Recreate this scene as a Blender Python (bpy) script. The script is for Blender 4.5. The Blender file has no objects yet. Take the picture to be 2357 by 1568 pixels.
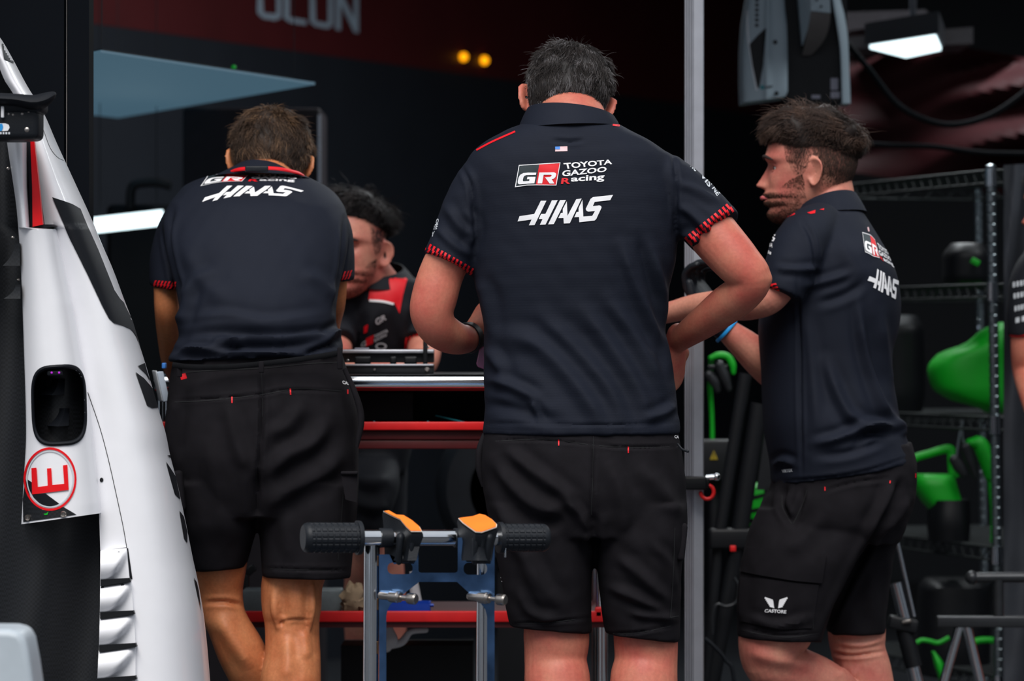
import bpy, bmesh, math, random
import numpy as np
from mathutils import Vector, Matrix, Euler
from mathutils.bvhtree import BVHTree

SC = bpy.context.scene
COL = SC.collection
PI = math.pi
rng = np.random.default_rng(7)
random.seed(7)

# ------------------------------------------------------------------ camera
F, CX, CY, CZ = 10080.0, 1178.5, 784.0, 1.10          # focal length and centre in pixels, eye height in metres
cam = bpy.data.cameras.new('camera')
cam.sensor_fit = 'HORIZONTAL'; cam.sensor_width = 36.0
cam.lens = F / 2357.0 * 36.0
cam.clip_start = 0.5; cam.clip_end = 200
cam.dof.use_dof = True; cam.dof.focus_distance = 8.75; cam.dof.aperture_fstop = 4.2
camo = bpy.data.objects.new('camera', cam); COL.objects.link(camo)
camo.location = (0, 0, CZ); camo.rotation_euler = (PI / 2, 0, 0)
SC.camera = camo
CAM = Vector((0, 0, CZ))

# ------------------------------------------------------------------ daylight and exposure
SC.view_settings.view_transform = 'Standard'; SC.view_settings.look = 'None'
SC.view_settings.exposure = 0.0; SC.view_settings.gamma = 1.0
SC.view_settings.use_curve_mapping = False
wd = bpy.data.worlds.new('overcast_sky'); SC.world = wd; wd.use_nodes = True
nt = wd.node_tree; bg = nt.nodes['Background']
tc = nt.nodes.new('ShaderNodeTexCoord'); sx = nt.nodes.new('ShaderNodeSeparateXYZ'); cr = nt.nodes.new('ShaderNodeValToRGB')
nt.links.new(tc.outputs['Generated'], sx.inputs[0]); nt.links.new(sx.outputs['Z'], cr.inputs[0]); nt.links.new(cr.outputs[0], bg.inputs[0])
cr.color_ramp.elements[0].position = 0.16; cr.color_ramp.elements[0].color = (0.12, 0.13, 0.15, 1)      # buildings across the pit lane
cr.color_ramp.elements[1].position = 0.95; cr.color_ramp.elements[1].color = (1.0, 1.05, 1.12, 1)
ce = cr.color_ramp.elements.new(0.27); ce.color = (0.80, 0.86, 0.95, 1)
# uneven skyline opposite: pale facades and dark openings side by side
mp = nt.nodes.new('ShaderNodeMapping'); mp.inputs['Scale'].default_value = (5.0, 5.0, 0.6); nz0 = nt.nodes.new('ShaderNodeTexNoise'); nz0.inputs['Scale'].default_value = 1.6; nz0.inputs['Detail'].default_value = 1.0
nt.links.new(tc.outputs['Generated'], mp.inputs[0]); nt.links.new(mp.outputs[0], nz0.inputs['Vector'])
r0 = nt.nodes.new('ShaderNodeValToRGB'); r0.color_ramp.elements[0].position = 0.46; r0.color_ramp.elements[0].color = (0.03, 0.033, 0.04, 1); r0.color_ramp.elements[1].position = 0.60; r0.color_ramp.elements[1].color = (0.55, 0.62, 0.72, 1)
nt.links.new(nz0.outputs['Fac'], r0.inputs[0])
r1 = nt.nodes.new('ShaderNodeValToRGB'); r1.color_ramp.elements[0].position = 0.14; r1.color_ramp.elements[1].position = 0.26; nt.links.new(sx.outputs['Z'], r1.inputs[0])
mx0 = nt.nodes.new('ShaderNodeMix'); mx0.data_type = 'RGBA'; nt.links.new(r1.outputs[0], mx0.inputs[0]); nt.links.new(r0.outputs[0], mx0.inputs[6]); nt.links.new(cr.outputs[0], mx0.inputs[7]); nt.links.new(mx0.outputs[2], bg.inputs[0])
bg.inputs[1].default_value = 0.76
sun = bpy.data.lights.new('sun', 'SUN'); sun.energy = 3.1; sun.angle = math.radians(38); sun.color = (1.0, 0.965, 0.93)
suno = bpy.data.objects.new('sun', sun); COL.objects.link(suno)
suno.rotation_euler = Vector((0.10, 1.0, -1.35)).to_track_quat('-Z', 'Y').to_euler()

# ------------------------------------------------------------------ helpers
def P(px, py, Y):
    return Vector(((px - CX) * Y / F, Y, CZ - (py - CY) * Y / F))

def to_px(V):
    V = np.asarray(V)
    return np.stack([CX + V[:, 0] / V[:, 1] * F, CY - (V[:, 2] - CZ) / V[:, 1] * F], 1)

def lin(c):
    o = []
    for v in c[:3]:
        v = v / 255.0
        o.append(v / 12.92 if v <= 0.04045 else ((v + 0.055) / 1.055) ** 2.4)
    return (o[0], o[1], o[2], 1.0)

def mat(name, rgb, rough=0.6, metal=0.0, var=0.12, scale=30.0, bump=0.0, bscale=200.0, spec=0.5, wave=None, emit=None, est=1.0, sss=0.0, coat=0.0, checks=None):
    m = bpy.data.materials.new(name); m.use_nodes = True
    t = m.node_tree; b = t.nodes['Principled BSDF']
    L = t.links.new; N = t.nodes.new
    co = N('ShaderNodeTexCoord')
    base = lin(rgb)
    nz = N('ShaderNodeTexNoise'); nz.inputs['Scale'].default_value = scale; nz.inputs['Detail'].default_value = 4
    L(co.outputs['Object'], nz.inputs['Vector'])
    rp = N('ShaderNodeValToRGB')
    rp.color_ramp.elements[0].position = 0.3; rp.color_ramp.elements[1].position = 0.7
    rp.color_ramp.elements[0].color = tuple(max(0, base[i] * (1 - var)) for i in range(3)) + (1,)
    rp.color_ramp.elements[1].color = tuple(min(1, base[i] * (1 + var)) for i in range(3)) + (1,)
    L(nz.outputs['Fac'], rp.inputs[0])
    colout = rp.outputs[0]
    if checks:
        ck = N('ShaderNodeTexChecker'); ck.inputs['Scale'].default_value = checks[0]
        L(co.outputs['Object'], ck.inputs['Vector'])
        ck.inputs['Color1'].default_value = base; ck.inputs['Color2'].default_value = lin(checks[1])
        colout = ck.outputs['Color']
    L(colout, b.inputs['Base Color'])
    b.inputs['Roughness'].default_value = rough; b.inputs['Metallic'].default_value = metal
    b.inputs['Specular IOR Level'].default_value = spec
    if coat: b.inputs['Coat Weight'].default_value = coat; b.inputs['Coat Roughness'].default_value = 0.06
    if sss:
        b.inputs['Subsurface Weight'].default_value = sss
        b.inputs['Subsurface Radius'].default_value = (1.0, 0.4, 0.2); b.inputs['Subsurface Scale'].default_value = 0.006
    h = None
    if bump:
        n2 = N('ShaderNodeTexNoise'); n2.inputs['Scale'].default_value = bscale; n2.inputs['Detail'].default_value = 3
        L(co.outputs['Object'], n2.inputs['Vector']); h = n2.outputs['Fac']
    if wave:
        wv = N('ShaderNodeTexWave'); wv.wave_type = 'BANDS'; wv.bands_direction = 'Z'
        wv.inputs['Scale'].default_value = wave; wv.inputs['Distortion'].default_value = 0.6; wv.inputs['Detail'].default_value = 1.0
        L(co.outputs['Object'], wv.inputs['Vector'])
        if h is None: h = wv.outputs['Fac']
        else:
            ad = N('ShaderNodeMath'); ad.operation = 'ADD'; L(h, ad.inputs[0]); L(wv.outputs['Fac'], ad.inputs[1]); h = ad.outputs[0]
    if h is not None:
        bp = N('ShaderNodeBump'); bp.inputs['Strength'].default_value = bump or 0.2; bp.inputs['Distance'].default_value = 0.002
        L(h, bp.inputs['Height']); L(bp.outputs[0], b.inputs['Normal'])
    if emit:
        b.inputs['Emission Color'].default_value = lin(emit); b.inputs['Emission Strength'].default_value = est
    return m

def hair_mat(name, dark, mid, light, rough=0.6):
    m = bpy.data.materials.new(name); m.use_nodes = True
    t = m.node_tree; b = t.nodes['Principled BSDF']
    a = t.nodes.new('ShaderNodeAttribute'); a.attribute_name = 'tone'
    rp = t.nodes.new('ShaderNodeValToRGB')
    e = rp.color_ramp.elements
    e[0].position = 0.0; e[0].color = lin(dark); e[1].position = 1.0; e[1].color = lin(light)
    k = e.new(0.55); k.color = lin(mid)
    t.links.new(a.outputs['Fac'], rp.inputs[0]); t.links.new(rp.outputs[0], b.inputs['Base Color'])
    b.inputs['Roughness'].default_value = rough; b.inputs['Specular IOR Level'].default_value = 0.3
    return m

def skin_mat(name, rgb, red, var=0.5):
    m = bpy.data.materials.new(name); m.use_nodes = True
    t = m.node_tree; b = t.nodes['Principled BSDF']; L = t.links.new; N = t.nodes.new
    co = N('ShaderNodeTexCoord')
    n1 = N('ShaderNodeTexNoise'); n1.inputs['Scale'].default_value = 14; n1.inputs['Detail'].default_value = 5
    n2 = N('ShaderNodeTexNoise'); n2.inputs['Scale'].default_value = 160; n2.inputs['Detail'].default_value = 4
    L(co.outputs['Object'], n1.inputs['Vector']); L(co.outputs['Object'], n2.inputs['Vector'])
    r1 = N('ShaderNodeValToRGB'); r1.color_ramp.elements[0].position = 0.35; r1.color_ramp.elements[1].position = 0.68
    r1.color_ramp.elements[0].color = lin(rgb); r1.color_ramp.elements[1].color = lin(red)
    L(n1.outputs['Fac'], r1.inputs[0])
    r2 = N('ShaderNodeValToRGB'); r2.color_ramp.elements[0].position = 0.3; r2.color_ramp.elements[1].position = 0.7
    r2.color_ramp.elements[0].color = (1 - var * .5,) * 3 + (1,); r2.color_ramp.elements[1].color = (1, 1, 1, 1)
    L(n2.outputs['Fac'], r2.inputs[0])
    mx = N('ShaderNodeMix'); mx.data_type = 'RGBA'; mx.blend_type = 'MULTIPLY'; mx.inputs[0].default_value = 1.0
    L(r1.outputs[0], mx.inputs[6]); L(r2.outputs[0], mx.inputs[7]); L(mx.outputs[2], b.inputs['Base Color'])
    b.inputs['Roughness'].default_value = 0.5; b.inputs['Specular IOR Level'].default_value = 0.35
    b.inputs['Subsurface Weight'].default_value = 0.12; b.inputs['Subsurface Radius'].default_value = (1, .35, .2); b.inputs['Subsurface Scale'].default_value = 0.005
    bp = N('ShaderNodeBump'); bp.inputs['Strength'].default_value = 0.25; bp.inputs['Distance'].default_value = 0.001
    L(n2.outputs['Fac'], bp.inputs['Height']); L(bp.outputs[0], b.inputs['Normal'])
    return m

def pchip(xs, ys, x):
    xs = np.asarray(xs, float); ys = np.asarray(ys, float); x = np.asarray(x, float)
    if ys.ndim == 1: ys = ys[:, None]; flat = True
    else: flat = False
    h = np.diff(xs)[:, None]; d = np.diff(ys, axis=0) / h
    m = np.zeros_like(ys); m[0] = d[0]; m[-1] = d[-1]
    if len(xs) > 2:
        w1 = 2 * h[1:] + h[:-1]; w2 = h[1:] + 2 * h[:-1]
        ok = d[:-1] * d[1:] > 0
        with np.errstate(divide='ignore', invalid='ignore'):
            mm = (w1 + w2) / (w1 / d[:-1] + w2 / d[1:])
        m[1:-1] = np.where(ok, mm, 0.0)
    i = np.clip(np.searchsorted(xs, x, side='right') - 1, 0, len(xs) - 2)
    t = ((x - xs[i]) / (xs[i + 1] - xs[i]))[:, None]; hh = h[i]
    r = (ys[i] * (2 * t**3 - 3 * t**2 + 1) + m[i] * hh * (t**3 - 2 * t**2 + t) + ys[i + 1] * (-2 * t**3 + 3 * t**2) + m[i + 1] * hh * (t**3 - t**2))
    return r[:, 0] if flat else r

def catmull(pts, k):
    pts = np.asarray(pts, float); n = len(pts)
    if n == 2: return np.array([pts[0] + (pts[1] - pts[0]) * i / k for i in range(k + 1)])
    ext = np.vstack([2 * pts[0] - pts[1], pts, 2 * pts[-1] - pts[-2]])
    out = []
    for i in range(n - 1):
        p0, p1, p2, p3 = ext[i:i + 4]
        for j in range(k):
            t = j / k
            out.append(0.5 * (2 * p1 + (p2 - p0) * t + (2 * p0 - 5 * p1 + 4 * p2 - p3) * t * t + (3 * p1 - p0 - 3 * p2 + p3) * t**3))
    out.append(pts[-1])
    return np.array(out)

class MB:
    """collects shapes that become one mesh"""
    def __init__(s): s.v = []; s.f = []; s.m = []; s.cur = 0
    def add(s, verts, faces):
        o = len(s.v); s.v.extend([tuple(map(float, p)) for p in verts])
        for f in faces: s.f.append(tuple(i + o for i in f)); s.m.append(s.cur)
        return s
    def rings(s, rings, cap=True, closed=True):
        n = len(rings[0]); vs = [p for r in rings for p in r]; fs = []
        for i in range(len(rings) - 1):
            for j in range(n if closed else n - 1):
                k = (j + 1) % n
                fs.append((i * n + j, i * n + k, (i + 1) * n + k, (i + 1) * n + j))
        if cap:
            vs.append(np.mean(rings[0], axis=0)); c = len(vs) - 1
            fs += [(c, (j + 1) % n, j) for j in range(n)]
            vs.append(np.mean(rings[-1], axis=0)); c = len(vs) - 1; b = (len(rings) - 1) * n
            fs += [(c, b + j, b + (j + 1) % n) for j in range(n)]
        return s.add(vs, fs)
    def box(s, c, size, rot=None):
        c = Vector(c); R = Euler(rot).to_matrix() if rot is not None and not isinstance(rot, Matrix) else (rot or Matrix.Identity(3))
        pts = [c + R @ Vector((sx * size[0] / 2, sy * size[1] / 2, sz * size[2] / 2)) for sz in (-1, 1) for sy in (-1, 1) for sx in (-1, 1)]
        return s.add(pts, [(0, 2, 3, 1), (4, 5, 7, 6), (0, 1, 5, 4), (2, 6, 7, 3), (0, 4, 6, 2), (1, 3, 7, 5)])
    def rbox(s, c, size, r=0.005, rot=None, seg=3):
        bm = bmesh.new(); bmesh.ops.create_cube(bm, size=1.0)
        bmesh.ops.scale(bm, vec=Vector(size), verts=bm.verts)
        bmesh.ops.bevel(bm, geom=bm.edges[:], offset=min(r, min(size) * .45), segments=seg, affect='EDGES', profile=0.5)
        R = Euler(rot).to_matrix() if rot is not None and not isinstance(rot, Matrix) else (rot or Matrix.Identity(3))
        bm.verts.index_update()
        vs = [Vector(c) + R @ v.co for v in bm.verts]; fs = [[v.index for v in f.verts] for f in bm.faces]
        bm.free(); return s.add(vs, fs)
    def tube(s, pts, radii, n=16, k=6, flat=None, round_ends=False, up=None):
        pts = np.array([list(p) for p in pts], float)
        if np.isscalar(radii): radii = [radii] * len(pts)
        r4 = np.array([[a, a] if np.isscalar(a) else list(a) for a in radii], float)
        q = catmull(np.hstack([pts, r4]), k); p = q[:, :3]; r = np.maximum(q[:, 3:], 1e-5)
        T = np.gradient(p, axis=0); T /= np.linalg.norm(T, axis=1)[:, None] + 1e-12
        u = np.array(up if up is not None else (0, -1, 0), float)
        if abs(np.dot(u, T[0])) > .9: u = np.array((1.0, 0, 0))
        rings = []; a = np.linspace(0, 2 * PI, n, endpoint=False)
        frames = []
        for i in range(len(p)):
            u = u - np.dot(u, T[i]) * T[i]; u /= np.linalg.norm(u); w = np.cross(T[i], u); frames.append((u.copy(), w))
        def ring(i, off, sc):
            u, w = frames[i]
            return p[i] + T[i] * off + sc * (r[i, 1] * np.cos(a)[:, None] * u + r[i, 0] * np.sin(a)[:, None] * w)
        if round_ends:
            for t in (80, 60, 40, 20): rings.append(ring(0, -r[0].mean() * math.sin(math.radians(t)), math.cos(math.radians(t))))
        rings += [ring(i, 0, 1) for i in range(len(p))]
        if round_ends:
            for t in (20, 40, 60, 80): rings.append(ring(-1, r[-1].mean() * math.sin(math.radians(t)), math.cos(math.radians(t))))
        return s.rings(rings)
    def cyl(s, a, b, r, n=20, r2=None):
        return s.tube([a, b], [r, r if r2 is None else r2], n=n, k=1)
    def lathe(s, o, axis, prof, n=24):
        ax = Vector(axis).normalized(); u = ax.orthogonal().normalized(); w = ax.cross(u); o = Vector(o)
        an = [2 * PI * i / n for i in range(n)]
        return s.rings([[tuple(o + ax * h + (u * math.cos(t) + w * math.sin(t)) * max(r, 1e-5)) for t in an] for h, r in prof])
    def prism(s, poly, ext):
        ext = Vector(ext); n = len(poly); a = [Vector(p) for p in poly]
        vs = a + [p + ext for p in a]
        return s.add(vs, [tuple(range(n))[::-1], tuple(range(n, 2 * n))] + [(i, (i + 1) % n, n + (i + 1) % n, n + i) for i in range(n)])
    def ball(s, c, r, n=16):
        r = (r, r, r) if np.isscalar(r) else r
        an = np.linspace(0, 2 * PI, n, endpoint=False); rings = []
        for t in np.linspace(-PI / 2 + .08, PI / 2 - .08, n // 2 + 2):
            rings.append(np.stack([c[0] + r[0] * math.cos(t) * np.cos(an), c[1] + r[1] * math.cos(t) * np.sin(an), np.full(n, c[2] + r[2] * math.sin(t))], 1))
        return s.rings(rings)
    def out(s, name, mats, parent=None, smooth=True, origin=None):
        return mk(name, np.array(s.v), s.f, mats, parent, smooth, origin, s.m)

def wloc(o):
    l = Vector((0, 0, 0))
    while o is not None: l += o.location; o = o.parent
    return l

def mk(name, V, faces, mats, parent=None, smooth=True, origin=None, midx=None):
    V = np.asarray(V, float)
    if parent is not None: base = wloc(parent); loc = Vector((0, 0, 0))
    else:
        if origin is None: origin = ((V[:, 0].min() + V[:, 0].max()) / 2, (V[:, 1].min() + V[:, 1].max()) / 2, V[:, 2].min())
        base = Vector(origin); loc = base
    me = bpy.data.meshes.new(name)
    me.from_pydata((V - np.array(base)).tolist(), [], [tuple(map(int, f)) for f in faces])
    for m in (mats if isinstance(mats, (list, tuple)) else [mats]): me.materials.append(m)
    if midx is not None: me.polygons.foreach_set('material_index', np.array(midx, dtype=np.int32))
    bm = bmesh.new(); bm.from_mesh(me); bmesh.ops.recalc_face_normals(bm, faces=bm.faces); bm.to_mesh(me); bm.free()
    if smooth:
        me.polygons.foreach_set('use_smooth', np.ones(len(me.polygons), dtype=bool))
        try: me.set_sharp_from_angle(angle=math.radians(smooth if smooth is not True else 40))
        except Exception: pass
    me.update()
    o = bpy.data.objects.new(name, me); COL.objects.link(o); o.location = loc
    if parent is not None: o.parent = parent
    return o

def tag(o, label, cat=None, group=None, kind=None):
    if label: o['label'] = label
    if cat: o['category'] = cat
    if group: o['group'] = group
    if kind: o['kind'] = kind
    return o

def thing(name, label, cat, loc, group=None):
    o = bpy.data.objects.new(name, None); COL.objects.link(o); o.location = loc; o.empty_display_size = 0.05
    return tag(o, label, cat, group)

def remesh(mb, voxel, smooth=3, lam=0.5):
    """one continuous skin around all shapes collected in mb"""
    me = bpy.data.meshes.new('union'); me.from_pydata(mb.v, [], mb.f); me.update()
    bm = bmesh.new(); bm.from_mesh(me); bmesh.ops.recalc_face_normals(bm, faces=bm.faces); bm.to_mesh(me); bm.free()
    o = bpy.data.objects.new('union', me); COL.objects.link(o)
    md = o.modifiers.new('r', 'REMESH'); md.mode = 'VOXEL'; md.voxel_size = voxel
    dg = bpy.context.evaluated_depsgraph_get(); ev = o.evaluated_get(dg); m2 = ev.to_mesh()
    V = np.empty(len(m2.vertices) * 3); m2.vertices.foreach_get('co', V); V = V.reshape(-1, 3)
    E = np.empty(len(m2.edges) * 2, dtype=np.int32); m2.edges.foreach_get('vertices', E); E = E.reshape(-1, 2)
    faces = [tuple(p.vertices) for p in m2.polygons]
    ev.to_mesh_clear(); bpy.data.objects.remove(o); bpy.data.meshes.remove(me)
    V = relax(V, E, smooth, lam)
    return V, faces, E

def relax(V, E, it, lam=0.5):
    n = len(V); deg = np.bincount(E.ravel(), minlength=n).astype(float)[:, None] + 1e-9
    for _ in range(it):
        S = np.zeros_like(V)
        for c in range(3):
            S[:, c] = np.bincount(E[:, 0], V[E[:, 1], c], n) + np.bincount(E[:, 1], V[E[:, 0], c], n)
        V = V + lam * (S / deg - V)
    return V

def vnormals(V, faces):
    tri = np.array([(f[0], f[1], f[2]) for f in faces] + [(f[0], f[2], f[3]) for f in faces if len(f) == 4])
    fn = np.cross(V[tri[:, 1]] - V[tri[:, 0]], V[tri[:, 2]] - V[tri[:, 0]])
    N = np.zeros_like(V)
    for i in range(3):
        for c in range(3): N[:, c] += np.bincount(tri[:, i], fn[:, c], len(V))
    N /= np.linalg.norm(N, axis=1)[:, None] + 1e-12
    # outward
    ctr = V.mean(0)
    if np.sum(N * (V - ctr)) < 0: N = -N
    return N

def folds(V, faces, strokes, noise=0.0015):
    """cloth creases: every stroke is a line on the camera side of the garment, raised (+) or sunk (-) in metres"""
    N = vnormals(V, faces); px = to_px(V); D = np.zeros(len(V))
    face = np.clip(-N[:, 1] * 3 + 0.3, 0, 1)
    for pts, amp, sig in strokes:
        amp = amp * 1.4
        q = catmull(np.array(pts, float), 6); best = np.full(len(V), 1e9); tt = np.zeros(len(V)); n = len(q) - 1
        for i in range(n):
            a, b = q[i], q[i + 1]; ab = b - a; l2 = ab @ ab + 1e-9
            t = np.clip(((px - a) @ ab) / l2, 0, 1)
            d = np.linalg.norm(px - (a + t[:, None] * ab), axis=1)
            up = d < best; best = np.where(up, d, best); tt = np.where(up, (i + t) / n, tt)
        env = np.minimum(1, np.minimum(tt, 1 - tt) * 4 + 0.15)
        g = np.exp(-(best / sig) ** 2) - 0.45 * np.exp(-((best - 2.1 * sig) / (1.1 * sig)) ** 2)
        D += amp * g * env * face
    if noise:
        s = 0
        for k in range(7):
            w = rng.normal(size=3) * (18 + 10 * k); s = s + np.sin(V @ w + rng.uniform(0, 6)) / (1 + .4 * k)
        D += noise * s / 2
    return V + N * D[:, None]

def row_rings(rows, n=56, shrink=0.0, step=9, e=2.3, grow=0.0):
    """horizontal rings from silhouette rows (py, left px, right px, depth, half thickness[, slope])"""
    R = np.array([list(r) + [0] * (6 - len(r)) for r in rows], float)
    k = max(2, int((R[-1, 0] - R[0, 0]) / step)); y = np.linspace(R[0, 0], R[-1, 0], k + 1)
    Q = pchip(R[:, 0], R[:, 1:], y); a = np.linspace(0, 2 * PI, n, endpoint=False); out = []
    ca, sa = np.cos(a), np.sin(a)
    ex = np.sign(ca) * np.abs(ca) ** (2 / e); ey = np.sign(sa) * np.abs(sa) ** (2 / e)
    for yy, (xl, xr, Y, hd, sl) in zip(y, Q):
        s = Y / F; cx = ((xl + xr) / 2 - CX) * s; rx = max((xr - xl) / 2 * s - shrink + grow, .003); rd = max(hd - shrink + grow, .003)
        z = CZ - (yy + sl * ex - CY) * s
        out.append(np.stack([cx + rx * ex, Y + rd * ey, z * np.ones(n)], 1))
    return out

def limb(mb, pts, n=20, k=6, round_ends=True, flat=1.0):
    """tapered limb through (px, py, depth, radius px)"""
    mb.tube([P(a, b, c) for a, b, c, r in pts], [(r * c / F, r * c / F * flat) for a, b, c, r in pts], n=n, k=k, round_ends=round_ends)

# ---- flat prints that lie on a surface
def tri2d(poly, maxlen):
    bm = bmesh.new(); vs = [bm.verts.new((p[0], p[1], 0)) for p in poly]; fc = bm.faces.new(vs); fc.normal_update()
    bmesh.ops.triangulate(bm, faces=bm.faces[:])
    return sub2d(bm, maxlen)

def sub2d(bm, maxlen):
    for _ in range(8):
        es = [e for e in bm.edges if e.calc_length() > maxlen]
        if not es: break
        bmesh.ops.subdivide_edges(bm, edges=es, cuts=1)
        bmesh.ops.triangulate(bm, faces=[f for f in bm.faces if len(f.verts) > 3])
    bm.verts.index_update()
    V = [(v.co.x, v.co.y) for v in bm.verts]; Fc = [tuple(v.index for v in f.verts) for f in bm.faces]; bm.free()
    return V, Fc

def stick(parts, bvh, off, depth=None):
    """drop 2-D shapes (given in photo pixels) on the surface; returns an MB"""
    mb = MB()
    for V, Fc in parts:
        W = []; ok = []
        for (x, y) in V:
            d = (P(x, y, 1.0) - CAM).normalized(); h = bvh.ray_cast(CAM, d)
            if h[0] is None: W.append(Vector((0, 0, 0))); ok.append(False); continue
            n = h[1] if h[1].dot(d) < 0 else -h[1]
            W.append(h[0] + (n * 0.55 - d * 0.45) * off); ok.append(True)
        fs = []
        for f in Fc:
            if not all(ok[i] for i in f): continue
            ys = [W[i].y for i in f]
            if max(ys) - min(ys) > 0.06: continue
            fs.append(f)
        used = sorted({i for f in fs for i in f}); re = {i: k for k, i in enumerate(used)}
        mb.add([W[i] for i in used], [tuple(re[i] for i in f) for f in fs])
    return mb

def text_parts(body, quad, maxlen=6, weight=0.028, tmap=None):
    cu = bpy.data.curves.new('t', 'FONT'); cu.body = body; cu.offset = weight; cu.resolution_u = 3
    o = bpy.data.objects.new('t', cu); COL.objects.link(o)
    dg = bpy.context.evaluated_depsgraph_get(); me = bpy.data.meshes.new_from_object(o.evaluated_get(dg))
    bm = bmesh.new(); bm.from_mesh(me)
    xs = [v.co.x for v in bm.verts]; ys = [v.co.y for v in bm.verts]; x0, x1, y0, y1 = min(xs), max(xs), min(ys), max(ys)
    tl, tr, br, bl = [np.array(q, float) for q in quad]
    for v in bm.verts:
        u = (v.co.x - x0) / (x1 - x0); w = (v.co.y - y0) / (y1 - y0)
        p = (tl * (1 - u) + tr * u) * w + (bl * (1 - u) + br * u) * (1 - w)
        if tmap is not None: p = tmap(p[None])[0]
        v.co = (p[0], p[1], 0)
    bmesh.ops.triangulate(bm, faces=bm.faces[:])
    r = sub2d(bm, maxlen)
    bpy.data.objects.remove(o); bpy.data.curves.remove(cu); bpy.data.meshes.remove(me)
    return r

def tps(src, dst):
    src = np.asarray(src, float); dst = np.asarray(dst, float); mu = src.mean(0); sc = src.std()
    S = (src - mu) / sc; n = len(S)
    def U(r2): return np.where(r2 > 0, r2 * np.log(r2 + 1e-12), 0)
    K = U(((S[:, None] - S[None]) ** 2).sum(-1)) + 1e-4 * np.eye(n); Pm = np.hstack([np.ones((n, 1)), S])
    A = np.block([[K, Pm], [Pm.T, np.zeros((3, 3))]]); W = np.linalg.solve(A, np.vstack([dst, np.zeros((3, 2))]))
    def f(p):
        p = (np.asarray(p, float) - mu) / sc
        return U(((p[:, None] - S[None]) ** 2).sum(-1)) @ W[:n] + np.hstack([np.ones((len(p), 1)), p]) @ W[n:]
    return f

def strip2d(pts, w):
    """ribbon of width w along a pixel polyline, as (verts, faces)"""
    q = catmull(np.array(pts, float), 5); T = np.gradient(q, axis=0); T /= np.linalg.norm(T, axis=1)[:, None]
    N = np.stack([-T[:, 1], T[:, 0]], 1) * w / 2
    V = np.vstack([q + N, q - N]); n = len(q)
    return [tuple(v) for v in V], [(i, i + 1, n + i + 1, n + i) for i in range(n - 1)]

def ellipse2d(cx, cy, rx, ry, rix=0, riy=0, n=48):
    a = np.linspace(0, 2 * PI, n, endpoint=False)
    o = [(cx + rx * math.cos(t), cy + ry * math.sin(t)) for t in a]
    if not rix: return tri2d(o, 8)
    i = [(cx + rix * math.cos(t), cy + riy * math.sin(t)) for t in a]
    return o + i, [(k, (k + 1) % n, n + (k + 1) % n, n + k) for k in range(n)]

# ------------------------------------------------------------------ materials
M_navy = mat('navy_knit', (20, 25, 38), 0.75, var=0.10, scale=6, bump=0.25, bscale=900, wave=260, spec=0.22)
M_navy_dark = mat('black_knit', (23, 25, 32), 0.75, var=0.10, scale=6, bump=0.2, bscale=900, wave=260, spec=0.25)
M_shorts = mat('black_cotton', (23, 21, 25), 0.85, var=0.14, scale=40, bump=0.2, bscale=1200, spec=0.15)
M_white = mat('white_print', (247, 247, 250), 0.6, var=0.02)
M_red = mat('red_print', (226, 8, 28), 0.6, var=0.05)
M_dkprint = mat('slate_print', (33, 46, 52), 0.6, var=0.05)
M_bluep = mat('blue_print', (60, 130, 215), 0.6, var=0.05)
M_pinkp = mat('pale_stripe_print', (240, 196, 200), 0.6, var=0.05)
M_grey_print = mat('grey_print', (205, 210, 216), 0.6, var=0.05)
M_lightblue = mat('blue_rubber', (30, 150, 225), 0.5, var=0.05)
M_black_rubber = mat('black_rubber', (22, 26, 32), 0.5, var=0.15, bump=0.15, bscale=300, spec=.3)
M_black = mat('black_plastic', (14, 16, 20), 0.5, var=0.15, spec=.3)
M_dark = mat('dark_cloth', (16, 17, 20), 0.85, var=0.2, spec=.1)
M_seam = mat('seam_thread', (13, 14, 18), 0.9, var=0.1)
M_chrome = mat('chrome', (205, 208, 212), 0.12, 1.0, var=0.03, bump=0.02, bscale=40)
M_alu = mat('brushed_aluminium', (196, 198, 206), 0.42, 0.75, var=0.05)
M_steel = mat('reflection_tinted_steel', (84, 116, 158), 0.17, 1.0, var=0.5, scale=16, bump=0.05, bscale=12)  # blue of the reflected sky is put into the base colour
M_pin = mat('nickel', (180, 172, 165), 0.28, 1.0, var=0.05)
M_weld = mat('weld_bead', (120, 92, 70), 0.4, 0.9, var=0.3)
M_orange = mat('orange_rubber', (255, 128, 28), 0.6, var=0.06, bump=0.1)
M_wht_edge = mat('pale_edge', (225, 215, 200), 0.6)
M_carw = mat('white_car_paint', (243, 243, 247), 0.3, var=0.01, coat=0.3)
M_carb = mat('black_car_paint', (18, 21, 27), 0.6, var=0.05, spec=.2)
M_carred = mat('red_car_paint', (235, 10, 22), 0.35, var=0.05)
M_carbon = mat('carbon_fibre', (13, 15, 18), 0.45, checks=(220.0, (24, 26, 30)))
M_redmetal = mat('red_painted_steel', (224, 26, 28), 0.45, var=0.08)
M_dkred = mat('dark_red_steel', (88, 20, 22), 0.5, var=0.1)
M_skin_c = skin_mat('ruddy_skin', (206, 130, 106), (194, 98, 84), 0.28)
M_skin_l = skin_mat('tanned_skin', (212, 138, 92), (196, 112, 70), 0.35)
M_skin_r = skin_mat('fair_skin', (214, 146, 124), (198, 110, 98), 0.30)
M_purple = mat('purple_light', (170, 30, 190), 0.4, emit=(150, 30, 170), est=.8)
M_brow = mat('brow_hair', (40, 28, 25), 0.8, var=0.3, scale=300)
M_lip = mat('lip', (190, 95, 95), 0.45, var=0.1)
M_eye = mat('eye_white', (220, 215, 210), 0.2)
M_iris = mat('iris', (40, 34, 30), 0.2)
H_grey = hair_mat('salt_and_pepper_hair', (20, 19, 21), (58, 52, 50), (178, 176, 180))
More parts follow.
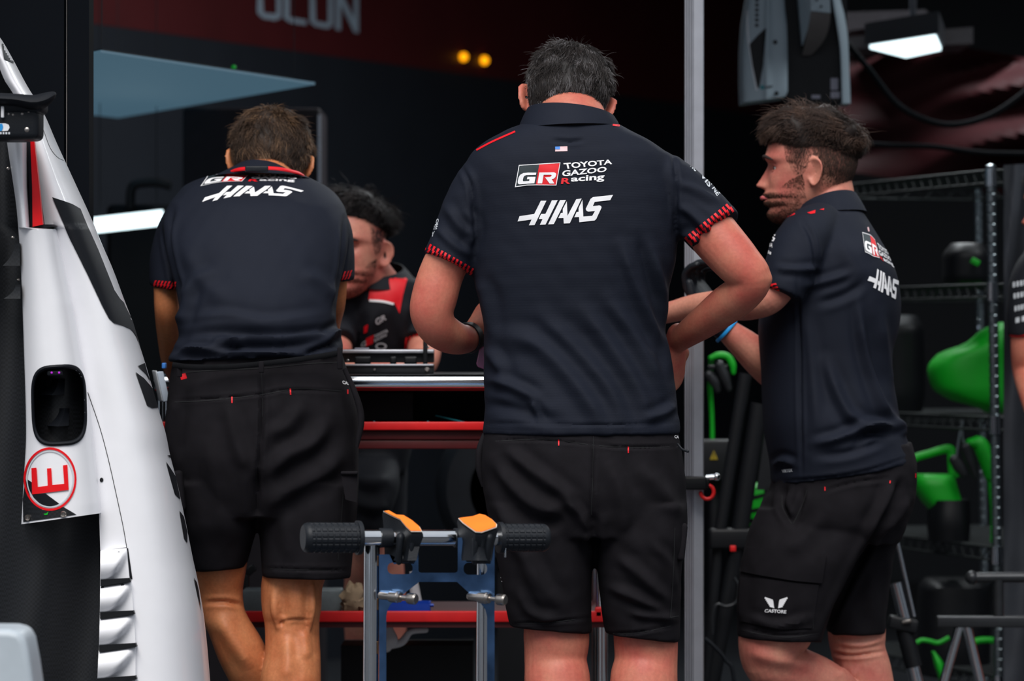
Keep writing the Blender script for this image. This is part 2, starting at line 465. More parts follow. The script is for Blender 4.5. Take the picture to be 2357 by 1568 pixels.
H_brown = hair_mat('brown_hair', (26, 20, 17), (78, 60, 48), (158, 124, 94))
H_dkbrown = hair_mat('dark_brown_curls', (22, 17, 16), (58, 44, 38), (118, 92, 78))
H_black = hair_mat('near_black_hair', (14, 13, 15), (36, 32, 33), (92, 84, 84))
H_beard = hair_mat('brown_stubble', (40, 26, 22), (88, 58, 46), (136, 96, 76))

# ------------------------------------------------------------------ heads and hair
Zp = [.116, .112, .10, .085, .06, .035, .02, .006, -.02, -.045, -.058, -.066, -.074, -.085, -.10, -.112, -.120]
YF = [.004, .025, .052, .068, .084, .091, .0935, .086, .086, .087, .0925, .089, .091, .083, .088, .079, .055]
YB = [-.004, -.03, -.062, -.082, -.098, -.103, -.104, -.102, -.095, -.080, -.070, -.064, -.058, -.050, -.035, -.015, .005]
WW = [.004, .026, .050, .062, .073, .077, .078, .078, .074, .069, .066, .063, .060, .055, .045, .034, .018]
_zs = np.array(Zp[::-1]); _yf = np.array(YF[::-1]); _yb = np.array(YB[::-1]); _ww = np.array(WW[::-1])

def head_pts(az, z):
    """point on the head; azimuth 0 = face (+y), z up, origin between the ears"""
    az = np.asarray(az, float); z = np.asarray(z, float)
    yf = pchip(_zs, _yf, z); yb = pchip(_zs, _yb, z); w = pchip(_zs, _ww, z)
    s, c = np.sin(az), np.cos(az); e = 2 / 2.25
    x = w * np.sign(s) * np.abs(s) ** e; y = (yf + yb) / 2 + (yf - yb) / 2 * np.sign(c) * np.abs(c) ** e
    fr = np.clip(c * 2, 0, 1); G = lambda a, b, sa, sb: np.exp(-((a) / sa) ** 2 - ((b) / sb) ** 2)
    nz = np.clip((0.008 - z) / 0.048, 0, 1); sh = np.where(z < -.040, np.exp(-((z + .040) / .006) ** 2), 1.0)
    nose = 0.027 * nz ** 1.25 * sh * np.exp(-(x / (0.0075 + .006 * nz)) ** 2)
    wing = 0.008 * (G(x - .014, z + .041, .006, .008) + G(x + .014, z + .041, .006, .008))
    sock = -0.011 * (G(x - .031, z - .001, .015, .011) + G(x + .031, z - .001, .015, .011))
    brow = 0.005 * (G(x - .030, z - .021, .02, .008) + G(x + .030, z - .021, .02, .008))
    chk = 0.004 * (G(x - .045, z + .028, .018, .02) + G(x + .045, z + .028, .018, .02))
    lip = 0.0045 * G(x, z + .058, .020, .0045) + 0.005 * G(x, z + .073, .017, .005) - 0.004 * G(x, z + .0655, .024, .0028) - .003 * G(x, z + .086, .016, .006)
    y = y + fr * (nose + wing + sock + brow + chk + lip)
    return np.stack([x, y, z], -1)

def head_grid(nz=110, na=144):
    t = np.linspace(0, 1, nz); z = .116 - (.236) * (t ** 1.25 * .9 + .1 * t)
    z = np.clip(z, -.12, .116); a = np.linspace(-PI, PI, na, endpoint=False)
    return a, z

def ear_rings(side):
    rings = []; n = 40; ph = np.linspace(0, 2 * PI, n, endpoint=False)
    def surf(r, back):
        oy = .018 * r * np.cos(ph) * (1 + .25 * np.sin(ph)); oz = .0325 * r * np.sin(ph)
        rim = .0055 * np.exp(-((r - .86) / .13) ** 2); con = -.009 * np.exp(-(r / .42) ** 2) if not back else .002
        x = .009 - oy * .85 + (rim + con if not back else -.0065) 
        return np.stack([x * np.ones(n), oy, oz], 1)
    for r in (.05, .2, .35, .5, .62, .74, .82, .9, .97): rings.append(surf(r, False))
    for r in (1.0, .9, .7, .45, .2, .05): rings.append(surf(r, True))
    out = []
    for q in rings:
        q = q.copy(); q[:, 1] -= .012; q[:, 2] -= .008; q[:, 0] = (q[:, 0] + .073) * side
        out.append(q)
    return out

def add_head(mb, M, sc=1.0):
    a, z = head_grid(); rings = []
    for zz in z:
        p = head_pts(a, np.full(len(a), zz)) * sc; rings.append(np.array([list(M @ Vector(q)) for q in p]))
    mb.rings(rings)
    for s in (-1, 1):
        mb.rings([np.array([list(M @ Vector(q * sc)) for q in r]) for r in ear_rings(s)])

def make_hair(name, M, sc, length, n, mats, parent, flow, curl=0.4, clump=26, lift=0.35, rad=0.00042, cap=True, capk=0.5, seed=1, nseg=6, tone=(0.25, 0.9), bumpamp=0.35, stray=0.02, zr=(.1155, -.0945), hug=.5, clv=1.0):
    """hair as one mesh: a bumpy scalp layer and thousands of tapered locks; length(az, z) gives metres"""
    r = np.random.default_rng(seed); mb = MB(); tones = []
    R3 = np.array(M.to_3x3()); T3 = np.array(M.translation)
    if cap:
        a, z = head_grid(64, 96); A, Z = np.meshgrid(a, z); Pq = head_pts(A.ravel(), Z.ravel()) * sc
        Lq = length(A.ravel(), Z.ravel()); c = np.array([0, -.01, .0]); N = Pq - c; N /= np.linalg.norm(N, axis=1)[:, None]
        b = 0
        for k in range(6):
            w = r.normal(size=3) * (45 + 35 * k); b = b + np.sin(Pq @ w + r.uniform(0, 6)) / (1 + .5 * k)
        off = np.where(Lq > 0.001, Lq * capk * (1 + bumpamp * b / 2), -.004)
        Pq = Pq + N * off[:, None]; Pw = Pq @ R3.T + T3
        mb.rings(list(Pw.reshape(len(z), len(a), 3))); tones += list(0.05 + .18 * r.random(len(mb.v)))
    # strands
    K = n * 4
    az = r.uniform(-PI, PI, K); zz = zr[0] - (zr[0] - zr[1]) * r.random(K) ** 1.05; Lr = length(az, zz); dens = r.random(K) < np.clip(pchip(_zs, _ww, zz) / .08, .12, 1)
    sel = np.where((Lr > 0.0012) & dens)[0][:n]; az, zz, Lr = az[sel], zz[sel], Lr[sel]; m = len(az)
    p = head_pts(az, zz) * sc; c = np.array([0, -.01, .0]); N = p - c; N /= np.linalg.norm(N, axis=1)[:, None]
    cl = np.floor((az + PI) / (2 * PI) * clump + r.normal(0, .25, m)).astype(int) * 131 + np.floor((zz + .12) / .24 * clump * .6 + r.normal(0, .25, m)).astype(int)
    cu, inv = np.unique(cl, return_inverse=True); cv = r.normal(size=(len(cu), 3)); ct = r.random(len(cu)); cph = r.uniform(0, 6, len(cu)); clen = r.uniform(.75, 1.2, len(cu))
    Fl = flow(p / sc, N); Fl = Fl + r.normal(size=(m, 3)) * .22; Fl = Fl - (Fl * N).sum(1)[:, None] * N; Fl /= np.linalg.norm(Fl, axis=1)[:, None] + 1e-9
    Lr = Lr * clen[inv] * r.uniform(.75, 1.15, m)
    st = r.random(m) < stray; Lr = np.where(st, Lr * 1.3, Lr)
    d = N * lift + Fl * (1 - lift) + cv[inv] * .22 * clv + r.normal(size=(m, 3)) * .10; d = np.where(st[:, None], d + N * .9, d)
    d /= np.linalg.norm(d, axis=1)[:, None]
    pts = [p - N * .002]; cur = p + N * 0
    base = p + N * (Lr * capk * .75)[:, None] if cap else p
    pts = [base]; cur = base
    side = np.cross(N, Fl)
    for k in range(nseg):
        t = (k + 1) / nseg
        dd = d * (1 - .55 * t) + Fl * (.55 * t) - N * np.where(st, 0, hug * t)[:, None] + side * (curl * np.sin(cph[inv] + t * 5.0))[:, None] * .8 + cv[inv] * curl * .25 * t * clv
        dd /= np.linalg.norm(dd, axis=1)[:, None]
        cur = cur + dd * (Lr / nseg)[:, None]; pts.append(cur)
    pts = np.stack(pts, 1) @ R3.T + T3                                     # m, nseg+1, 3
    tn = pts[:, 1:] - pts[:, :-1]; tn = np.concatenate([tn, tn[:, -1:]], 1); tn /= np.linalg.norm(tn, axis=2, keepdims=True) + 1e-9
    u = np.cross(tn, np.array([.3, .5, .8])); u /= np.linalg.norm(u, axis=2, keepdims=True) + 1e-9; w = np.cross(tn, u)
    rr = rad * np.array([1.0, 1.05, 1.0, .9, .75, .5, .2, .1, .1])[:nseg + 1] * r.uniform(.7, 1.3, (m, 1))
    ring = [pts + rr[:, :, None] * (u * math.cos(q) + w * math.sin(q)) for q in (0, 2.094, 4.189)]
    V = np.stack(ring, 2).reshape(-1, 3); ns = nseg + 1; fs = []
    o = len(mb.v)
    idx = np.arange(m)[:, None, None] * ns * 3 + np.arange(nseg)[None, :, None] * 3 + np.arange(3)[None, None, :]
    nx = np.arange(m)[:, None, None] * ns * 3 + np.arange(nseg)[None, :, None] * 3 + ((np.arange(3) + 1) % 3)[None, None, :]
    Q = np.stack([idx, nx, nx + 3, idx + 3], -1).reshape(-1, 4) + o
    V0 = np.array(mb.v) if len(mb.v) else np.zeros((0, 3)); Vall = np.vstack([V0, V]); faces = list(mb.f) + [tuple(q) for q in Q.tolist()]
    tt = np.clip(tone[0] + (tone[1] - tone[0]) * (.55 * ct[inv] + .45 * r.random(m)), 0, 1)
    tones = np.concatenate([np.array(tones + [0.1] * (len(V0) - len(tones))), np.repeat(tt, ns * 3)])
    me = bpy.data.meshes.new(name); base_l = np.array(wloc(parent)); me.from_pydata((Vall - base_l).tolist(), [], faces)
    me.materials.append(mats); me.polygons.foreach_set('use_smooth', np.ones(len(me.polygons), dtype=bool))
    at = me.attributes.new('tone', 'FLOAT', 'POINT'); at.data.foreach_set('value', tones.astype(np.float32))
    ob = bpy.data.objects.new(name, me); COL.objects.link(ob); ob.parent = parent
    return ob

def head_matrix(px, py, Y, yaw, pitch, roll):
    R = Matrix.Rotation(math.radians(yaw), 4, 'Z') @ Matrix.Rotation(math.radians(roll), 4, 'Y') @ Matrix.Rotation(math.radians(-pitch), 4, 'X')
    return Matrix.Translation(P(px, py, Y)) @ R

def hand(mb, wrist, direction, normal, thumb_side=1, curl=0.5, size=1.0, spread=1.0):
    """palm, four bent fingers of different lengths and a thumb, as shapes to be united with the arm"""
    d = Vector(direction).normalized(); n = Vector(normal); n = (n - n.dot(d) * d).normalized(); s = d.cross(n) * thumb_side; w = Vector(wrist)
    S = size
    mb.tube([w - d * .02, w + d * .02 * S, w + d * .055 * S, w + d * .092 * S], [(.026 * S, .019 * S), (.033 * S, .017 * S), (.041 * S, .015 * S), (.040 * S, .012 * S)], n=18, up=n, round_ends=True)
    for i, (off, ln, rd) in enumerate(((.030, .072, .0090), (.010, .080, .0094), (-.011, .074, .0088), (-.030, .058, .0078))):
        a = w + d * (.088 * S) + s * off * S; pts = [a - d * .02 * S, a]; ang = 0; cur = a; rad = [rd * S, rd * S]
        for j, f in enumerate((.45, .32, .25)):
            ang += curl * (0.75, 1.0, .7)[j] * (1 + .12 * i)
            dirv = d * math.cos(ang) - n * math.sin(ang) + s * (off * 2.2 * spread)
            cur = cur + dirv.normalized() * ln * S * f; pts.append(cur); rad.append(rd * S * (.97, .9, .8)[j])
        mb.tube(pts, rad, n=12, k=4, round_ends=True)
    a = w + d * .025 * S + s * .028 * S
    mb.tube([a - s * .012 * S, a + s * .018 * S + d * .02 * S - n * .006, a + s * .028 * S + d * .048 * S - n * .018 * S, a + s * .026 * S + d * .072 * S - n * .028 * S], [.014 * S, .0125 * S, .0105 * S, .0085 * S], n=12, k=4, round_ends=True)

def shoe(ankle, yaw, parent):
    mb = MB(); a = Vector((ankle[0], ankle[1], 0)); R = Matrix.Rotation(math.radians(yaw), 3, 'Z'); rings = []; t = np.linspace(0, 2 * PI, 20, endpoint=False)
    for y, w, h0 in ((-.07, .02, .05), (-.065, .032, .075), (-.03, .038, .10), (.03, .042, .095), (.09, .047, .07), (.15, .046, .05), (.19, .036, .04), (.205, .015, .025)):
        rings.append(np.array([list(a + R @ Vector((w * math.cos(q), y, max(0.0, h0 * (0.5 + .55 * math.sin(q)))))) for q in t]))
    mb.rings(rings)
    return mb.out('shoe', M_black_rubber, parent)

def leg_down(mb, pts): limb(mb, pts, n=22, k=7)

def strand_flow(crown=(0, -.06, .105), down=0.5, fwd=0.0):
    c = np.array(crown)
    def f(p, N):
        v = p - c; v /= np.linalg.norm(v, axis=1)[:, None] + 1e-6
        return v + np.array([0, fwd, -down])
    return f

def slashes(A, B, inward, n, rnd, lean=0.5, w=0.34):
    """jagged red cuff marks between the edge A-B and the line moved by inward (pixels)"""
    A = np.array(A, float); B = np.array(B, float); I = np.array(inward, float); out = []
    for i in range(n):
        t = (i + .5) / n; h = w / n
        f = lambda u, v: tuple(A + (B - A) * u + I * v)
        j = rnd.uniform(-.12, .12) / n
        out.append(([f(t - h + lean / n + j, .95), f(t + h * .6 + lean / n + j, .95), f(t + h * .5, .52), f(t + h * 1.5, .58), f(t + h - lean / n - j, .1), f(t - h * .4 - lean / n - j, .1), f(t - h * .1, .45), f(t - h * .9, .40)]))
    return [tri2d(p, 5) for p in out]

# ------------------------------------------------------------------ back prints (drawn once, fitted to each shirt)
HAAS = [
    [(745, 958), (845, 958), (632, 1397), (530, 1402), (578, 1297), (326, 1332), (362, 1237), (625, 1198)],
    [(943, 952), (1048, 948), (830, 1387), (727, 1392), (775, 1290), (706, 1290), (750, 1197), (828, 1195)],
    [(1090, 948), (1197, 944), (978, 1380), (876, 1384)],
    [(1213, 968), (1225, 1232), (1382, 932), (1480, 918), (1266, 1365), (1158, 1370), (1152, 1270), (1060, 1272), (1105, 1180), (1140, 1176), (1140, 1105)],
    [(1495, 940), (1510, 1243), (1670, 1232), (1722, 1143), (1600, 1155), (1568, 1140), (1553, 1105), (1640, 925), (1685, 893), (2045, 853), (1995, 948), (1715, 980), (1682, 1055), (1800, 1042), (1830, 1055), (1838, 1085), (1745, 1285), (1715, 1315), (1438, 1346), (1433, 1252), (1347, 1256), (1390, 1162), (1425, 1160), (1425, 1090)]]
GR_FRAME = [[(350, 315), (1098, 268), (1085, 281), (360, 327)], [(1098, 268), (1025, 683), (1014, 670), (1085, 281)], [(1025, 683), (655, 680), (490, 683), (278, 715), (297, 698), (490, 668), (655, 667), (1014, 670)], [(278, 715), (350, 315), (360, 327), (297, 698)]]
GR_DARK = [(360, 327), (715, 303), (655, 667), (490, 668), (297, 698)]
GR_RED = [(716, 303), (1085, 281), (1014, 670), (655, 667)]
GR_G = [(665, 452), (520, 452), (430, 460), (375, 490), (345, 540), (330, 610), (332, 645), (355, 662), (400, 660), (628, 645), (650, 528), (505, 528), (496, 572), (540, 570), (535, 603), (430, 608), (420, 590), (432, 540), (450, 510), (490, 495), (655, 493)]
GR_R = [(718, 450), (980, 447), (1015, 462), (1020, 490), (1008, 530), (980, 560), (940, 570), (990, 648), (905, 650), (820, 535), (912, 530), (935, 515), (940, 498), (930, 490), (795, 490), (768, 648), (685, 648)]
T_TOY = [(1150, 280), (2030, 212), (2030, 298), (1180, 390)]
T_GAZ = [(1130, 415), (1935, 342), (1925, 435), (1128, 525)]
T_R = [(1122, 550), (1287, 545), (1272, 655), (1105, 655)]
T_ACI = [(1290, 520), (1895, 470), (1885, 615), (1285, 645)]

def warp(parts, f):
    out = []
    for V, Fc in parts: out.append(([tuple(p) for p in f(np.array(V))], Fc))
    return out

def back_prints(shirt, V, faces, f_gr, f_txt, f_haas, off=0.0016):
    bvh = BVHTree.FromPolygons([tuple(p) for p in V], faces)
    ml = 45
    stick(warp([tri2d(p, ml) for p in HAAS], f_haas), bvh, off).out('back_wordmark', M_white, shirt)
    stick(warp([tri2d(GR_DARK, ml)], f_gr), bvh, off).out('badge_dark_panel', M_dkprint, shirt)
    stick(warp([tri2d(GR_RED, ml)], f_gr), bvh, off).out('badge_red_panel', M_red, shirt)
    stick(warp([tri2d(p, ml) for p in GR_FRAME], f_gr), bvh, off * 1.25).out('badge_frame', M_white, shirt)
    stick(warp([tri2d(GR_G, ml), tri2d(GR_R, ml)], f_gr), bvh, off * 1.6).out('badge_letters', M_white, shirt)
    tp = [text_parts('TOYOTA', T_TOY, ml), text_parts('GAZOO', T_GAZ, ml), text_parts('acing', T_ACI, ml)]
    stick(warp(tp, f_txt), bvh, off).out('team_lettering', M_white, shirt)
    stick(warp([text_parts('R', T_R, ml)], f_txt), bvh, off).out('team_initial', M_red, shirt)
    return bvh

def garment(name, mb, voxel, smooth, strokes, m, parent, noise=0.0012, lam=0.5):
    V, Fc, E = remesh(mb, voxel, smooth, lam)
    V = folds(V, Fc, strokes, noise)
    V = relax(V, E, 1, .3)
    o = mk(name, V, Fc, m, parent, smooth=60)
    return o, V, Fc

def stick_out(name, parts, bvh, off, m, parent):
    """every piece of a print becomes its own child"""
    for p in parts:
        q = stick([p], bvh, off)
        if q.f: q.out(name, m, parent)

def stick_one(name, parts, bvh, off, m, parent):
    q = stick(parts, bvh, off)
    if q.f: q.out(name, m, parent)

def bv(V, Fc): return BVHTree.FromPolygons([tuple(p) for p in V], Fc)

def band(parent, name, m, ctr, axis, r1, r2, w, t):
    """ring band (watch strap, wristband) around an arm"""
    mb = MB(); ax = Vector(axis).normalized(); u = Vector((0, -1, 0)); u = (u - u.dot(ax) * ax).normalized(); v = ax.cross(u); rings = []
    for h, k in ((-w / 2, 0), (-w / 2, t), (0, t * 1.25), (w / 2, t), (w / 2, 0), (-w / 2, 0)):
        rings.append(np.array([list(Vector(ctr) + ax * h + u * math.cos(a) * (r1 + k) + v * math.sin(a) * (r2 + k)) for a in np.linspace(0, 2 * PI, 32, endpoint=False)]))
    mb.rings(rings, cap=False); return mb.out(name, m, parent)

def collar(name, top, bot, m, parent, th=0.004):
    """folded collar between two tilted ellipses: (px, py at back, py at sides, Y, rx px, ry m)"""
    a = np.linspace(0, 2 * PI, 64, endpoint=False); rings = []
    def el(c, g):
        x, yb, ys, Y, rx, ry, roll = c; s = Y / F; f = -np.sin(a)      # f=+1 at back (towards camera)
        py = ys + (yb - ys) * np.where(f > 0, f ** 1.5 if False else np.abs(f), -np.abs(f) * 1.1) + roll * np.cos(a)
        return np.stack([(x - CX) * s + (rx * s + g) * np.cos(a), Y + (ry + g) * np.sin(a), CZ - (py - CY) * s], 1)
    tp = np.array(top, float); bt = np.array(bot, float)
    for t in np.linspace(0, 1, 7): rings.append(el(tuple(tp * (1 - t) + bt * t), th * (.5 + .5 * math.sin(t * 2.6))))
    for t in np.linspace(1, 0, 7): rings.append(el(tuple(tp * (1 - t) + bt * t), -th * .8))
    rings.append(rings[0]); mb = MB(); mb.rings(rings, cap=False)
    return mb.out(name, m, parent, smooth=50)

# ================================================================== PERSON: standing with his back to us, head bowed (centre)
def build_centre():
    Y = 9.0
    torso = [(268, 1262, 1372, 9.02, .055), (285, 1200, 1422, 9.0, .085), (300, 1165, 1450, 9.0, .10), (330, 1110, 1508, 9.0, .112), (362, 1078, 1545, 9.0, .122), (400, 1066, 1556, 9.0, .128), (450, 1072, 1562, 9.0, .132), (520, 1082, 1562, 9.0, .134), (600, 1085, 1556, 9.0, .132), (650, 1092, 1545, 9.0, .128), (700, 1105, 1536, 9.0, .124), (760, 1114, 1532, 9.0, .122), (800, 1114, 1538, 9.0, .124), (850, 1113, 1550, 9.0, .130), (900, 1115, 1556, 9.0, .136), (950, 1117, 1560, 9.0, .141), (985, 1113, 1566, 9.0, .143), (1000, 1111, 1566, 9.0, .144)]
    hips = [(975, 1122, 1556, 9.0, .130), (1010, 1112, 1564, 9.0, .138), (1060, 1106, 1571, 9.0, .146), (1120, 1110, 1580, 9.0, .150), (1180, 1122, 1583, 9.0, .138), (1235, 1132, 1582, 9.0, .116)]
    ll = [(1160, 1116, 1368, 9.0, .124), (1230, 1130, 1366, 9.0, .122), (1300, 1146, 1363, 9.0, .112), (1400, 1163, 1362, 9.01, .103), (1449, 1174, 1362, 9.02, .098, 8)]
    rl = [(1160, 1366, 1584, 9.0, .124), (1230, 1366, 1581, 9.0, .122), (1300, 1373, 1570, 9.0, .112), (1400, 1383, 1567, 9.01, .103), (1467, 1394, 1564, 9.02, .098, 10)]
    lleg = [(1240, 1250, 9.0, 92), (1300, 1262, 9.0, 95), (1400, 1275, 9.0, 86), (1470, 1281, 9.01, 76), (1520, 1279, 9.01, 72), (1570, 1283, 9.0, 76), (1660, 1285, 8.985, 73), (1780, 1276, 9.0, 54), (1900, 1270, 9.03, 37), (1985, 1268, 9.04, 40)]
    rleg = [(1240, 1475, 9.0, 92), (1300, 1476, 9.0, 92), (1400, 1480, 9.0, 84), (1470, 1486, 9.01, 74), (1520, 1487, 9.01, 73), (1570, 1482, 9.0, 78), (1660, 1482, 8.985, 74), (1780, 1490, 9.0, 54), (1900, 1494, 9.03, 37), (1985, 1496, 9.04, 40)]
    body = MB()
    body.rings(row_rings(torso, shrink=.026)); body.rings(row_rings(hips[:-1], shrink=.026))
    for L in (lleg, rleg): limb(body, [(x, y, d, r * (.84 if y < 1420 else 1)) for y, x, d, r in L], n=24)
    M = head_matrix(1303, 242, 9.08, 0, 36, 9)
    body.tube([P(1312, 330, 9.0), P(1314, 285, 9.01), P(1314, 262, 9.05), P(1312, 236, 9.09)], [(.085, .075), (.077, .070), (.067, .064), (.062, .060)], n=28, k=5, round_ends=True)
    add_head(body, M, 1.04)
    al = [(1105, 440, 9.0, 38), (1068, 520, 9.0, 46), (1034, 590, 8.99, 51), (1014, 635, 8.99, 52), (1001, 680, 8.985, 53), (994, 718, 8.985, 51), (1006, 752, 9.0, 46), (1034, 773, 9.04, 41), (1062, 781, 9.09, 35), (1084, 776, 9.13, 30), (1096, 768, 9.15, 27)]
    ar = [(1545, 430, 9.0, 55), (1600, 490, 8.99, 60), (1655, 555, 8.97, 58), (1700, 606, 8.955, 54), (1730, 640, 8.95, 46), (1712, 672, 8.97, 45), (1672, 702, 9.01, 45), (1625, 738, 9.06, 39), (1580, 770, 9.11, 31), (1556, 786, 9.14, 28)]
    limb(body, al, n=24); limb(body, ar, n=24)
    body.ball(P(1752, 642, 8.945), .0235)
    hand(body, P(1094, 766, 9.155), (0.50, .30, .55), (-0.45, -.85, .1), thumb_side=1, curl=.7)
    hand(body, P(1556, 788, 9.145), (-.05, .42, -.85), (.75, -.55, .0), thumb_side=-1, curl=.55)
    V, Fc, E = remesh(body, .0032, 3)
    person = mk('person', V, Fc, M_skin_c, smooth=60)
    tag(person, 'person with greying hair standing with back turned and head bowed, centre, elbow out', 'person')
    for L in (lleg, rleg): shoe(P(L[-1][1], L[-1][0], L[-1][2] + .01), 0, person)
    # shirt
    mb = MB(); mb.rings(row_rings(torso))
    mb.tube([P(1160, 400, 9.0), P(1118, 405, 9.0), P(1092, 450, 9.0), P(1066, 515, 8.995), P(1047, 567, 8.99), P(1029, 608, 8.985)], [(.02, .03), (.046, .072), (.054, .075), (.055, .070), (.0545, .066), (.054, .064)], n=30, k=6)
    mb.tube([P(1470, 400, 9.0), P(1512, 402, 9.0), P(1548, 430, 9.0), P(1590, 472, 8.99), P(1628, 512, 8.98), P(1650, 536, 8.97)], [(.02, .03), (.050, .072), (.060, .075), (.063, .070), (.062, .066), (.0615, .064)], n=30, k=6)
    st = [([(1060, 380), (1083, 430), (1092, 500), (1090, 570)], -.004, 5), ([(1546, 335), (1556, 400), (1555, 480), (1556, 540)], -.004, 5),
          ([(1430, 560), (1455, 640), (1500, 740), (1532, 800)], .007, 11), ([(1505, 575), (1518, 650), (1540, 760), (1545, 860)], .006, 10), ([(1470, 540), (1490, 620), (1530, 720)], -.005, 10),
          ([(1150, 770), (1230, 790), (1300, 850), (1360, 930), (1390, 985)], .008, 18), ([(1240, 730), (1310, 790), (1390, 880), (1440, 970)], .007, 16), ([(1330, 700), (1400, 790), (1470, 900), (1500, 980)], .007, 16), ([(1400, 690), (1470, 790), (1530, 900)], .006, 14),
          ([(1118, 870), (1180, 890), (1245, 922)], .008, 10), ([(1225, 925), (1232, 945), (1245, 968)], .006, 7), ([(1120, 930), (1200, 945), (1290, 975)], -.006, 12), ([(1118, 800), (1145, 840), (1160, 880)], .006, 12),
          ([(1555, 930), (1530, 950), (1480, 965)], .006, 9), ([(1100, 640), (1120, 700), (1130, 780)], .006, 12), ([(1110, 975), (1200, 975), (1400, 978), (1565, 972)], -.0022, 3),
          ([(1060, 480), (1090, 520), (1080, 580)], .005, 9), ([(1000, 520), (1040, 560), (1085, 590)], .004, 8), ([(1020, 470), (1060, 520), (1085, 545)], .005, 10),
          ([(1560, 420), (1610, 440), (1660, 470)], .005, 9), ([(1560, 470), (1600, 500), (1640, 540)], .005, 9), ([(1565, 540), (1590, 545), (1610, 560)], .005, 8), ([(1270, 322), (1310, 326), (1345, 322)], -.003, 4)]
    shirt, SV, SF = garment('polo_shirt', mb, .0045, 6, st, M_navy, person)
    S = np.array([(1150 + x / 7.84, 340 + y / 7.84) for x, y in [(0, 0)]])
    f = lambda p: np.asarray(p, float) / 7.84 + np.array([1150, 340.0])
    bvh = back_prints(shirt, SV, SF, f, f, f)
    collar('collar', (1314, 243, 262, 9.015, 99, .082, 10), (1309, 290, 296, 9.0, 114, .100, -4), M_navy, shirt)
    stick_out('shoulder_piping', [strip2d([(1062, 366), (1090, 350), (1130, 328), (1186, 303)], 4), strip2d([(1410, 288), (1450, 293), (1490, 309), (1536, 321)], 4)], bvh, .0012, M_red, shirt)
    stick_out('flag_stripes', [tri2d([(1278, 338), (1306, 337), (1306, 348), (1278, 349)], 6)], bvh, .0012, M_pinkp, shirt)
    stick_out('flag_canton', [tri2d([(1278, 338), (1289, 337.5), (1289, 344), (1278, 344)], 6)], bvh, .002, M_bluep, shirt)
    r = random.Random(3)
    stick_one('cuff_marks', slashes((973, 577), (1086, 641), (5, -24), 13, r, .3), bvh, .0014, M_red, shirt)
    stick_one('cuff_marks', slashes((1592, 568), (1694, 486), (-21, -19), 12, r, .2), bvh, .0014, M_red, shirt)
    stick_out('sleeve_lettering', [text_parts('MC', ((1594, 372), (1606, 384), (1600, 396), (1588, 384)), 5), text_parts('VIS', ((1618, 396), (1640, 424), (1631, 432), (1611, 404)), 5), text_parts('NE', ((1646, 428), (1658, 446), (1650, 452), (1638, 434)), 5)], bvh, .0012, M_grey_print, shirt)
    stick_out('sleeve_lettering', [text_parts('ZO', ((1000, 505), (1011, 503), (1009, 515), (998, 518)), 5), text_parts('OTE', ((997, 518), (1009, 515), (1006, 528), (995, 531)), 5), text_parts('Y', ((994, 534), (1002, 532), (1000, 544), (992, 546)), 5)], bvh, .0012, M_grey_print, shirt)
    # shorts
    mb = MB(); mb.rings(row_rings(hips)); mb.rings(row_rings(ll)); mb.rings(row_rings(rl))
    st = [([(1366, 1010), (1364, 1100), (1362, 1200)], -.004, 4), ([(1366, 1180), (1365, 1230), (1366, 1260)], -.006, 12),
          ([(1140, 1060), (1180, 1120), (1240, 1165), (1310, 1172)], .008, 14), ([(1160, 1030), (1220, 1080), (1290, 1130), (1345, 1180)], .007, 13), ([(1150, 1150), (1230, 1205), (1300, 1200)], -.005, 12), ([(1300, 1150), (1335, 1185), (1358, 1228)], .007, 9),
          ([(1135, 1130), (1180, 1230), (1225, 1340), (1260, 1420)], .007, 16), ([(1200, 1240), (1240, 1330), (1290, 1400)], .006, 14), ([(1190, 1350), (1220, 1410), (1290, 1430)], .005, 10), ([(1345, 1225), (1355, 1245), (1358, 1290)], .005, 8),
          ([(1400, 1060), (1430, 1150), (1440, 1260)], .006, 16), ([(1470, 1070), (1530, 1140), (1570, 1190)], .006, 16), ([(1420, 1280), (1480, 1330), (1540, 1390)], .006, 12), ([(1400, 1350), (1470, 1380), (1545, 1420)], .006, 10), ([(1450, 1410), (1500, 1420), (1555, 1425)], .006, 8), ([(1500, 1250), (1540, 1300), (1555, 1380)], .004, 10),
          ([(1180, 1437), (1260, 1434), (1360, 1422)], -.0025, 3), ([(1398, 1458), (1470, 1456), (1560, 1438)], -.0025, 3), ([(1140, 1014), (1240, 1012), (1368, 1024)], -.003, 3), ([(1368, 1024), (1440, 1030), (1555, 1028)], -.003, 3)]
    shorts, HV, HF = garment('cargo_shorts', mb, .0045, 3, st, M_shorts, person)
    b2 = bv(HV, HF)
    stick_out('red_bar_tack', [strip2d([(1286, 1012), (1286, 1026)], 3), strip2d([(1446, 1028), (1446, 1043)], 3)], b2, .0012, M_red, shorts)
    stick_out('waist_lettering', [text_parts('CA', ((1552, 1002), (1562, 1003), (1562, 1010), (1552, 1009)), 5)], b2, .0012, M_white, shorts)
    stick_out('leg_emblem', [tri2d([(1153, 1328), (1157, 1340), (1156, 1352), (1150, 1359), (1152, 1346)], 4), text_parts('ST', ((1150, 1365), (1160, 1364), (1160, 1370), (1150, 1371)), 5)], b2, .0012, M_white, shorts)
    stick_out('seam', [strip2d([(1366, 1004), (1364, 1100), (1361, 1185)], 2), strip2d([(1140, 1016), (1240, 1011), (1290, 1014), (1366, 1025), (1450, 1030), (1560, 1029)], 2.2), strip2d([(1176, 1436), (1260, 1434), (1361, 1421)], 2), strip2d([(1397, 1459), (1470, 1457), (1562, 1437)], 2), strip2d([(1553, 1215), (1549, 1330), (1543, 1422)], 2), strip2d([(1543, 1422), (1562, 1418)], 2)], b2, .0009, M_seam, shorts)
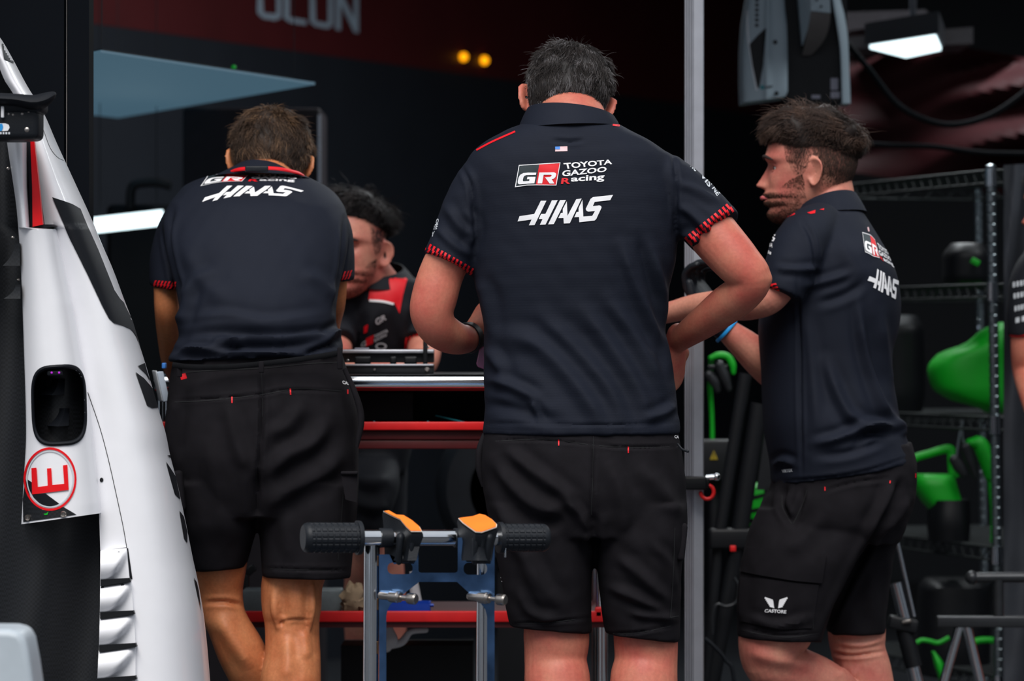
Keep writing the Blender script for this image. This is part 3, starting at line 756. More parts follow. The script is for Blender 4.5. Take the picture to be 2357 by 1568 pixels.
    mb = MB(); mb.rbox(P(1566, 1245, 8.99), (.020, .12, .078), .008, rot=(0, .10, 0)); mb.out('cargo_pocket', M_shorts, shorts)
    mb = MB(); mb.tube([P(1116, 1000, 8.99), P(1104, 1035, 8.98), P(1103, 1080, 8.98), P(1112, 1120, 8.985)], [.006, .007, .007, .004], n=10); mb.out('side_zip', M_shorts, shorts)
    mb = MB(); mb.tube([P(1560, 1022, 8.93), P(1570, 1034, 8.92), P(1583, 1039, 8.915)], [.0018, .0022, .0032], n=8, round_ends=True); mb.out('zip_pull', M_black_rubber, shorts)
    # hair
    def ln(az, z):
        f = np.abs(az); bd = np.interp(f, [0, .75, 1.2, 1.45, 1.75, 2.2, PI], [.068, .055, .01, .025, -.035, -.062, -.058])
        e = np.clip((z - bd) / .04, 0, 1); ear = 1 - .65 * np.exp(-((f - 1.6) / .28) ** 2) * np.clip((.06 - z) / .04, 0, 1)
        return np.where(z > bd, (.006 + .018 * e) * ear, 0)
    make_hair('hair', M, 1.04, ln, 14000, H_grey, person, strand_flow((0.01, -.05, .112), .75), curl=.34, clump=26, lift=.26, tone=(.10, .86), seed=3, capk=.30, rad=.00046, stray=.012)
    band(person, 'watch_strap', M_black_rubber, P(1078, 778, 9.12), P(1096, 768, 9.15) - P(1062, 781, 9.09), .0295, .0295, .018, .003)
    return person


# ================================================================== PERSON: bent forward over the bench (left)
def build_left():
    torso = [(398, 520, 690, 9.60, .075), (408, 470, 712, 9.57, .10), (425, 428, 745, 9.54, .125), (450, 404, 776, 9.50, .145), (480, 386, 796, 9.46, .155), (520, 377, 803, 9.42, .155), (560, 380, 800, 9.38, .15), (620, 392, 790, 9.34, .145), (680, 406, 778, 9.30, .138), (730, 414, 773, 9.28, .134), (765, 412, 780, 9.27, .136), (790, 404, 790, 9.26, .14), (812, 394, 790, 9.26, .142), (826, 384, 786, 9.255, .143, -8)]
    hips = [(800, 404, 782, 9.26, .126, -6), (850, 394, 796, 9.26, .134, -6), (905, 387, 816, 9.26, .146), (960, 382, 826, 9.26, .154), (1040, 380, 826, 9.26, .158), (1110, 388, 825, 9.26, .142), (1190, 410, 822, 9.26, .112)]
    ll = [(1110, 386, 594, 9.26, .124), (1200, 412, 592, 9.265, .118), (1260, 430, 578, 9.275, .10), (1310, 446, 566, 9.285, .092, -4)]
    rl = [(1110, 590, 826, 9.26, .128), (1200, 596, 820, 9.26, .122), (1260, 600, 814, 9.26, .112), (1330, 603, 808, 9.26, .106, 2)]
    body = MB(); body.rings(row_rings(torso, shrink=.026)); body.rings(row_rings(hips[:-1], shrink=.026))
    rleg = [(700, 1200, 9.26, 92), (688, 1290, 9.26, 84), (672, 1345, 9.26, 71), (671, 1400, 9.26, 69), (672, 1430, 9.262, 64), (673, 1470, 9.258, 63), (673, 1520, 9.245, 66), (668, 1580, 9.235, 71), (668, 1650, 9.24, 67), (668, 1760, 9.26, 48), (668, 1880, 9.29, 34), (668, 1945, 9.30, 37)]
    lleg = [(510, 1200, 9.265, 82), (507, 1300, 9.275, 62), (508, 1360, 9.285, 52), (512, 1405, 9.285, 51), (525, 1440, 9.28, 50), (555, 1500, 9.29, 56), (584, 1565, 9.315, 52), (612, 1640, 9.36, 44), (655, 1770, 9.43, 33), (690, 1890, 9.50, 30), (700, 1935, 9.51, 34)]
    for L in (lleg, rleg): limb(body, [(x, y, d, r * (.84 if y < 1300 else 1)) for x, y, d, r in L], n=24)
    # hollow of the knee: two tendons and the calf heads
    body.tube([P(636, 1340, 9.215), P(634, 1400, 9.207), P(640, 1450, 9.212)], [.008, .010, .005], n=12, round_ends=True)
    body.tube([P(716, 1340, 9.215), P(718, 1400, 9.208), P(712, 1450, 9.218)], [.008, .009, .005], n=12, round_ends=True)
    M = head_matrix(622, 379, 9.66, 0, 31, 5)
    body.tube([P(605, 480, 9.52), P(612, 430, 9.58), P(618, 405, 9.63), P(622, 380, 9.68)], [(.085, .08), (.070, .066), (.058, .056), (.055, .054)], n=28, k=5, round_ends=True)
    add_head(body, M, 1.0)
    al = [(418, 500, 9.44, 26), (398, 580, 9.42, 27), (382, 640, 9.42, 27), (382, 680, 9.42, 28), (385, 720, 9.43, 29), (390, 775, 9.48, 28), (397, 830, 9.54, 26), (410, 865, 9.60, 25), (420, 868, 9.64, 25)]
    ar = [(760, 500, 9.46, 24), (778, 580, 9.45, 18), (782, 640, 9.45, 17), (775, 700, 9.47, 20), (762, 745, 9.52, 22), (758, 800, 9.60, 22), (752, 845, 9.68, 22)]
    limb(body, al); limb(body, ar)
    hand(body, P(420, 866, 9.65), (.25, .9, -.2), (.1, .2, 1), 1, .3); hand(body, P(752, 850, 9.68), (-.2, .95, -.1), (-.1, .2, 1), -1, .3)
    V, Fc, E = remesh(body, .0034, 3)
    V = folds(V, Fc, [([(650, 1345), (652, 1390), (650, 1432)], -.004, 10), ([(690, 1350), (688, 1395), (690, 1430)], .003, 12), ([(650, 1432), (672, 1427), (690, 1426), (718, 1429)], -.0016, 3), ([(644, 1433), (653, 1437)], -.003, 5), ([(660, 1460), (662, 1520), (655, 1568)], .004, 14), ([(700, 1450), (706, 1520)], .004, 12), ([(470, 1388), (520, 1386), (556, 1394)], -.004, 5), ([(500, 1420), (540, 1480), (580, 1540)], .005, 16)], 0.0004)
    person = mk('person', V, Fc, M_skin_l, smooth=60)
    tag(person, 'brown-haired person bending over the workbench with back turned, next to the white car', 'person')
    for L, yw in ((lleg, -25), (rleg, 0)): shoe(P(L[-1][0], L[-1][1], L[-1][2] + .01), yw, person)
    mb = MB(); mb.rings(row_rings(torso))
    mb.tube([P(470, 455, 9.50), P(442, 470, 9.48), P(410, 520, 9.45), P(389, 580, 9.43), P(382, 640, 9.42), P(379, 664, 9.42)], [(.02, .03), (.034, .066), (.038, .066), (.034, .06), (.031, .056), (.0295, .055)], n=30, k=6)
    mb.tube([P(720, 455, 9.52), P(742, 472, 9.50), P(770, 525, 9.47), P(783, 580, 9.46), P(786, 632, 9.45), P(787, 648, 9.45)], [(.02, .03), (.030, .066), (.029, .066), (.022, .058), (.0195, .054), (.0185, .052)], n=30, k=6)
    st = [([(400, 798), (480, 800), (560, 782), (660, 778), (775, 770)], .009, 8), ([(395, 822), (440, 806), (520, 812), (640, 812), (700, 815)], .008, 7), ([(410, 775), (520, 760), (640, 770), (770, 752)], -.006, 8), ([(420, 735), (520, 726), (620, 740), (760, 722)], .004, 10), ([(750, 785), (775, 764), (798, 776)], .010, 8), ([(700, 818), (750, 800), (775, 792)], -.007, 7), ([(430, 700), (400, 770), (380, 820)], .006, 10), ([(440, 640), (425, 700), (420, 750)], .005, 10),
          ([(400, 480), (386, 540), (398, 620), (412, 690)], -.007, 6), ([(793, 500), (788, 580), (778, 660), (770, 720)], -.005, 5), ([(415, 690), (445, 650), (500, 620)], .004, 12), ([(770, 690), (740, 650), (690, 630)], .004, 12), ([(420, 560), (460, 640), (520, 690)], .003, 16), ([(480, 790), (520, 780), (570, 800)], .006, 7)]
    shirt, SV, SF = garment('polo_shirt', mb, .0045, 6, st, M_navy, person)
    g = lambda L: tps([a for a, b in L], [(440 + b[0] / 7.857, 370 + b[1] / 7.857) for a, b in L])
    fh = g([((326, 1332), (200, 752)), ((362, 1237), (248, 672)), ((745, 958), (650, 460)), ((845, 958), (745, 458)), ((530, 1402), (385, 740)), ((632, 1397), (480, 712)), ((1197, 944), (1115, 465)), ((876, 1384), (762, 655)), ((1158, 1370), (1072, 645)), ((1480, 918), (1440, 460)), ((1438, 1346), (1400, 632)), ((1715, 1315), (1700, 650)), ((2045, 853), (2035, 548)), ((1995, 948), (1985, 572)), ((1685, 893), (1650, 458)), ((1838, 1085), (1828, 575)), ((1553, 1100), (1535, 545))])
    fg = g([((350, 315), (315, 262)), ((1098, 268), (1033, 272)), ((1025, 683), (918, 382)), ((278, 715), (170, 466)), ((715, 303), (672, 248)), ((655, 667), (545, 388)), ((490, 683), (400, 415))])
    ft = g([((1150, 280), (1165, 252)), ((2030, 212), (1990, 262)), ((2030, 298), (2012, 318)), ((1128, 525), (1070, 330)), ((1925, 435), (1905, 340)), ((1105, 655), (1028, 378)), ((1285, 645), (1225, 380)), ((1885, 615), (1870, 400)), ((1930, 345), (1910, 315))])
    bvh = back_prints(shirt, SV, SF, fg, ft, fh)
    collar('collar', (602, 371, 396, 9.58, 60, .075, 4), (602, 402, 412, 9.54, 112, .10, 2), M_navy, shirt)
    # lanyard round the neck: strap and black buckle
    b3 = MB(); b3.tube([P(518, 402, 9.50), P(545, 391, 9.455), P(575, 388, 9.43), P(612, 387, 9.425), P(650, 390, 9.44), P(685, 398, 9.48), P(697, 404, 9.51)], [(.0055, .003)] * 7, n=8, k=5, up=(0, -.8, .6))
    lan = b3.out('lanyard', M_red, person)
    b3 = MB(); b3.rbox(P(591, 389, 9.425), (.050, .012, .013), .003); b3.out('buckle', M_black_rubber, lan)
    r = random.Random(5)
    stick_one('cuff_marks', slashes((350, 664), (404, 668), (4, -20), 7, r, .3), bvh, .0014, M_red, shirt)
    stick_one('cuff_marks', slashes((786, 647), (807, 643), (2, -22), 3, r, .5), bvh, .0014, M_red, shirt)
    mb = MB(); mb.rings(row_rings(hips)); mb.rings(row_rings(ll)); mb.rings(row_rings(rl))
    st = [([(602, 860), (604, 960), (594, 1100), (590, 1190)], -.006, 5), ([(594, 1080), (592, 1150), (592, 1200)], -.008, 14), ([(520, 920), (545, 1020), (570, 1090)], .005, 14), ([(760, 960), (720, 1020), (660, 1050), (615, 1100)], .008, 16), ([(790, 1040), (740, 1090), (660, 1130), (610, 1170)], .008, 18), ([(700, 930), (660, 980), (615, 1000)], .005, 14), ([(410, 910), (395, 980), (385, 1060)], .006, 12), ([(640, 1140), (660, 1220), (670, 1300)], .004, 18), ([(470, 1000), (500, 1120), (520, 1240)], .004, 18), ([(400, 922), (480, 918), (600, 908), (660, 897), (790, 902)], -.003, 3), ([(605, 1309), (700, 1312), (806, 1313)], -.003, 3)]
    shorts, HV, HF = garment('cargo_shorts', mb, .0045, 3, st, M_shorts, person)
    b2 = bv(HV, HF)
    stick_out('red_bar_tack', [strip2d([(534, 913), (534, 928)], 3), strip2d([(668, 894), (669, 909)], 3), strip2d([(800, 897), (800, 907)], 3)], b2, .0012, M_red, shorts)
    stick_out('waist_lettering', [text_parts('CAS', ((787, 876), (803, 880), (804, 887), (788, 884)), 5)], b2, .0014, M_white, shorts)
    stick_out('seam', [strip2d([(402, 926), (480, 922), (600, 909), (660, 898), (700, 894), (802, 902)], 2.2), strip2d([(602, 858), (604, 910), (604, 960)], 2), strip2d([(420, 858), (500, 852), (600, 848), (700, 838), (778, 834)], 2.4), strip2d([(605, 1309), (700, 1312), (806, 1313)], 2), strip2d([(790, 1130), (778, 1290)], 2)], b2, .001, M_seam, shorts)
    mb = MB(); mb.tube([P(398, 840, 9.12), P(440, 845, 9.10), P(520, 845, 9.102), P(600, 838, 9.10), P(700, 826, 9.105), P(786, 812, 9.13)], [(.006, .003)] * 6, n=10, k=4); mb.out('belt', M_dark, person)
    for x, y0, y1, yy in ((600, 832, 858, 9.088), (781, 800, 850, 9.112), (412, 838, 868, 9.115)):
        mb = MB(); mb.rbox((P(x, y0, yy) + P(x + 3, y1, yy)) / 2, (.011, .006, (y1 - y0) * .00091), .002); mb.out('belt_loop', M_shorts, shorts)
    mb = MB(); mb.rbox(P(422, 867, 9.115), (.013, .003, .012), .001, rot=(0, -.3, 0)); lab = mb.out('woven_tag', M_red, shorts)
    lab['label'] = 'small red woven tag'
    mb = MB(); mb.rbox(P(422, 867, 9.1125), (.005, .0015, .006), .0007, rot=(0, -.3, 0)); 
    # drawn-back zip on the right hip, cargo pocket
    mb = MB(); mb.tube([P(793, 850, 9.15), P(812, 892, 9.14), P(828, 940, 9.14), P(831, 975, 9.14), P(826, 1005, 9.14), P(822, 1030, 9.14)], [.005, .006, .007, .007, .006, .003], n=10); mb.out('side_zip', M_shorts, shorts)
    mb = MB(); a = [P(785, 1088, 9.125), P(823, 1091, 9.13), P(821, 1157, 9.13), P(795, 1150, 9.122)]; mb.prism(a, (0, .02, 0)); mb.rbox(P(804, 1089, 9.125), (.036, .012, .007), .003); mb.out('pocket_flap', M_shorts, shorts, smooth=30)
    mb = MB(); mb.rbox(P(412, 1130, 9.15), (.022, .05, .085), .008, rot=(0, -.1, 0)); mb.out('pocket_flap', M_shorts, shorts)
    def ln(az, z):
        f = np.abs(az); bd = np.interp(f, [0, .75, 1.2, 1.45, 1.75, 2.3, PI], [.066, .05, .01, .022, -.050, -.098, -.105])
        e = np.clip((z - bd) / .04, 0, 1); ear = 1 - .65 * np.exp(-((f - 1.6) / .28) ** 2) * np.clip((.06 - z) / .04, 0, 1)
        return np.where(z > bd, (.010 + .019 * e) * ear, 0)
    make_hair('hair', M, 1.0, ln, 14000, H_brown, person, strand_flow((-.015, -.045, .108), .55), curl=.36, clump=22, lift=.24, tone=(.12, .95), seed=11, zr=(.1155, -.112), capk=.30, rad=.0005, stray=.006)
    return person

# ================================================================== PERSON: seen from behind his left side, face in profile (right)
def build_right():
    torso = [(462, 1880, 1968, 9.64, .07), (482, 1838, 1980, 9.63, .10), (505, 1808, 1995, 9.62, .135), (540, 1790, 2017, 9.61, .165), (590, 1778, 2046, 9.60, .19), (640, 1766, 2066, 9.60, .195), (700, 1752, 2073, 9.60, .195), (760, 1746, 2068, 9.60, .19), (820, 1750, 2055, 9.60, .185), (860, 1753, 2053, 9.60, .185), (920, 1754, 2064, 9.60, .19), (975, 1756, 2076, 9.60, .195), (1020, 1763, 2090, 9.60, .195), (1060, 1772, 2102, 9.60, .195, -8), (1090, 1775, 2106, 9.60, .192, -26)]
    hips = [(1040, 1782, 2096, 9.60, .18, -24), (1100, 1772, 2110, 9.60, .185, -22), (1150, 1756, 2106, 9.60, .19), (1200, 1736, 2090, 9.60, .185), (1250, 1722, 2064, 9.60, .15)]
    nl = [(1170, 1745, 2075, 9.54, .10), (1230, 1722, 2020, 9.52, .105), (1290, 1708, 1978, 9.51, .105), (1350, 1700, 1943, 9.51, .10), (1410, 1697, 1915, 9.51, .095), (1472, 1697, 1892, 9.51, .09, 6)]
    rl = [(1170, 1850, 2100, 9.68, .10), (1250, 1880, 2062, 9.69, .10), (1330, 1895, 2050, 9.69, .095), (1400, 1900, 2043, 9.69, .09), (1458, 1902, 2038, 9.69, .085, 2)]
    body = MB(); body.rings(row_rings(torso, shrink=.026)); body.rings(row_rings(hips[:-1], shrink=.026))
    nleg = [(1880, 1200, 9.54, 90), (1830, 1350, 9.51, 92), (1790, 1440, 9.51, 86), (1772, 1490, 9.51, 74), (1780, 1530, 9.52, 64), (1835, 1552, 9.56, 62), (1895, 1580, 9.60, 60), (1960, 1630, 9.64, 52), (2040, 1700, 9.70, 38), (2090, 1745, 9.73, 32)]
    rleg = [(1980, 1200, 9.68, 90), (1972, 1350, 9.69, 78), (1972, 1450, 9.69, 67), (1976, 1500, 9.69, 63), (1990, 1550, 9.69, 63), (2000, 1620, 9.69, 62), (2010, 1720, 9.69, 48), (2020, 1830, 9.69, 33), (2022, 1895, 9.69, 34)]
    for L in (nleg, rleg): limb(body, [(x, y, d, r * (.80 if y < 1440 else 1)) for x, y, d, r in L], n=24)
    M = head_matrix(1861, 387, 9.66, 86, -1, -2)
    body.tube([P(1914, 520, 9.64), P(1912, 470, 9.645), P(1914, 432, 9.65), P(1906, 402, 9.655)], [(.080, .08), (.060, .062), (.048, .047), (.044, .040)], n=28, k=5, round_ends=True)
    add_head(body, M, 1.03)
    al = [(1852, 550, 9.47, 32), (1828, 610, 9.43, 36), (1800, 655, 9.41, 36), (1768, 688, 9.41, 37), (1720, 700, 9.46, 38), (1660, 702, 9.53, 35), (1600, 706, 9.60, 29), (1555, 716, 9.64, 25), (1530, 722, 9.66, 24)]
    ar = [(1850, 600, 9.76, 34), (1830, 720, 9.77, 40), (1812, 830, 9.76, 44), (1790, 858, 9.74, 43), (1750, 826, 9.72, 42), (1715, 795, 9.71, 36), (1678, 764, 9.70, 28), (1660, 745, 9.70, 25)]
    limb(body, al); limb(body, ar)
    hand(body, P(1530, 722, 9.66), (-.9, .3, -.2), (0, -.3, 1), 1, .5)
    hand(body, P(1655, 740, 9.70), (-.55, .1, .8), (-.6, .5, -.4), 1, .72, .5)
    V, Fc, E = remesh(body, .0028, 2)
    V = folds(V, Fc, [([(1905, 1500), (1960, 1510), (2035, 1500)], -.004, 4), ([(1920, 1478), (1980, 1486), (2030, 1474)], .003, 6), ([(1930, 1540), (1975, 1560)], .004, 14), ([(1720, 1500), (1790, 1520), (1880, 1530)], .004, 14)], .0004)
    person = mk('person', V, Fc, M_skin_r, smooth=60)
    tag(person, 'bearded person with dark curly hair looking left, side-on beside the metal pole', 'person')
    shoe(P(nleg[-1][0], nleg[-1][1], nleg[-1][2]), 100, person); shoe(P(rleg[-1][0], rleg[-1][1], rleg[-1][2]), 80, person)
    person.children[-2].location.z = P(0, nleg[-1][1], nleg[-1][2]).z - .09
    # eyes, lips
    Ev = lambda x, y, z: M @ (Vector((x, y, z)) * 1.03)
    for s in (-1, 1):
        mb = MB(); mb.ball(Ev(.031 * s, .0622, .0), .0122, 20); e = mb.out('eye', M_eye, person)
        mb = MB(); mb.ball(Ev(.031 * s, .0700, -.001), .0056, 14); mb.out('iris', M_iris, e)
        mb = MB(); mb.tube([Ev(.013 * s, .0955, .017), Ev(.030 * s, .0950, .0235), Ev(.046 * s, .0840, .020), Ev(.052 * s, .076, .016)], [.0022, .0036, .003, .001], n=8); mb.out('eyebrow', M_brow, person)
        mb = MB(); mb.tube([Ev(.016 * s, .0725, .003), Ev(.031 * s, .0750, .0085), Ev(.047 * s, .0635, .001)], [.0025, .0048, .0025], n=10); mb.out('eyelid', M_skin_r, person)
        mb = MB(); mb.tube([Ev(.017 * s, .0735, -.003), Ev(.031 * s, .0755, -.0085), Ev(.046 * s, .0645, -.003)], [.0015, .003, .0015], n=10); mb.out('eyelid', M_skin_r, person)
    mb = MB(); mb.tube([M @ Vector((-.022, .086, -.069)), M @ Vector((-.010, .0985, -.067)), M @ Vector((0, .1005, -.068)), M @ Vector((.010, .0985, -.067)), M @ Vector((.022, .086, -.069))], [.002, .0045, .005, .0045, .002], n=10); mb.out('lips', M_lip, person)
    mb = MB(); mb.rings(row_rings(torso))
    mb.tube([P(1900, 500, 9.58), P(1872, 520, 9.53), P(1842, 562, 9.45), P(1822, 610, 9.42), P(1806, 650, 9.405), P(1795, 678, 9.40)], [(.02, .03), (.046, .066), (.057, .07), (.056, .062), (.050, .056), (.047, .054)], n=30, k=6)
    mb.tube([P(1870, 530, 9.70), P(1848, 600, 9.75), P(1830, 700, 9.77)], [.05, .056, .052], n=24, k=6, round_ends=True)
    st = [([(1846, 508), (1868, 545), (1878, 600), (1880, 650)], -.004, 5), ([(1785, 618), (1830, 621), (1890, 618)], .005, 7), ([(1850, 660), (1910, 645), (1960, 628)], .006, 8), ([(1880, 700), (1940, 680), (1990, 650)], -.005, 9),
          ([(1975, 690), (1985, 780), (2000, 850), (2030, 930), (2068, 975)], .009, 9), ([(1900, 830), (1935, 920), (1970, 965), (2060, 985)], .008, 11), ([(1870, 1022), (1930, 1008), (2000, 980), (2080, 985)], .009, 9), ([(1960, 1030), (2000, 1000), (2050, 990)], -.008, 9), ([(1880, 1050), (1960, 1040), (2040, 1010)], -.006, 8), ([(2060, 960), (2078, 985), (2080, 1005)], .007, 8), ([(1836, 640), (1840, 800), (1842, 960), (1845, 1090)], -.0035, 4), ([(1850, 700), (1870, 850), (1880, 1000)], .004, 12), ([(1780, 1075), (1800, 1060), (1830, 1070)], .006, 7), ([(1782, 1108), (1900, 1100), (2000, 1082), (2098, 1050)], -.0025, 3), ([(2030, 720), (2040, 820), (2055, 900)], .005, 10), ([(1920, 520), (1960, 600), (1990, 640)], .003, 16)]
    shirt, SV, SF = garment('polo_shirt', mb, .0045, 6, st, M_navy, person)
    g = lambda L: tps([a for a, b in L], [(1640 + b[0] / 3.016, 200 + b[1] / 3.016) for a, b in L])
    fg = g([((350, 315), (1038, 1010)), ((1098, 268), (1125, 1062)), ((1025, 683), (1158, 1190)), ((278, 715), (1058, 1148)), ((715, 303), (1092, 1032)), ((655, 667), (1112, 1172))])
    ft = g([((1150, 280), (1140, 1082)), ((2030, 212), (1215, 1132)), ((1130, 525), (1158, 1168)), ((1925, 435), (1240, 1212)), ((1105, 655), (1166, 1195)), ((1885, 615), (1262, 1258))])
    fh = g([((326, 1332), (1075, 1345)), ((362, 1237), (1088, 1315)), ((745, 958), (1142, 1264)), ((632, 1397), (1132, 1402)), ((1090, 948), (1180, 1285)), ((978, 1380), (1180, 1430)), ((1480, 918), (1232, 1320)), ((1266, 1365), (1222, 1450)), ((2045, 853), (1292, 1348)), ((1715, 1315), (1268, 1475))])
    bvh = back_prints(shirt, SV, SF, fg, ft, fh)
    stick_out('flag', [tri2d([(1996, 524), (1999, 523), (2001, 533), (1998, 533)], 5)], bvh, .0012, M_pinkp, shirt)
    collar('collar', (1905, 444, 470, 9.645, 66, .085, -16), (1912, 488, 498, 9.63, 80, .115, -8), M_navy, shirt)
    pts = [(1804, 500), (1830, 487), (1830, 494), (1806, 503)]
    stick_out('red_shoulder_mark', [tri2d(p, 5) for p in (pts, [(1858, 490), (1877, 484), (1876, 491), (1866, 493)], [(1886, 483), (1897, 480), (1896, 484)], [(1763, 530), (1768, 526), (1762, 536)])], bvh, .0013, M_red, shirt)
    r = random.Random(9)
    stick_one('cuff_marks', slashes((1764, 656), (1781, 692), (22, -8), 5, r, .3), bvh, .0014, M_red, shirt)
    lion = [(1768, 538), (1776, 534), (1780, 538), (1786, 537), (1785, 543), (1780, 545), (1785, 549), (1781, 556), (1774, 555), (1770, 552), (1764, 553), (1768, 548)]
    stick_out('sleeve_emblem', [tri2d(lion, 4)], bvh, .0014, M_white, shirt)
    stick_out('sleeve_lettering', [text_parts('SINGHA', ((1752, 550), (1780, 561), (1778, 571), (1752, 559)), 4, .01), text_parts('sis', ((1764, 574), (1777, 579), (1775, 587), (1763, 581)), 4, .02)], bvh, .0014, M_white, shirt)
    stick_out('hem_lettering', [text_parts('VIRTEX', ((1800, 1082), (1824, 1079), (1825, 1086), (1801, 1089)), 5)], bvh, .0014, M_grey_print, shirt)
    mb = MB(); mb.rings(row_rings(hips)); mb.rings(row_rings(nl)); mb.rings(row_rings(rl))
    st = [([(2074, 1110), (2030, 1200), (1975, 1300), (1925, 1400), (1900, 1470)], -.010, 8), ([(2050, 1105), (2040, 1160), (1990, 1250)], .007, 12), ([(2090, 1140), (2070, 1190), (2040, 1225)], .007, 9), ([(2080, 1190), (2050, 1230), (2020, 1260)], -.006, 9), ([(1900, 1180), (1850, 1240), (1790, 1270)], .004, 16), ([(1900, 1130), (1960, 1112), (2050, 1100)], -.003, 4), ([(1700, 1440), (1780, 1462), (1880, 1460)], -.003, 3), ([(1710, 1300), (1705, 1380), (1700, 1430)], .005, 10), ([(1720, 1420), (1790, 1440), (1870, 1420)], .005, 8), ([(1810, 1118), (1799, 1160), (1823, 1208)], -.007, 7), ([(1850, 1125), (1842, 1165), (1826, 1208)], -.005, 6), ([(2000, 1300), (2010, 1380), (2020, 1450)], .003, 14)]
    shorts, HV, HF = garment('cargo_shorts', mb, .0045, 3, st, M_shorts, person)
    b2 = bv(HV, HF)
    stick_out('red_bar_tack', [strip2d([(1899, 1121), (1899, 1130)], 2.6), strip2d([(2107, 1090), (2107, 1100)], 2.6), strip2d([(2049, 1107), (2048, 1113)], 2.6)], b2, .0013, M_red, shorts)
    stick_out('seam', [strip2d([(1700, 1448), (1760, 1462), (1820, 1467), (1886, 1458)], 2), strip2d([(1800, 1140), (1802, 1170), (1822, 1206)], 2.4), strip2d([(1858, 1128), (1848, 1160), (1826, 1206)], 2.4), strip2d([(1879, 1340), (1871, 1448)], 2)], b2, .001, M_seam, shorts)
    def flap(pts, name, off):
        V2, F2 = tri2d(pts, 12); q = stick([(V2, F2)], b2, off)
        bm = bmesh.new(); vs = [bm.verts.new(v) for v in q.v]
        for f in q.f: bm.faces.new([vs[i] for i in f])
        g2 = bmesh.ops.extrude_face_region(bm, geom=bm.faces[:]); bmesh.ops.translate(bm, vec=(0, .012, 0), verts=[v for v in g2['geom'] if isinstance(v, bmesh.types.BMVert)])
        bm.verts.index_update(); m2 = MB(); m2.add([v.co for v in bm.verts], [[v.index for v in f.verts] for f in bm.faces]); bm.free()
        return m2.out(name, M_shorts, shorts, smooth=35)
    flap([(1724, 1260), (1770, 1268), (1830, 1275), (1901, 1280), (1896, 1310), (1891, 1342), (1830, 1337), (1760, 1326), (1706, 1316), (1712, 1285)], 'pocket_flap', .007)
    flap([(1706, 1330), (1760, 1332), (1830, 1342), (1884, 1346), (1876, 1400), (1868, 1446), (1800, 1448), (1704, 1430), (1703, 1380)], 'cargo_pocket', .004)
    b5 = b2
    wing = []
    for sgn in (1, -1):
        for k in range(6):
            t = k / 5; bx, by = 1787 + sgn * (4 + 2 * t), 1400 - 3 * k; tx, ty = 1787 + sgn * (14 + 11 * t), 1396 - 19 * t
            wing.append(tri2d([(bx, by), (bx + sgn * 2, by - 5), (tx, ty - 3), (tx + sgn * 1, ty + 1)], 4))
    stick_one('wing_emblem', wing, bv([v for v in map(tuple, HV)], HF), .0075, M_white, shorts)
    stick_out('leg_lettering', [text_parts('CASTORE', ((1762, 1402), (1810, 1404), (1809, 1411), (1761, 1409)), 5)], b2, .0075, M_white, shorts)
    def ln(az, z):
        f = np.abs(az); bd = np.interp(f, [0, .75, 1.1, 1.35, 1.75, 2.3, PI], [.060, .050, .005, .0, -.03, -.045, -.040])
        cut = np.interp(f, [0, .8, 1.3, 1.8, 2.5, PI], [.055, .052, .046, .046, .030, .026])
        return np.where(z > cut, (.008 + .034 * np.clip((z - cut) / .035, 0, 1)) * (1 + .35 * np.exp(-(f / .9) ** 2)), 0.0)
    def fade(az, z):
        f = np.abs(az); bd = np.interp(f, [0, .9, 1.1, 1.35, 1.55, 1.75, 2.3, PI], [.07, .06, .0, -.03, .015, -.045, -.062, -.060]); cut = np.interp(f, [0, .8, 1.3, 1.8, 2.5, PI], [.058, .056, .054, .054, .038, .034])
        return np.where((z > bd) & (z < cut), .002 + .006 * np.clip((z - bd) / .06, 0, 1), 0.0)
    make_hair('hair', M, 1.03, ln, 12000, H_dkbrown, person, strand_flow((0, -.07, .10), .12, .5), curl=.95, clump=20, lift=.42, tone=(.12, .9), seed=21, capk=.38, rad=.0005, bumpamp=.6, stray=.003, hug=.6)
    make_hair('short_side_hair', M, 1.03, fade, 24000, H_dkbrown, person, strand_flow((0, -.05, .12), .8), curl=.1, clump=60, lift=.25, tone=(.2, .8), seed=22, cap=False, rad=.00016, nseg=3, stray=0, clv=.1)
    def beard(az, z):
        f = np.abs(az); up = np.interp(f, [0, .25, .5, .9, 1.15, 1.4, 1.55, 1.75, 1.9], [-.050, -.050, -.052, -.042, -.024, -.012, -.045, -.075, -.10]); lo = -.122
        lipz = (np.abs(z + .066) < .007) & (f < .28)
        return np.where((z < up) & (z > lo) & (f < 1.9) & ~lipz, .005 + .003 * (f < .6), 0)
    make_hair('beard', M, 1.03, beard, 20000, H_beard, person, strand_flow((0, 0, .12), 1.0), curl=.25, clump=70, lift=.4, tone=(.0, .8), seed=23, zr=(.0, -.119), cap=False, rad=.00021, nseg=3, stray=0, clv=.1)
    # black work glove with a blue cuff on the far hand
    ad = (P(1660, 745, 9.70) - P(1690, 772, 9.70)).normalized()
    band(person, 'glove_cuff', M_lightblue, P(1672, 762, 9.70), ad, .029, .029, .007, .003)
    g = MB(); hand(g, P(1655, 740, 9.70), (-.55, .1, .8), (-.6, .5, -.4), 1, .72, 1.06); g.tube([P(1676, 764, 9.70), P(1655, 742, 9.70), P(1645, 725, 9.705)], [.0285, .0295, .029], n=20)
    gv, gf, ge = remesh(g, .003, 2); mk('work_glove', gv, gf, M_black_rubber, person)
    return person

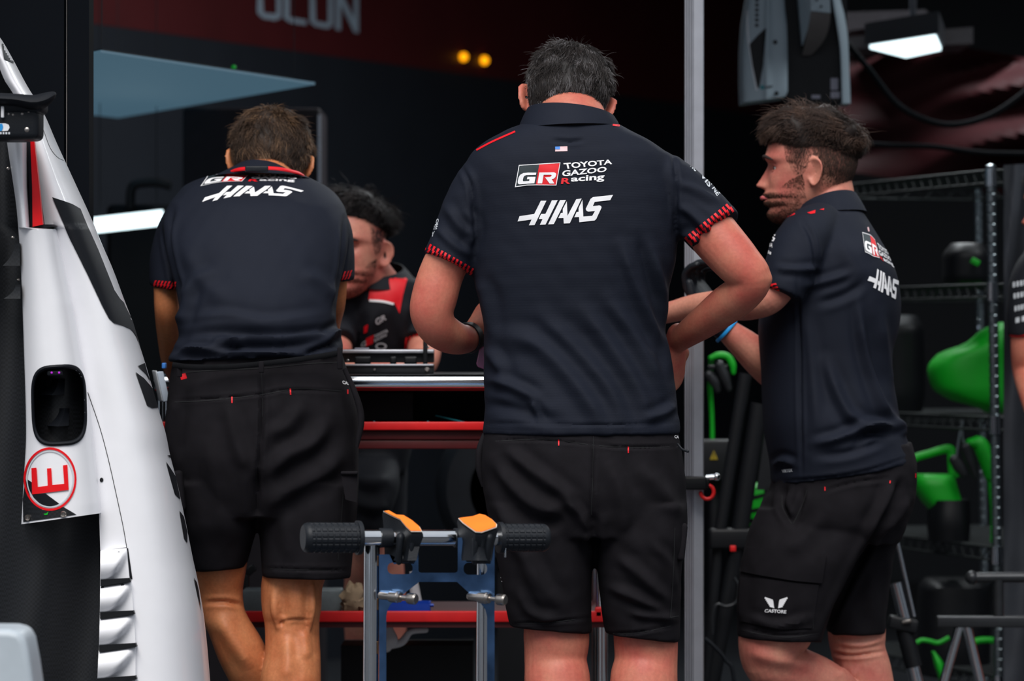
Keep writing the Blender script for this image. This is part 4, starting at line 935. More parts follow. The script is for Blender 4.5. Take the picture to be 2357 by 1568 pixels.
# ================================================================== PERSON: facing us across the bench
def build_facing():
    torso = [(640, 820, 960, 10.52, .07), (655, 795, 985, 10.54, .10), (680, 770, 990, 10.56, .13), (730, 760, 985, 10.58, .15), (800, 765, 975, 10.62, .15), (880, 775, 965, 10.68, .14), (960, 780, 960, 10.74, .14)]
    hips = [(940, 780, 955, 10.75, .13), (1020, 775, 950, 10.76, .14), (1090, 785, 935, 10.76, .13)]
    nl = [(1050, 775, 918, 10.70, .10), (1110, 790, 920, 10.62, .10), (1180, 800, 902, 10.60, .09), (1260, 800, 882, 10.60, .085)]
    rl = [(1050, 845, 940, 10.84, .10), (1180, 850, 935, 10.86, .09), (1260, 855, 930, 10.86, .08)]
    body = MB(); body.rings(row_rings(torso, shrink=.026)); body.rings(row_rings(hips[:-1], shrink=.026))
    l1 = [(850, 1060, 10.68, 68), (850, 1200, 10.60, 55), (838, 1290, 10.60, 46), (836, 1340, 10.62, 44), (838, 1420, 10.64, 48), (840, 1580, 10.66, 38), (842, 1760, 10.68, 30), (842, 1800, 10.68, 33)]
    l2 = [(892, 1060, 10.84, 55), (892, 1250, 10.86, 48), (890, 1420, 10.87, 46), (890, 1580, 10.87, 40), (890, 1760, 10.88, 30), (890, 1800, 10.88, 33)]
    for L in (l1, l2): limb(body, [(x, y, d, r * (.75 if y < 1260 else 1)) for x, y, d, r in L])
    M = head_matrix(806, 570, 10.44, 163, -2, -5)
    body.tube([P(872, 690, 10.54), P(858, 660, 10.52), P(838, 625, 10.48), P(818, 595, 10.45)], [(.08, .08), (.066, .066), (.060, .060), (.06, .06)], n=28, k=5, round_ends=True)
    add_head(body, M, 1.02)
    al = [(960, 700, 10.58, 46), (975, 770, 10.53, 42), (972, 830, 10.46, 38), (940, 845, 10.38, 34), (890, 842, 10.28, 26), (868, 842, 10.25, 24)]
    ar = [(790, 700, 10.52, 46), (772, 770, 10.46, 42), (775, 830, 10.38, 38), (800, 842, 10.30, 33), (840, 846, 10.24, 25)]
    limb(body, al); limb(body, ar)
    hand(body, P(868, 842, 10.25), (-.9, -.3, 0), (0, 0, 1), 1, .3); hand(body, P(840, 846, 10.24), (.7, -.5, 0), (0, 0, 1), -1, .3)
    V, Fc, E = remesh(body, .0034, 2)
    person = mk('person', V, Fc, M_skin_r, smooth=60)
    tag(person, 'person with red shoulder panels leaning on the workbench, face half hidden behind his bent-over colleague', 'person')
    for L in (l1, l2): shoe(P(L[-1][0], L[-1][1], L[-1][2]), 170, person)
    for s in (-1, 1):
        mb = MB(); mb.ball(M @ Vector((.031 * s, .0595, .0)), .012, 20); e = mb.out('eye', M_eye, person)
        mb = MB(); mb.ball(M @ Vector((.031 * s, .0668, -.002)), .0056, 14); mb.out('iris', M_iris, e)
        mb = MB(); mb.tube([M @ Vector((.012 * s, .090, .014)), M @ Vector((.030 * s, .093, .018)), M @ Vector((.046 * s, .081, .016))], [.003, .005, .002], n=8); mb.out('eyebrow', M_brow, person)
        mb = MB(); mb.tube([M @ Vector((.016 * s, .070, .004)), M @ Vector((.031 * s, .0735, .0075)), M @ Vector((.046 * s, .062, .001))], [.003, .005, .003], n=10); mb.out('eyelid', M_skin_r, person)
    mb = MB(); mb.rings(row_rings(torso))
    mb.tube([P(930, 668, 10.56), P(955, 710, 10.57), P(968, 760, 10.54), P(962, 800, 10.50)], [(.05, .07), (.056, .07), (.052, .06), (.047, .055)], n=26)
    mb.tube([P(815, 668, 10.53), P(790, 710, 10.51), P(776, 760, 10.46), P(776, 795, 10.42)], [(.05, .07), (.054, .07), (.05, .06), (.046, .055)], n=26)
    st = [([(940, 690), (930, 740), (925, 800)], .006, 10), ([(860, 720), (850, 770), (845, 820)], .005, 10)]
    shirt, SV, SF = garment('polo_shirt', mb, .005, 3, st, M_navy_dark, person)
    b = bv(SV, SF)
    collar('collar', (868, 640, 622, 10.52, 62, .075, -4), (872, 668, 650, 10.53, 86, .10, 4), M_navy_dark, shirt)
    stick_out('red_yoke', [tri2d([(862, 622), (905, 618), (945, 626), (935, 650), (927, 680), (920, 722), (908, 698), (848, 690), (852, 660)], 8)], b, .0015, M_red, shirt)
    stick_out('white_piping', [strip2d([(850, 692), (880, 694), (906, 700)], 5)], b, .002, M_white, shirt)
    stick_out('chest_lettering', [text_parts('GR', ((862, 735), (888, 722), (890, 735), (866, 750)), 6, .03)], b, .002, M_grey_print, shirt)
    stick_out('chest_lettering', [text_parts('TOYOTA', ((860, 772), (892, 757), (893, 764), (861, 780)), 6), text_parts('RACING', ((860, 781), (890, 767), (890, 773), (862, 788)), 6), text_parts('G', ((832, 789), (845, 782), (845, 795), (830, 800)), 6, .03)], b, .002, M_grey_print, shirt)
    stick_out('chest_badge', [tri2d([(843, 779), (860, 770), (858, 790), (843, 797)], 6), tri2d([(838, 752), (848, 746), (846, 764), (838, 768)], 6)], b, .0022, M_red, shirt)
    stick_out('chest_emblem', [ellipse2d(877, 797, 13, 8, 9, 5)], b, .002, M_grey_print, shirt)
    r = random.Random(4)
    stick_one('cuff_marks', slashes((930, 806), (973, 790), (-2, -28), 5, r, .45), b, .002, M_red, shirt)
    mb = MB(); mb.rings(row_rings(hips)); mb.rings(row_rings(nl)); mb.rings(row_rings(rl))
    garment('shorts', mb, .006, 3, [([(800, 1090), (850, 1110), (900, 1100)], .006, 12), ([(800, 1150), (860, 1170), (895, 1160)], .006, 12)], M_navy_dark, person)
    def ln(az, z):
        f = np.abs(az); cut = np.interp(f, [0, .8, 1.3, 1.8, 2.5, PI], [.072, .066, .05, .04, .03, .025])
        return np.where(z > cut, .008 + .034 * np.clip((z - cut) / .03, 0, 1), 0.0)
    def fade(az, z):
        f = np.abs(az); bd = np.interp(f, [0, .9, 1.1, 1.35, 1.55, 1.75, 2.3, PI], [.07, .06, .0, -.02, .015, -.045, -.06, -.06]); cut = np.interp(f, [0, .8, 1.3, 1.8, 2.5, PI], [.058, .056, .05, .045, .036, .03])
        return np.where((z > bd) & (z < cut), .003 + .006 * np.clip((z - bd) / .05, 0, 1), 0.0)
    make_hair('hair', M, 1.02, ln, 5500, H_black, person, strand_flow((0, -.06, .10), .15, .4), curl=.6, clump=20, lift=.5, tone=(.1, .8), seed=31, capk=.45, rad=.0006, bumpamp=.5)
    make_hair('short_side_hair', M, 1.02, fade, 6000, H_black, person, strand_flow((0, -.05, .12), .8), curl=.1, clump=60, lift=.2, tone=(.0, .5), seed=32, cap=False, rad=.00022, nseg=3, stray=0, clv=.1)
    def beard(az, z):
        f = np.abs(az); up = np.interp(f, [0, .25, .5, .9, 1.15, 1.4, 1.6, 1.8], [-.052, -.052, -.056, -.05, -.03, -.02, -.05, -.09])
        return np.where((z < up) & (f < 1.8) & ~((np.abs(z + .066) < .007) & (f < .28)), .004, 0)
    make_hair('beard', M, 1.02, beard, 9000, H_beard, person, strand_flow((0, 0, .12), 1.0), curl=.2, clump=70, lift=.4, tone=(.0, .6), seed=33, zr=(.0, -.119), cap=False, rad=.00022, nseg=3, stray=0, clv=.1)
    return person

# ================================================================== PERSON: only a sleeve and arm at the right edge
def build_edge():
    Y = 10.6
    torso = [(545, 2400, 2500, Y, .07), (570, 2362, 2560, Y, .11), (620, 2350, 2600, Y, .13), (760, 2365, 2600, Y, .13), (900, 2375, 2590, Y, .12), (1000, 2370, 2590, Y, .13)]
    hips = [(980, 2374, 2586, Y, .125), (1080, 2366, 2592, Y, .135), (1180, 2370, 2590, Y, .13)]
    ll = [(1140, 2368, 2480, Y, .11), (1380, 2376, 2476, Y, .10)]; rl = [(1140, 2482, 2592, Y, .11), (1380, 2486, 2584, Y, .10)]
    body = MB(); body.rings(row_rings(torso, shrink=.026)); body.rings(row_rings(hips[:-1], shrink=.026))
    legs = [[(x, 1150, Y, 56), (x, 1400, Y, 46), (x, 1480, Y, 42), (x, 1560, Y, 48), (x, 1740, Y + .02, 28), (x, 1795, Y + .02, 30)] for x in (2424, 2534)]
    for L in legs: limb(body, L)
    M = head_matrix(2450, 470, Y - .01, 100, 4, 0); add_head(body, M, 1.0)
    body.tube([P(2450, 590, Y), P(2450, 540, Y), P(2450, 490, Y)], [.07, .06, .06], n=24, round_ends=True)
    limb(body, [(2385, 640, Y - .02, 46), (2372, 720, Y - .03, 44), (2366, 800, Y - .03, 40), (2368, 860, Y - .02, 36), (2385, 930, Y - .12, 32), (2400, 990, Y - .2, 24)])
    limb(body, [(2575, 640, Y, 46), (2590, 780, Y, 40), (2590, 860, Y, 36), (2570, 930, Y - .1, 32), (2550, 990, Y - .2, 24)])
    hand(body, P(2400, 990, Y - .2), (.2, -.4, -.8), (-1, 0, 0), 1, .4); hand(body, P(2550, 990, Y - .2), (-.2, -.4, -.8), (1, 0, 0), -1, .4)
    V, Fc, E = remesh(body, .005, 2); person = mk('person', V, Fc, M_skin_c, smooth=60)
    tag(person, 'person cut off by the right edge, only a black sleeve and bare arm showing', 'person')
    for L in legs: shoe(P(L[-1][0], L[-1][1], L[-1][2]), 80, person)
    mb = MB(); mb.rings(row_rings(torso)); mb.tube([P(2420, 585, Y), P(2385, 640, Y - .02), P(2370, 710, Y - .03), P(2368, 776, Y - .03)], [.05, .06, .056, .052], n=24); mb.tube([P(2540, 585, Y), P(2575, 640, Y), P(2585, 776, Y)], [.05, .058, .05], n=24)
    shirt, SV, SF = garment('polo_shirt', mb, .006, 3, [], M_navy_dark, person); b = bv(SV, SF)
    for k, (y, t) in enumerate(((650, 'IlIl'), (676, 'lIIl'), (705, 'IllI'), (732, 'lI'))):
        stick_out('sleeve_lettering', [text_parts(t, ((2332 + 2 * k, y), (2362, y - 6), (2362, y + 6), (2332 + 2 * k, y + 12)), 6)], b, .002, M_grey_print, shirt)
    stick_out('red_cuff_line', [strip2d([(2325, 772), (2345, 774), (2365, 770)], 3)], b, .002, M_red, shirt)
    mb = MB(); mb.rings(row_rings(hips)); mb.rings(row_rings(ll)); mb.rings(row_rings(rl)); garment('shorts', mb, .007, 3, [], M_shorts, person)
    make_hair('hair', M, 1.0, lambda a, z: np.where(z > np.interp(np.abs(a), [0, .8, 1.3, 1.8, PI], [.066, .05, .02, -.03, -.06]), .02, 0), 1500, H_black, person, strand_flow(), seed=41)
    return person

# ================================================================== SETTING
M_floor = mat('grey_resin_floor', (58, 60, 64), 0.35, var=0.15, scale=3)
M_asphalt = mat('pit_lane_asphalt', (62, 64, 68), 0.9, var=0.15, scale=60)
M_part = mat('black_partition', (12, 15, 20), 0.7, var=0.08, scale=4, spec=0.04)
M_wallk = mat('black_panel', (36, 40, 48), 0.55, var=0.08, scale=4)
M_wallr = mat('dark_red_panel', (84, 26, 29), 0.55, var=0.12, scale=3)
M_ceil = mat('dark_ceiling', (20, 20, 24), 0.8)
M_letter = mat('grey_lettering', (168, 184, 200), 0.6, var=0.03)
M_panel = mat('lamp_panel', (60, 74, 84), 0.6, emit=(66, 94, 110), est=0.9)
M_tube = mat('lamp_tube', (230, 245, 250), 0.5, emit=(222, 246, 252), est=2.2)
M_amber = mat('amber_lamp', (240, 160, 20), 0.5, emit=(250, 160, 10), est=2.0)
M_greenled = mat('green_lamp', (20, 180, 60), 0.5, emit=(0, 150, 40), est=0.35)
M_green = mat('green_cloth', (0, 168, 28), 0.55, var=0.15, scale=9)
M_greend = mat('deep_green_cloth', (0, 96, 20), 0.6, var=0.15, scale=9)
M_tarp = mat('dark_red_tarpaulin', (44, 14, 17), 0.6, var=0.15, scale=5, bump=0.5, bscale=9, spec=.15)
M_wired = mat('dark_wire', (28, 34, 35), 0.6, 0.3, var=0.1)
M_wire = mat('chrome_wire', (150, 160, 165), 0.3, 1.0, var=0.1)
M_grey_shell = mat('grey_plastic_shell', (150, 166, 176), 0.5, var=0.05, scale=5)
M_grey_dark = mat('taupe_cover', (96, 92, 92), 0.6, var=0.05)
M_label = mat('sticker', (150, 150, 165), 0.5)
M_teal = mat('teal_print', (40, 130, 140), 0.5)
M_pink = mat('pink_plastic', (170, 95, 140), 0.2, var=0.08, coat=0.5)
M_stone = mat('grey_alloy_block', (118, 128, 132), 0.6, 0.3, var=0.15, bump=0.2, bscale=80)
M_rag = mat('beige_rag', (152, 130, 105), 0.9, var=0.2)
M_blue = mat('blue_tray', (10, 62, 168), 0.4, var=0.06)
M_yellow = mat('yellow_print', (150, 128, 10), 0.6)
M_dgrey = mat('dark_grey_metal', (48, 50, 53), 0.4, 0.6, var=0.1)
M_curtain = mat('grey_cover', (58, 62, 70), 0.75, var=0.2, scale=8)
M_paper = mat('white_paper', (178, 190, 205), 0.7, var=0.05)

def struct(o): o['kind'] = 'structure'; return o
mb = MB(); mb.box((0, 14.4, -.05), (9, 11.2, .1)); struct(mb.out('floor', M_floor, smooth=False))
mb = MB(); mb.box((0, 2.8, -.06), (40, 12, .1)); g = struct(mb.out('floor_pit_lane', M_asphalt, smooth=False))
mb = MB(); mb.box((0, 14.75, 3.05), (9, 10.5, .1)); struct(mb.out('ceiling', M_ceil, smooth=False))
mb = MB(); mb.box((0, 20.0, 1.5), (9, .1, 3.1)); struct(mb.out('wall_back', M_wallk, smooth=False))
mb = MB(); mb.box((-4.45, 14.65, 1.5), (.1, 10.5, 3.1)); struct(mb.out('wall_far_left', M_wallk, smooth=False))
mb = MB(); mb.box((4.45, 14.65, 1.5), (.1, 10.5, 3.1)); struct(mb.out('wall_right', M_wallk, smooth=False))
# partition at the left of the opening with a thin bright joint
xe = P(205, 0, 9.15).x; xj = P(154, 0, 9.15).x
mb = MB(); mb.box(((xj - 1.6) / 2 - .003 , 9.20, 1.5), (xj + 1.6 - .006, .10, 3.0)); mb.box(((xe + xj) / 2 + .001, 9.20, 1.5), (xe - xj - .002, .10, 3.0)); mb.box((xj - .002, 9.21, 1.5), (.008, .09, 3.0))
struct(mb.out('wall_left', M_part, smooth=False))
mb = MB(); mb.box((xj - .0005, 9.152, 1.35), (.0012, .004, 1.7)); struct(mb.out('trim_1', M_pin, smooth=False))
# inner driver wall running away to the right, dark red above and black below
WX = lambda px: 16.5 / (1 - 2.29 * (px - CX) / F)            # depth of that wall behind a photo column
def wallpt(px, py): return P(px, py, WX(px))
def wall_strip(top, bot, name, m, kind=True, th=.03):
    n = Vector((.916, -.4, 0)); mbb = MB()
    poly = [wallpt(*p) for p in top] + [wallpt(*p) for p in bot[::-1]]
    mbb.prism(poly, -n * th * -1 if False else Vector((-.916, .4, 0)) * th); return mbb.out(name, m, smooth=False)
a0, a1 = 60, 1900
zt = lambda px: 3.0
def zpx(px, z): return CY - (z - CZ) * F / WX(px)
struct(wall_strip([(a0, zpx(a0, 3.0)), (a1, zpx(a1, 3.0))], [(a0, zpx(a0, 2.08)), (a1, zpx(a1, 2.08))], 'wall_inner_upper', M_wallr))
struct(wall_strip([(a0, zpx(a0, 2.079)), (a1, zpx(a1, 2.079))], [(a0, zpx(a0, 0.0)), (a1, zpx(a1, 0.0))], 'wall_inner_lower', M_wallk))
# driver name on the red wall: four letters
def letter(poly, holes, name):
    cu = bpy.data.curves.new('l', 'CURVE'); cu.dimensions = '2D'; cu.fill_mode = 'BOTH'; cu.extrude = 0.0
    for pl in [poly] + holes:
        sp = cu.splines.new('POLY'); sp.points.add(len(pl) - 1); sp.use_cyclic_u = True
        for q, p in zip(sp.points, pl): q.co = (p[0], p[1], 0, 1)
    o = bpy.data.objects.new('l', cu); COL.objects.link(o)
    me = bpy.data.meshes.new_from_object(o.evaluated_get(bpy.context.evaluated_depsgraph_get()))
    V = [(v.co.x, v.co.y) for v in me.vertices]; Fc = [tuple(p.vertices) for p in me.polygons]
    bpy.data.objects.remove(o); bpy.data.curves.remove(cu); bpy.data.meshes.remove(me)
    return V, Fc
name_root = thing('wall_lettering', 'large grey driver name lettering on the dark red upper wall', 'sign', wallpt(706, 40))
for pl, hs in (([(590, -40), (604, -48), (634, -44), (645, -34), (645, 40), (632, 47), (602, 42), (590, 30)], [[(601, -28), (634, -24), (634, 33), (604, 30)]]),
               ([(651, -34), (663, -42), (702, -36), (702, -25), (664, -30), (664, 40), (703, 47), (703, 58), (665, 52), (651, 42)], []),
               ([(711, -30), (722, -38), (752, -34), (764, -24), (764, 58), (752, 66), (722, 60), (711, 50)], [[(722, -20), (753, -16), (753, 54), (724, 49)]]),
               ([(770, -22), (783, -20), (812, 42), (812, -16), (823, -14), (823, 76), (813, 75), (782, 10), (782, 70), (770, 68)], [])):
    V2, F2 = letter(pl, hs, 'l')
    off = Vector((.916, -.4, 0)) * .004; mb = MB(); mb.add([wallpt(x, y) + off for x, y in V2], F2); mb.out('letter', M_letter, name_root, smooth=False)

# ------------------------------------------------------------------ lamps
def quad_panel(pts, th, name, m, label, cat, frame=None):
    mb = MB(); mb.prism([Vector(p) for p in pts], (0, 0, th)); return tag(mb.out(name, m, smooth=False), label, cat)
zc = 1.85
D = lambda px, py: P(px, py, F * .655 / (CY - py))
A, B, C_ = D(232, 121), D(725, 195), D(272, 272); Dd = A + (C_ - B)
lp = thing('ceiling_lamp_panel', 'wide pale blue hanging lamp panel above the bent-over person', 'lamp', (A + C_) / 2)
mb = MB(); mb.prism([A, B, C_, Dd], (0, 0, .006)); mb.out('diffuser', M_panel, lp, smooth=False)
ctr = (A + B + C_ + Dd) / 4
mb = MB()
fr = [ctr + (p - ctr) * .90 + Vector((0, 0, .0065)) for p in (A, B, C_, Dd)]; mb.prism(fr, (0, 0, .012)); mb.out('housing', M_dgrey, lp, smooth=False)
mb = MB()
for p in (A, B, C_): mb.cyl(p * .9 + ctr * .1 + Vector((0, 0, .03)), Vector((p.x * .9 + ctr.x * .1, p.y * .9 + ctr.y * .1, 3.0)), .0012, 6)
tag(lp, None); mb.out('hanging_wires', M_dgrey, lp)['kind'] = 'stuff'
st = thing('strip_lamp', 'bright white strip lamp left of the bent-over person', 'lamp', P(300, 508, 12.0))
mb = MB(); mb.prism([P(205, 502, 12.0), P(372, 483, 12.2), P(372, 518, 12.2), P(205, 537, 12.0)], (0, .05, 0)); mb.out('tube', M_tube, st, smooth=False)
mb = MB(); mb.prism([P(205, 503, 12.06), P(370, 485, 12.26), P(370, 516, 12.26), P(205, 535, 12.06)], (0, .05, 0)); mb.out('housing', M_dgrey, st, smooth=False)
mb = MB(); mb.cyl(P(230, 500, 12.08), Vector((P(230, 0, 12.08).x, 12.08, 3.0)), .0012, 6); mb.cyl(P(360, 486, 12.24), Vector((P(360, 0, 12.24).x, 12.24, 3.0)), .0012, 6); mb.out('hanging_wires', M_dgrey, st)['kind'] = 'stuff'
rp = thing('ceiling_lamp', 'small bright rectangular ceiling lamp right of the hanging grey unit', 'lamp', P(2090, 110, 12.0))
rq = [P(2002, 112, 12.1), P(2154, 88, 11.9), P(2166, 116, 12.4), P(2085, 133, 12.6)]
mb = MB(); mb.prism(rq, (0, 0, .02)); mb.out('diffuser', M_tube, rp, smooth=False)
rc = sum(rq, Vector()) / 4; mb = MB(); mb.prism([rc + (p - rc) * 1.12 + Vector((0, 0, .01)) for p in rq], (0, 0, .06)); mb.out('housing', M_wallk, rp, smooth=False)
mb = MB(); mb.cyl(rc + Vector((0, 0, .05)), Vector((rc.x, rc.y, 3.0)), .01, 8); mb.out('stem', M_wallk, rp)
for px, py, lab in ((1067, 132, 'left of the two round amber warning lamps on the red wall'), (1115, 140, 'right of the two round amber warning lamps on the red wall')):
    o = wallpt(px, py); t = thing('warning_lamp', lab, 'lamp', o, 'amber lamps on the red wall'); n = Vector((.916, -.4, 0)); rr = 9.5 * o.y / F
    mb = MB(); mb.ball(o + Vector((0, -.02, 0)), rr, 20); mb.out('lens', M_amber, t)
    mb = MB(); mb.lathe(o + n * -.01, n, [(0, 0), (0, rr * 1.15), (.02, rr * 1.15), (.02, 0)]); mb.out('base', M_dgrey, t)
mb = MB(); mb.ball(P(538, 155, 11.2), .006, 10); tag(mb.out('indicator_lamp', M_greenled), 'tiny green indicator light above the bent-over person', 'lamp')

# dark ceiling beam / truss at the upper right
mb = MB(); mb.prism([P(1950, 28, 12.6), P(2130, 22, 12.6), P(2150, 45, 12.6), P(1955, 70, 12.6)], (0, .5, 0)); mb.prism([P(1950, 85, 12.4), P(2240, 62, 12.4), P(2240, 100, 12.4), P(1950, 112, 12.4)], (0, .4, 0))
struct(mb.out('trim_2', mat('grey_beam', (60, 56, 60), .5), smooth=False))

# dark cabinet with a pale edge strip and a dark machine behind the bent-over person
cab = thing('cabinet', 'tall dark cabinet with a pale edge strip behind the bent-over person', 'cabinet', Vector((P(640, 0, 12.0).x, 12.2, 0)))
zc_ = P(0, 248, 12.0).z; xa, xb = P(420, 0, 12.0).x, P(738, 0, 12.0).x
mb = MB(); mb.rbox(((xa + xb) / 2, 12.2, zc_ / 2), (xb - xa, .4, zc_), .01); mb.out('cabinet_body', mat('charcoal_cabinet', (40, 36, 40), .6, spec=.2), cab)
mb = MB(); mb.box(((P(735, 0, 11.99).x), 11.995, zc_ - .22), (.008, .012, .40)); mb.out('edge_strip', M_alu, cab, smooth=False)
mb = MB(); mb.rbox((xa + .1, 11.99, zc_ - .55), (.012, .02, .14), .003); mb.out('handle', M_dgrey, cab)
mch = thing('machine', 'dark pipe machine standing left of the cabinet behind the strip lamp', 'machine', Vector((P(330, 0, 12.6).x, 12.6, 0)))
mb = MB(); mb.tube([P(300, 480, 12.6), P(302, 440, 12.6), P(315, 424, 12.6), P(360, 420, 12.6), P(395, 428, 12.6)], .014, n=12); mb.out('pipe', M_dgrey, mch)
mb = MB(); mb.rbox((P(340, 0, 12.6).x, 12.7, P(0, 470, 12.6).z / 2), (.24, .2, P(0, 470, 12.6).z), .02); mb.out('housing', M_black, mch)
# tarpaulin wall on the right, with soft creases
def sheet(name, rows, m, label, cat, nx=40, ny=24, amp=.03, th=.02, seed=1):
    r = np.random.default_rng(seed); tl, tr, br, bl, Ya, Yb = rows; V = []; Fc = []
    w = [(r.uniform(2, 9), r.uniform(2, 9), r.uniform(0, 6), r.uniform(.4, 1)) for _ in range(6)]
    for j in range(ny + 1):
        for i in range(nx + 1):
            u, v = i / nx, j / ny; p = np.array(tl) * (1 - u) * (1 - v) + np.array(tr) * u * (1 - v) + np.array(br) * u * v + np.array(bl) * (1 - u) * v
            d = sum(c * math.sin(a * u * 2 + b * v * 2 + f) for a, b, f, c in w) * amp
            V.append(P(p[0], p[1], Ya + (Yb - Ya) * u + d))
    for j in range(ny):
        for i in range(nx):
            k = j * (nx + 1) + i; Fc.append((k, k + 1, k + nx + 2, k + nx + 1))
    n = len(V); V2 = V + [p + Vector((0, th, 0)) for p in V]; Fc = Fc + [tuple(i + n for i in f[::-1]) for f in Fc]
    mb = MB(); mb.add(V2, Fc); return tag(mb.out(name, m), label, cat)
sheet('tarpaulin', ((1930, 60), (2460, 150), (2460, 470), (1930, 392), 13.2, 12.8), M_tarp, 'creased dark red tarpaulin hanging behind the curly-haired person', 'tarpaulin', seed=5, amp=.035)
sheet('curtain', ((2312, 380), (2480, 370), (2480, 1790), (2312, 1790), 10.92, 10.9), M_curtain, 'grey hanging fabric cover at the right edge behind the rack post', 'curtain', seed=8, amp=.018, nx=30, ny=60)
# black cable loops
mb = MB(); mb.tube([P(1950, 100, 12.1), P(2000, 160, 12.1), P(2060, 235, 12.1), P(2120, 272, 12.1), P(2190, 288, 12.1), (P(2270, 270, 12.1)), P(2340, 228, 12.1), P(2420, 160, 12.1)], .009, n=10); tag(mb.out('cable', M_dark), 'black cable hanging in a loop across the red tarpaulin', 'cable')
mb = MB(); mb.tube([P(1985, 330, 12.0), P(2050, 335, 12.0), P(2150, 338, 12.0), P(2260, 352, 12.0), P(2400, 355, 12.0)], .008, n=10); tag(mb.out('cable', M_dark), 'black cable along the lower edge of the red tarpaulin', 'cable')

# ------------------------------------------------------------------ aluminium pole with clamp
pole = thing('awning_pole', 'ribbed aluminium pole standing right of the centre person', 'pole', Vector((P(1598, 0, 9.85).x, 9.87, 0)))
px0, px1 = P(1577, 0, 9.85).x, P(1620, 0, 9.85).x; w = px1 - px0; mid = px0 + w * .47
def pole_face(x0, x1, y0, n, depth=.0025):
    pts = []
    for i in range(n):
        t0, t1 = i / n, (i + 1) / n; pts += [(x0 + (x1 - x0) * t0, y0), (x0 + (x1 - x0) * (t0 + .72 / n), y0), (x0 + (x1 - x0) * (t0 + .76 / n), y0 + depth), (x0 + (x1 - x0) * (t0 + .96 / n), y0 + depth)]
    return pts
left_face = [(px0 + (mid - px0) * t, 9.878 - .028 * t + (.002 if i % 4 > 1 else 0)) for i, t in enumerate(np.linspace(0, 1, 17))]
prof = left_face + pole_face(mid + .0004, px1 - .002, 9.85, 5, .0015) + [(px1, 9.853), (px1, 9.89), (px0, 9.89)]
mb = MB(); mb.rings([np.array([(x, y, z) for x, y in prof]) for z in (0.01, 3.0)]); mb.out('profile', M_alu, pole, smooth=25)
mb = MB(); mb.rbox(((px0 + px1) / 2, 9.87, .006), (.12, .12, .012), .003); mb.out('base_plate', M_dgrey, pole)
cl = MB(); c = P(1600, 1112, 9.83); cl.rbox(c, (.050, .07, .029), .004); cl.rbox(P(1622, 1112, 9.83), (.020, .05, .022), .003); cl = cl.out('clamp', M_black, pole)
mb = MB(); mb.cyl(P(1625, 1100, 9.82), P(1655, 1098, 9.82), .0065, 12); mb.ball(P(1650, 1098, 9.82), .009, 12); mb.out('clamp_bolt', M_chrome, cl)
mb = MB(); q = [P(1628 + 15 * math.cos(a), 1133 + 16 * math.sin(a), 9.81) for a in np.linspace(-2.2, 3.0, 14)]; mb.tube(q, .0045, n=10, k=3, round_ends=True); mb.out('pull_ring', M_redmetal, cl)

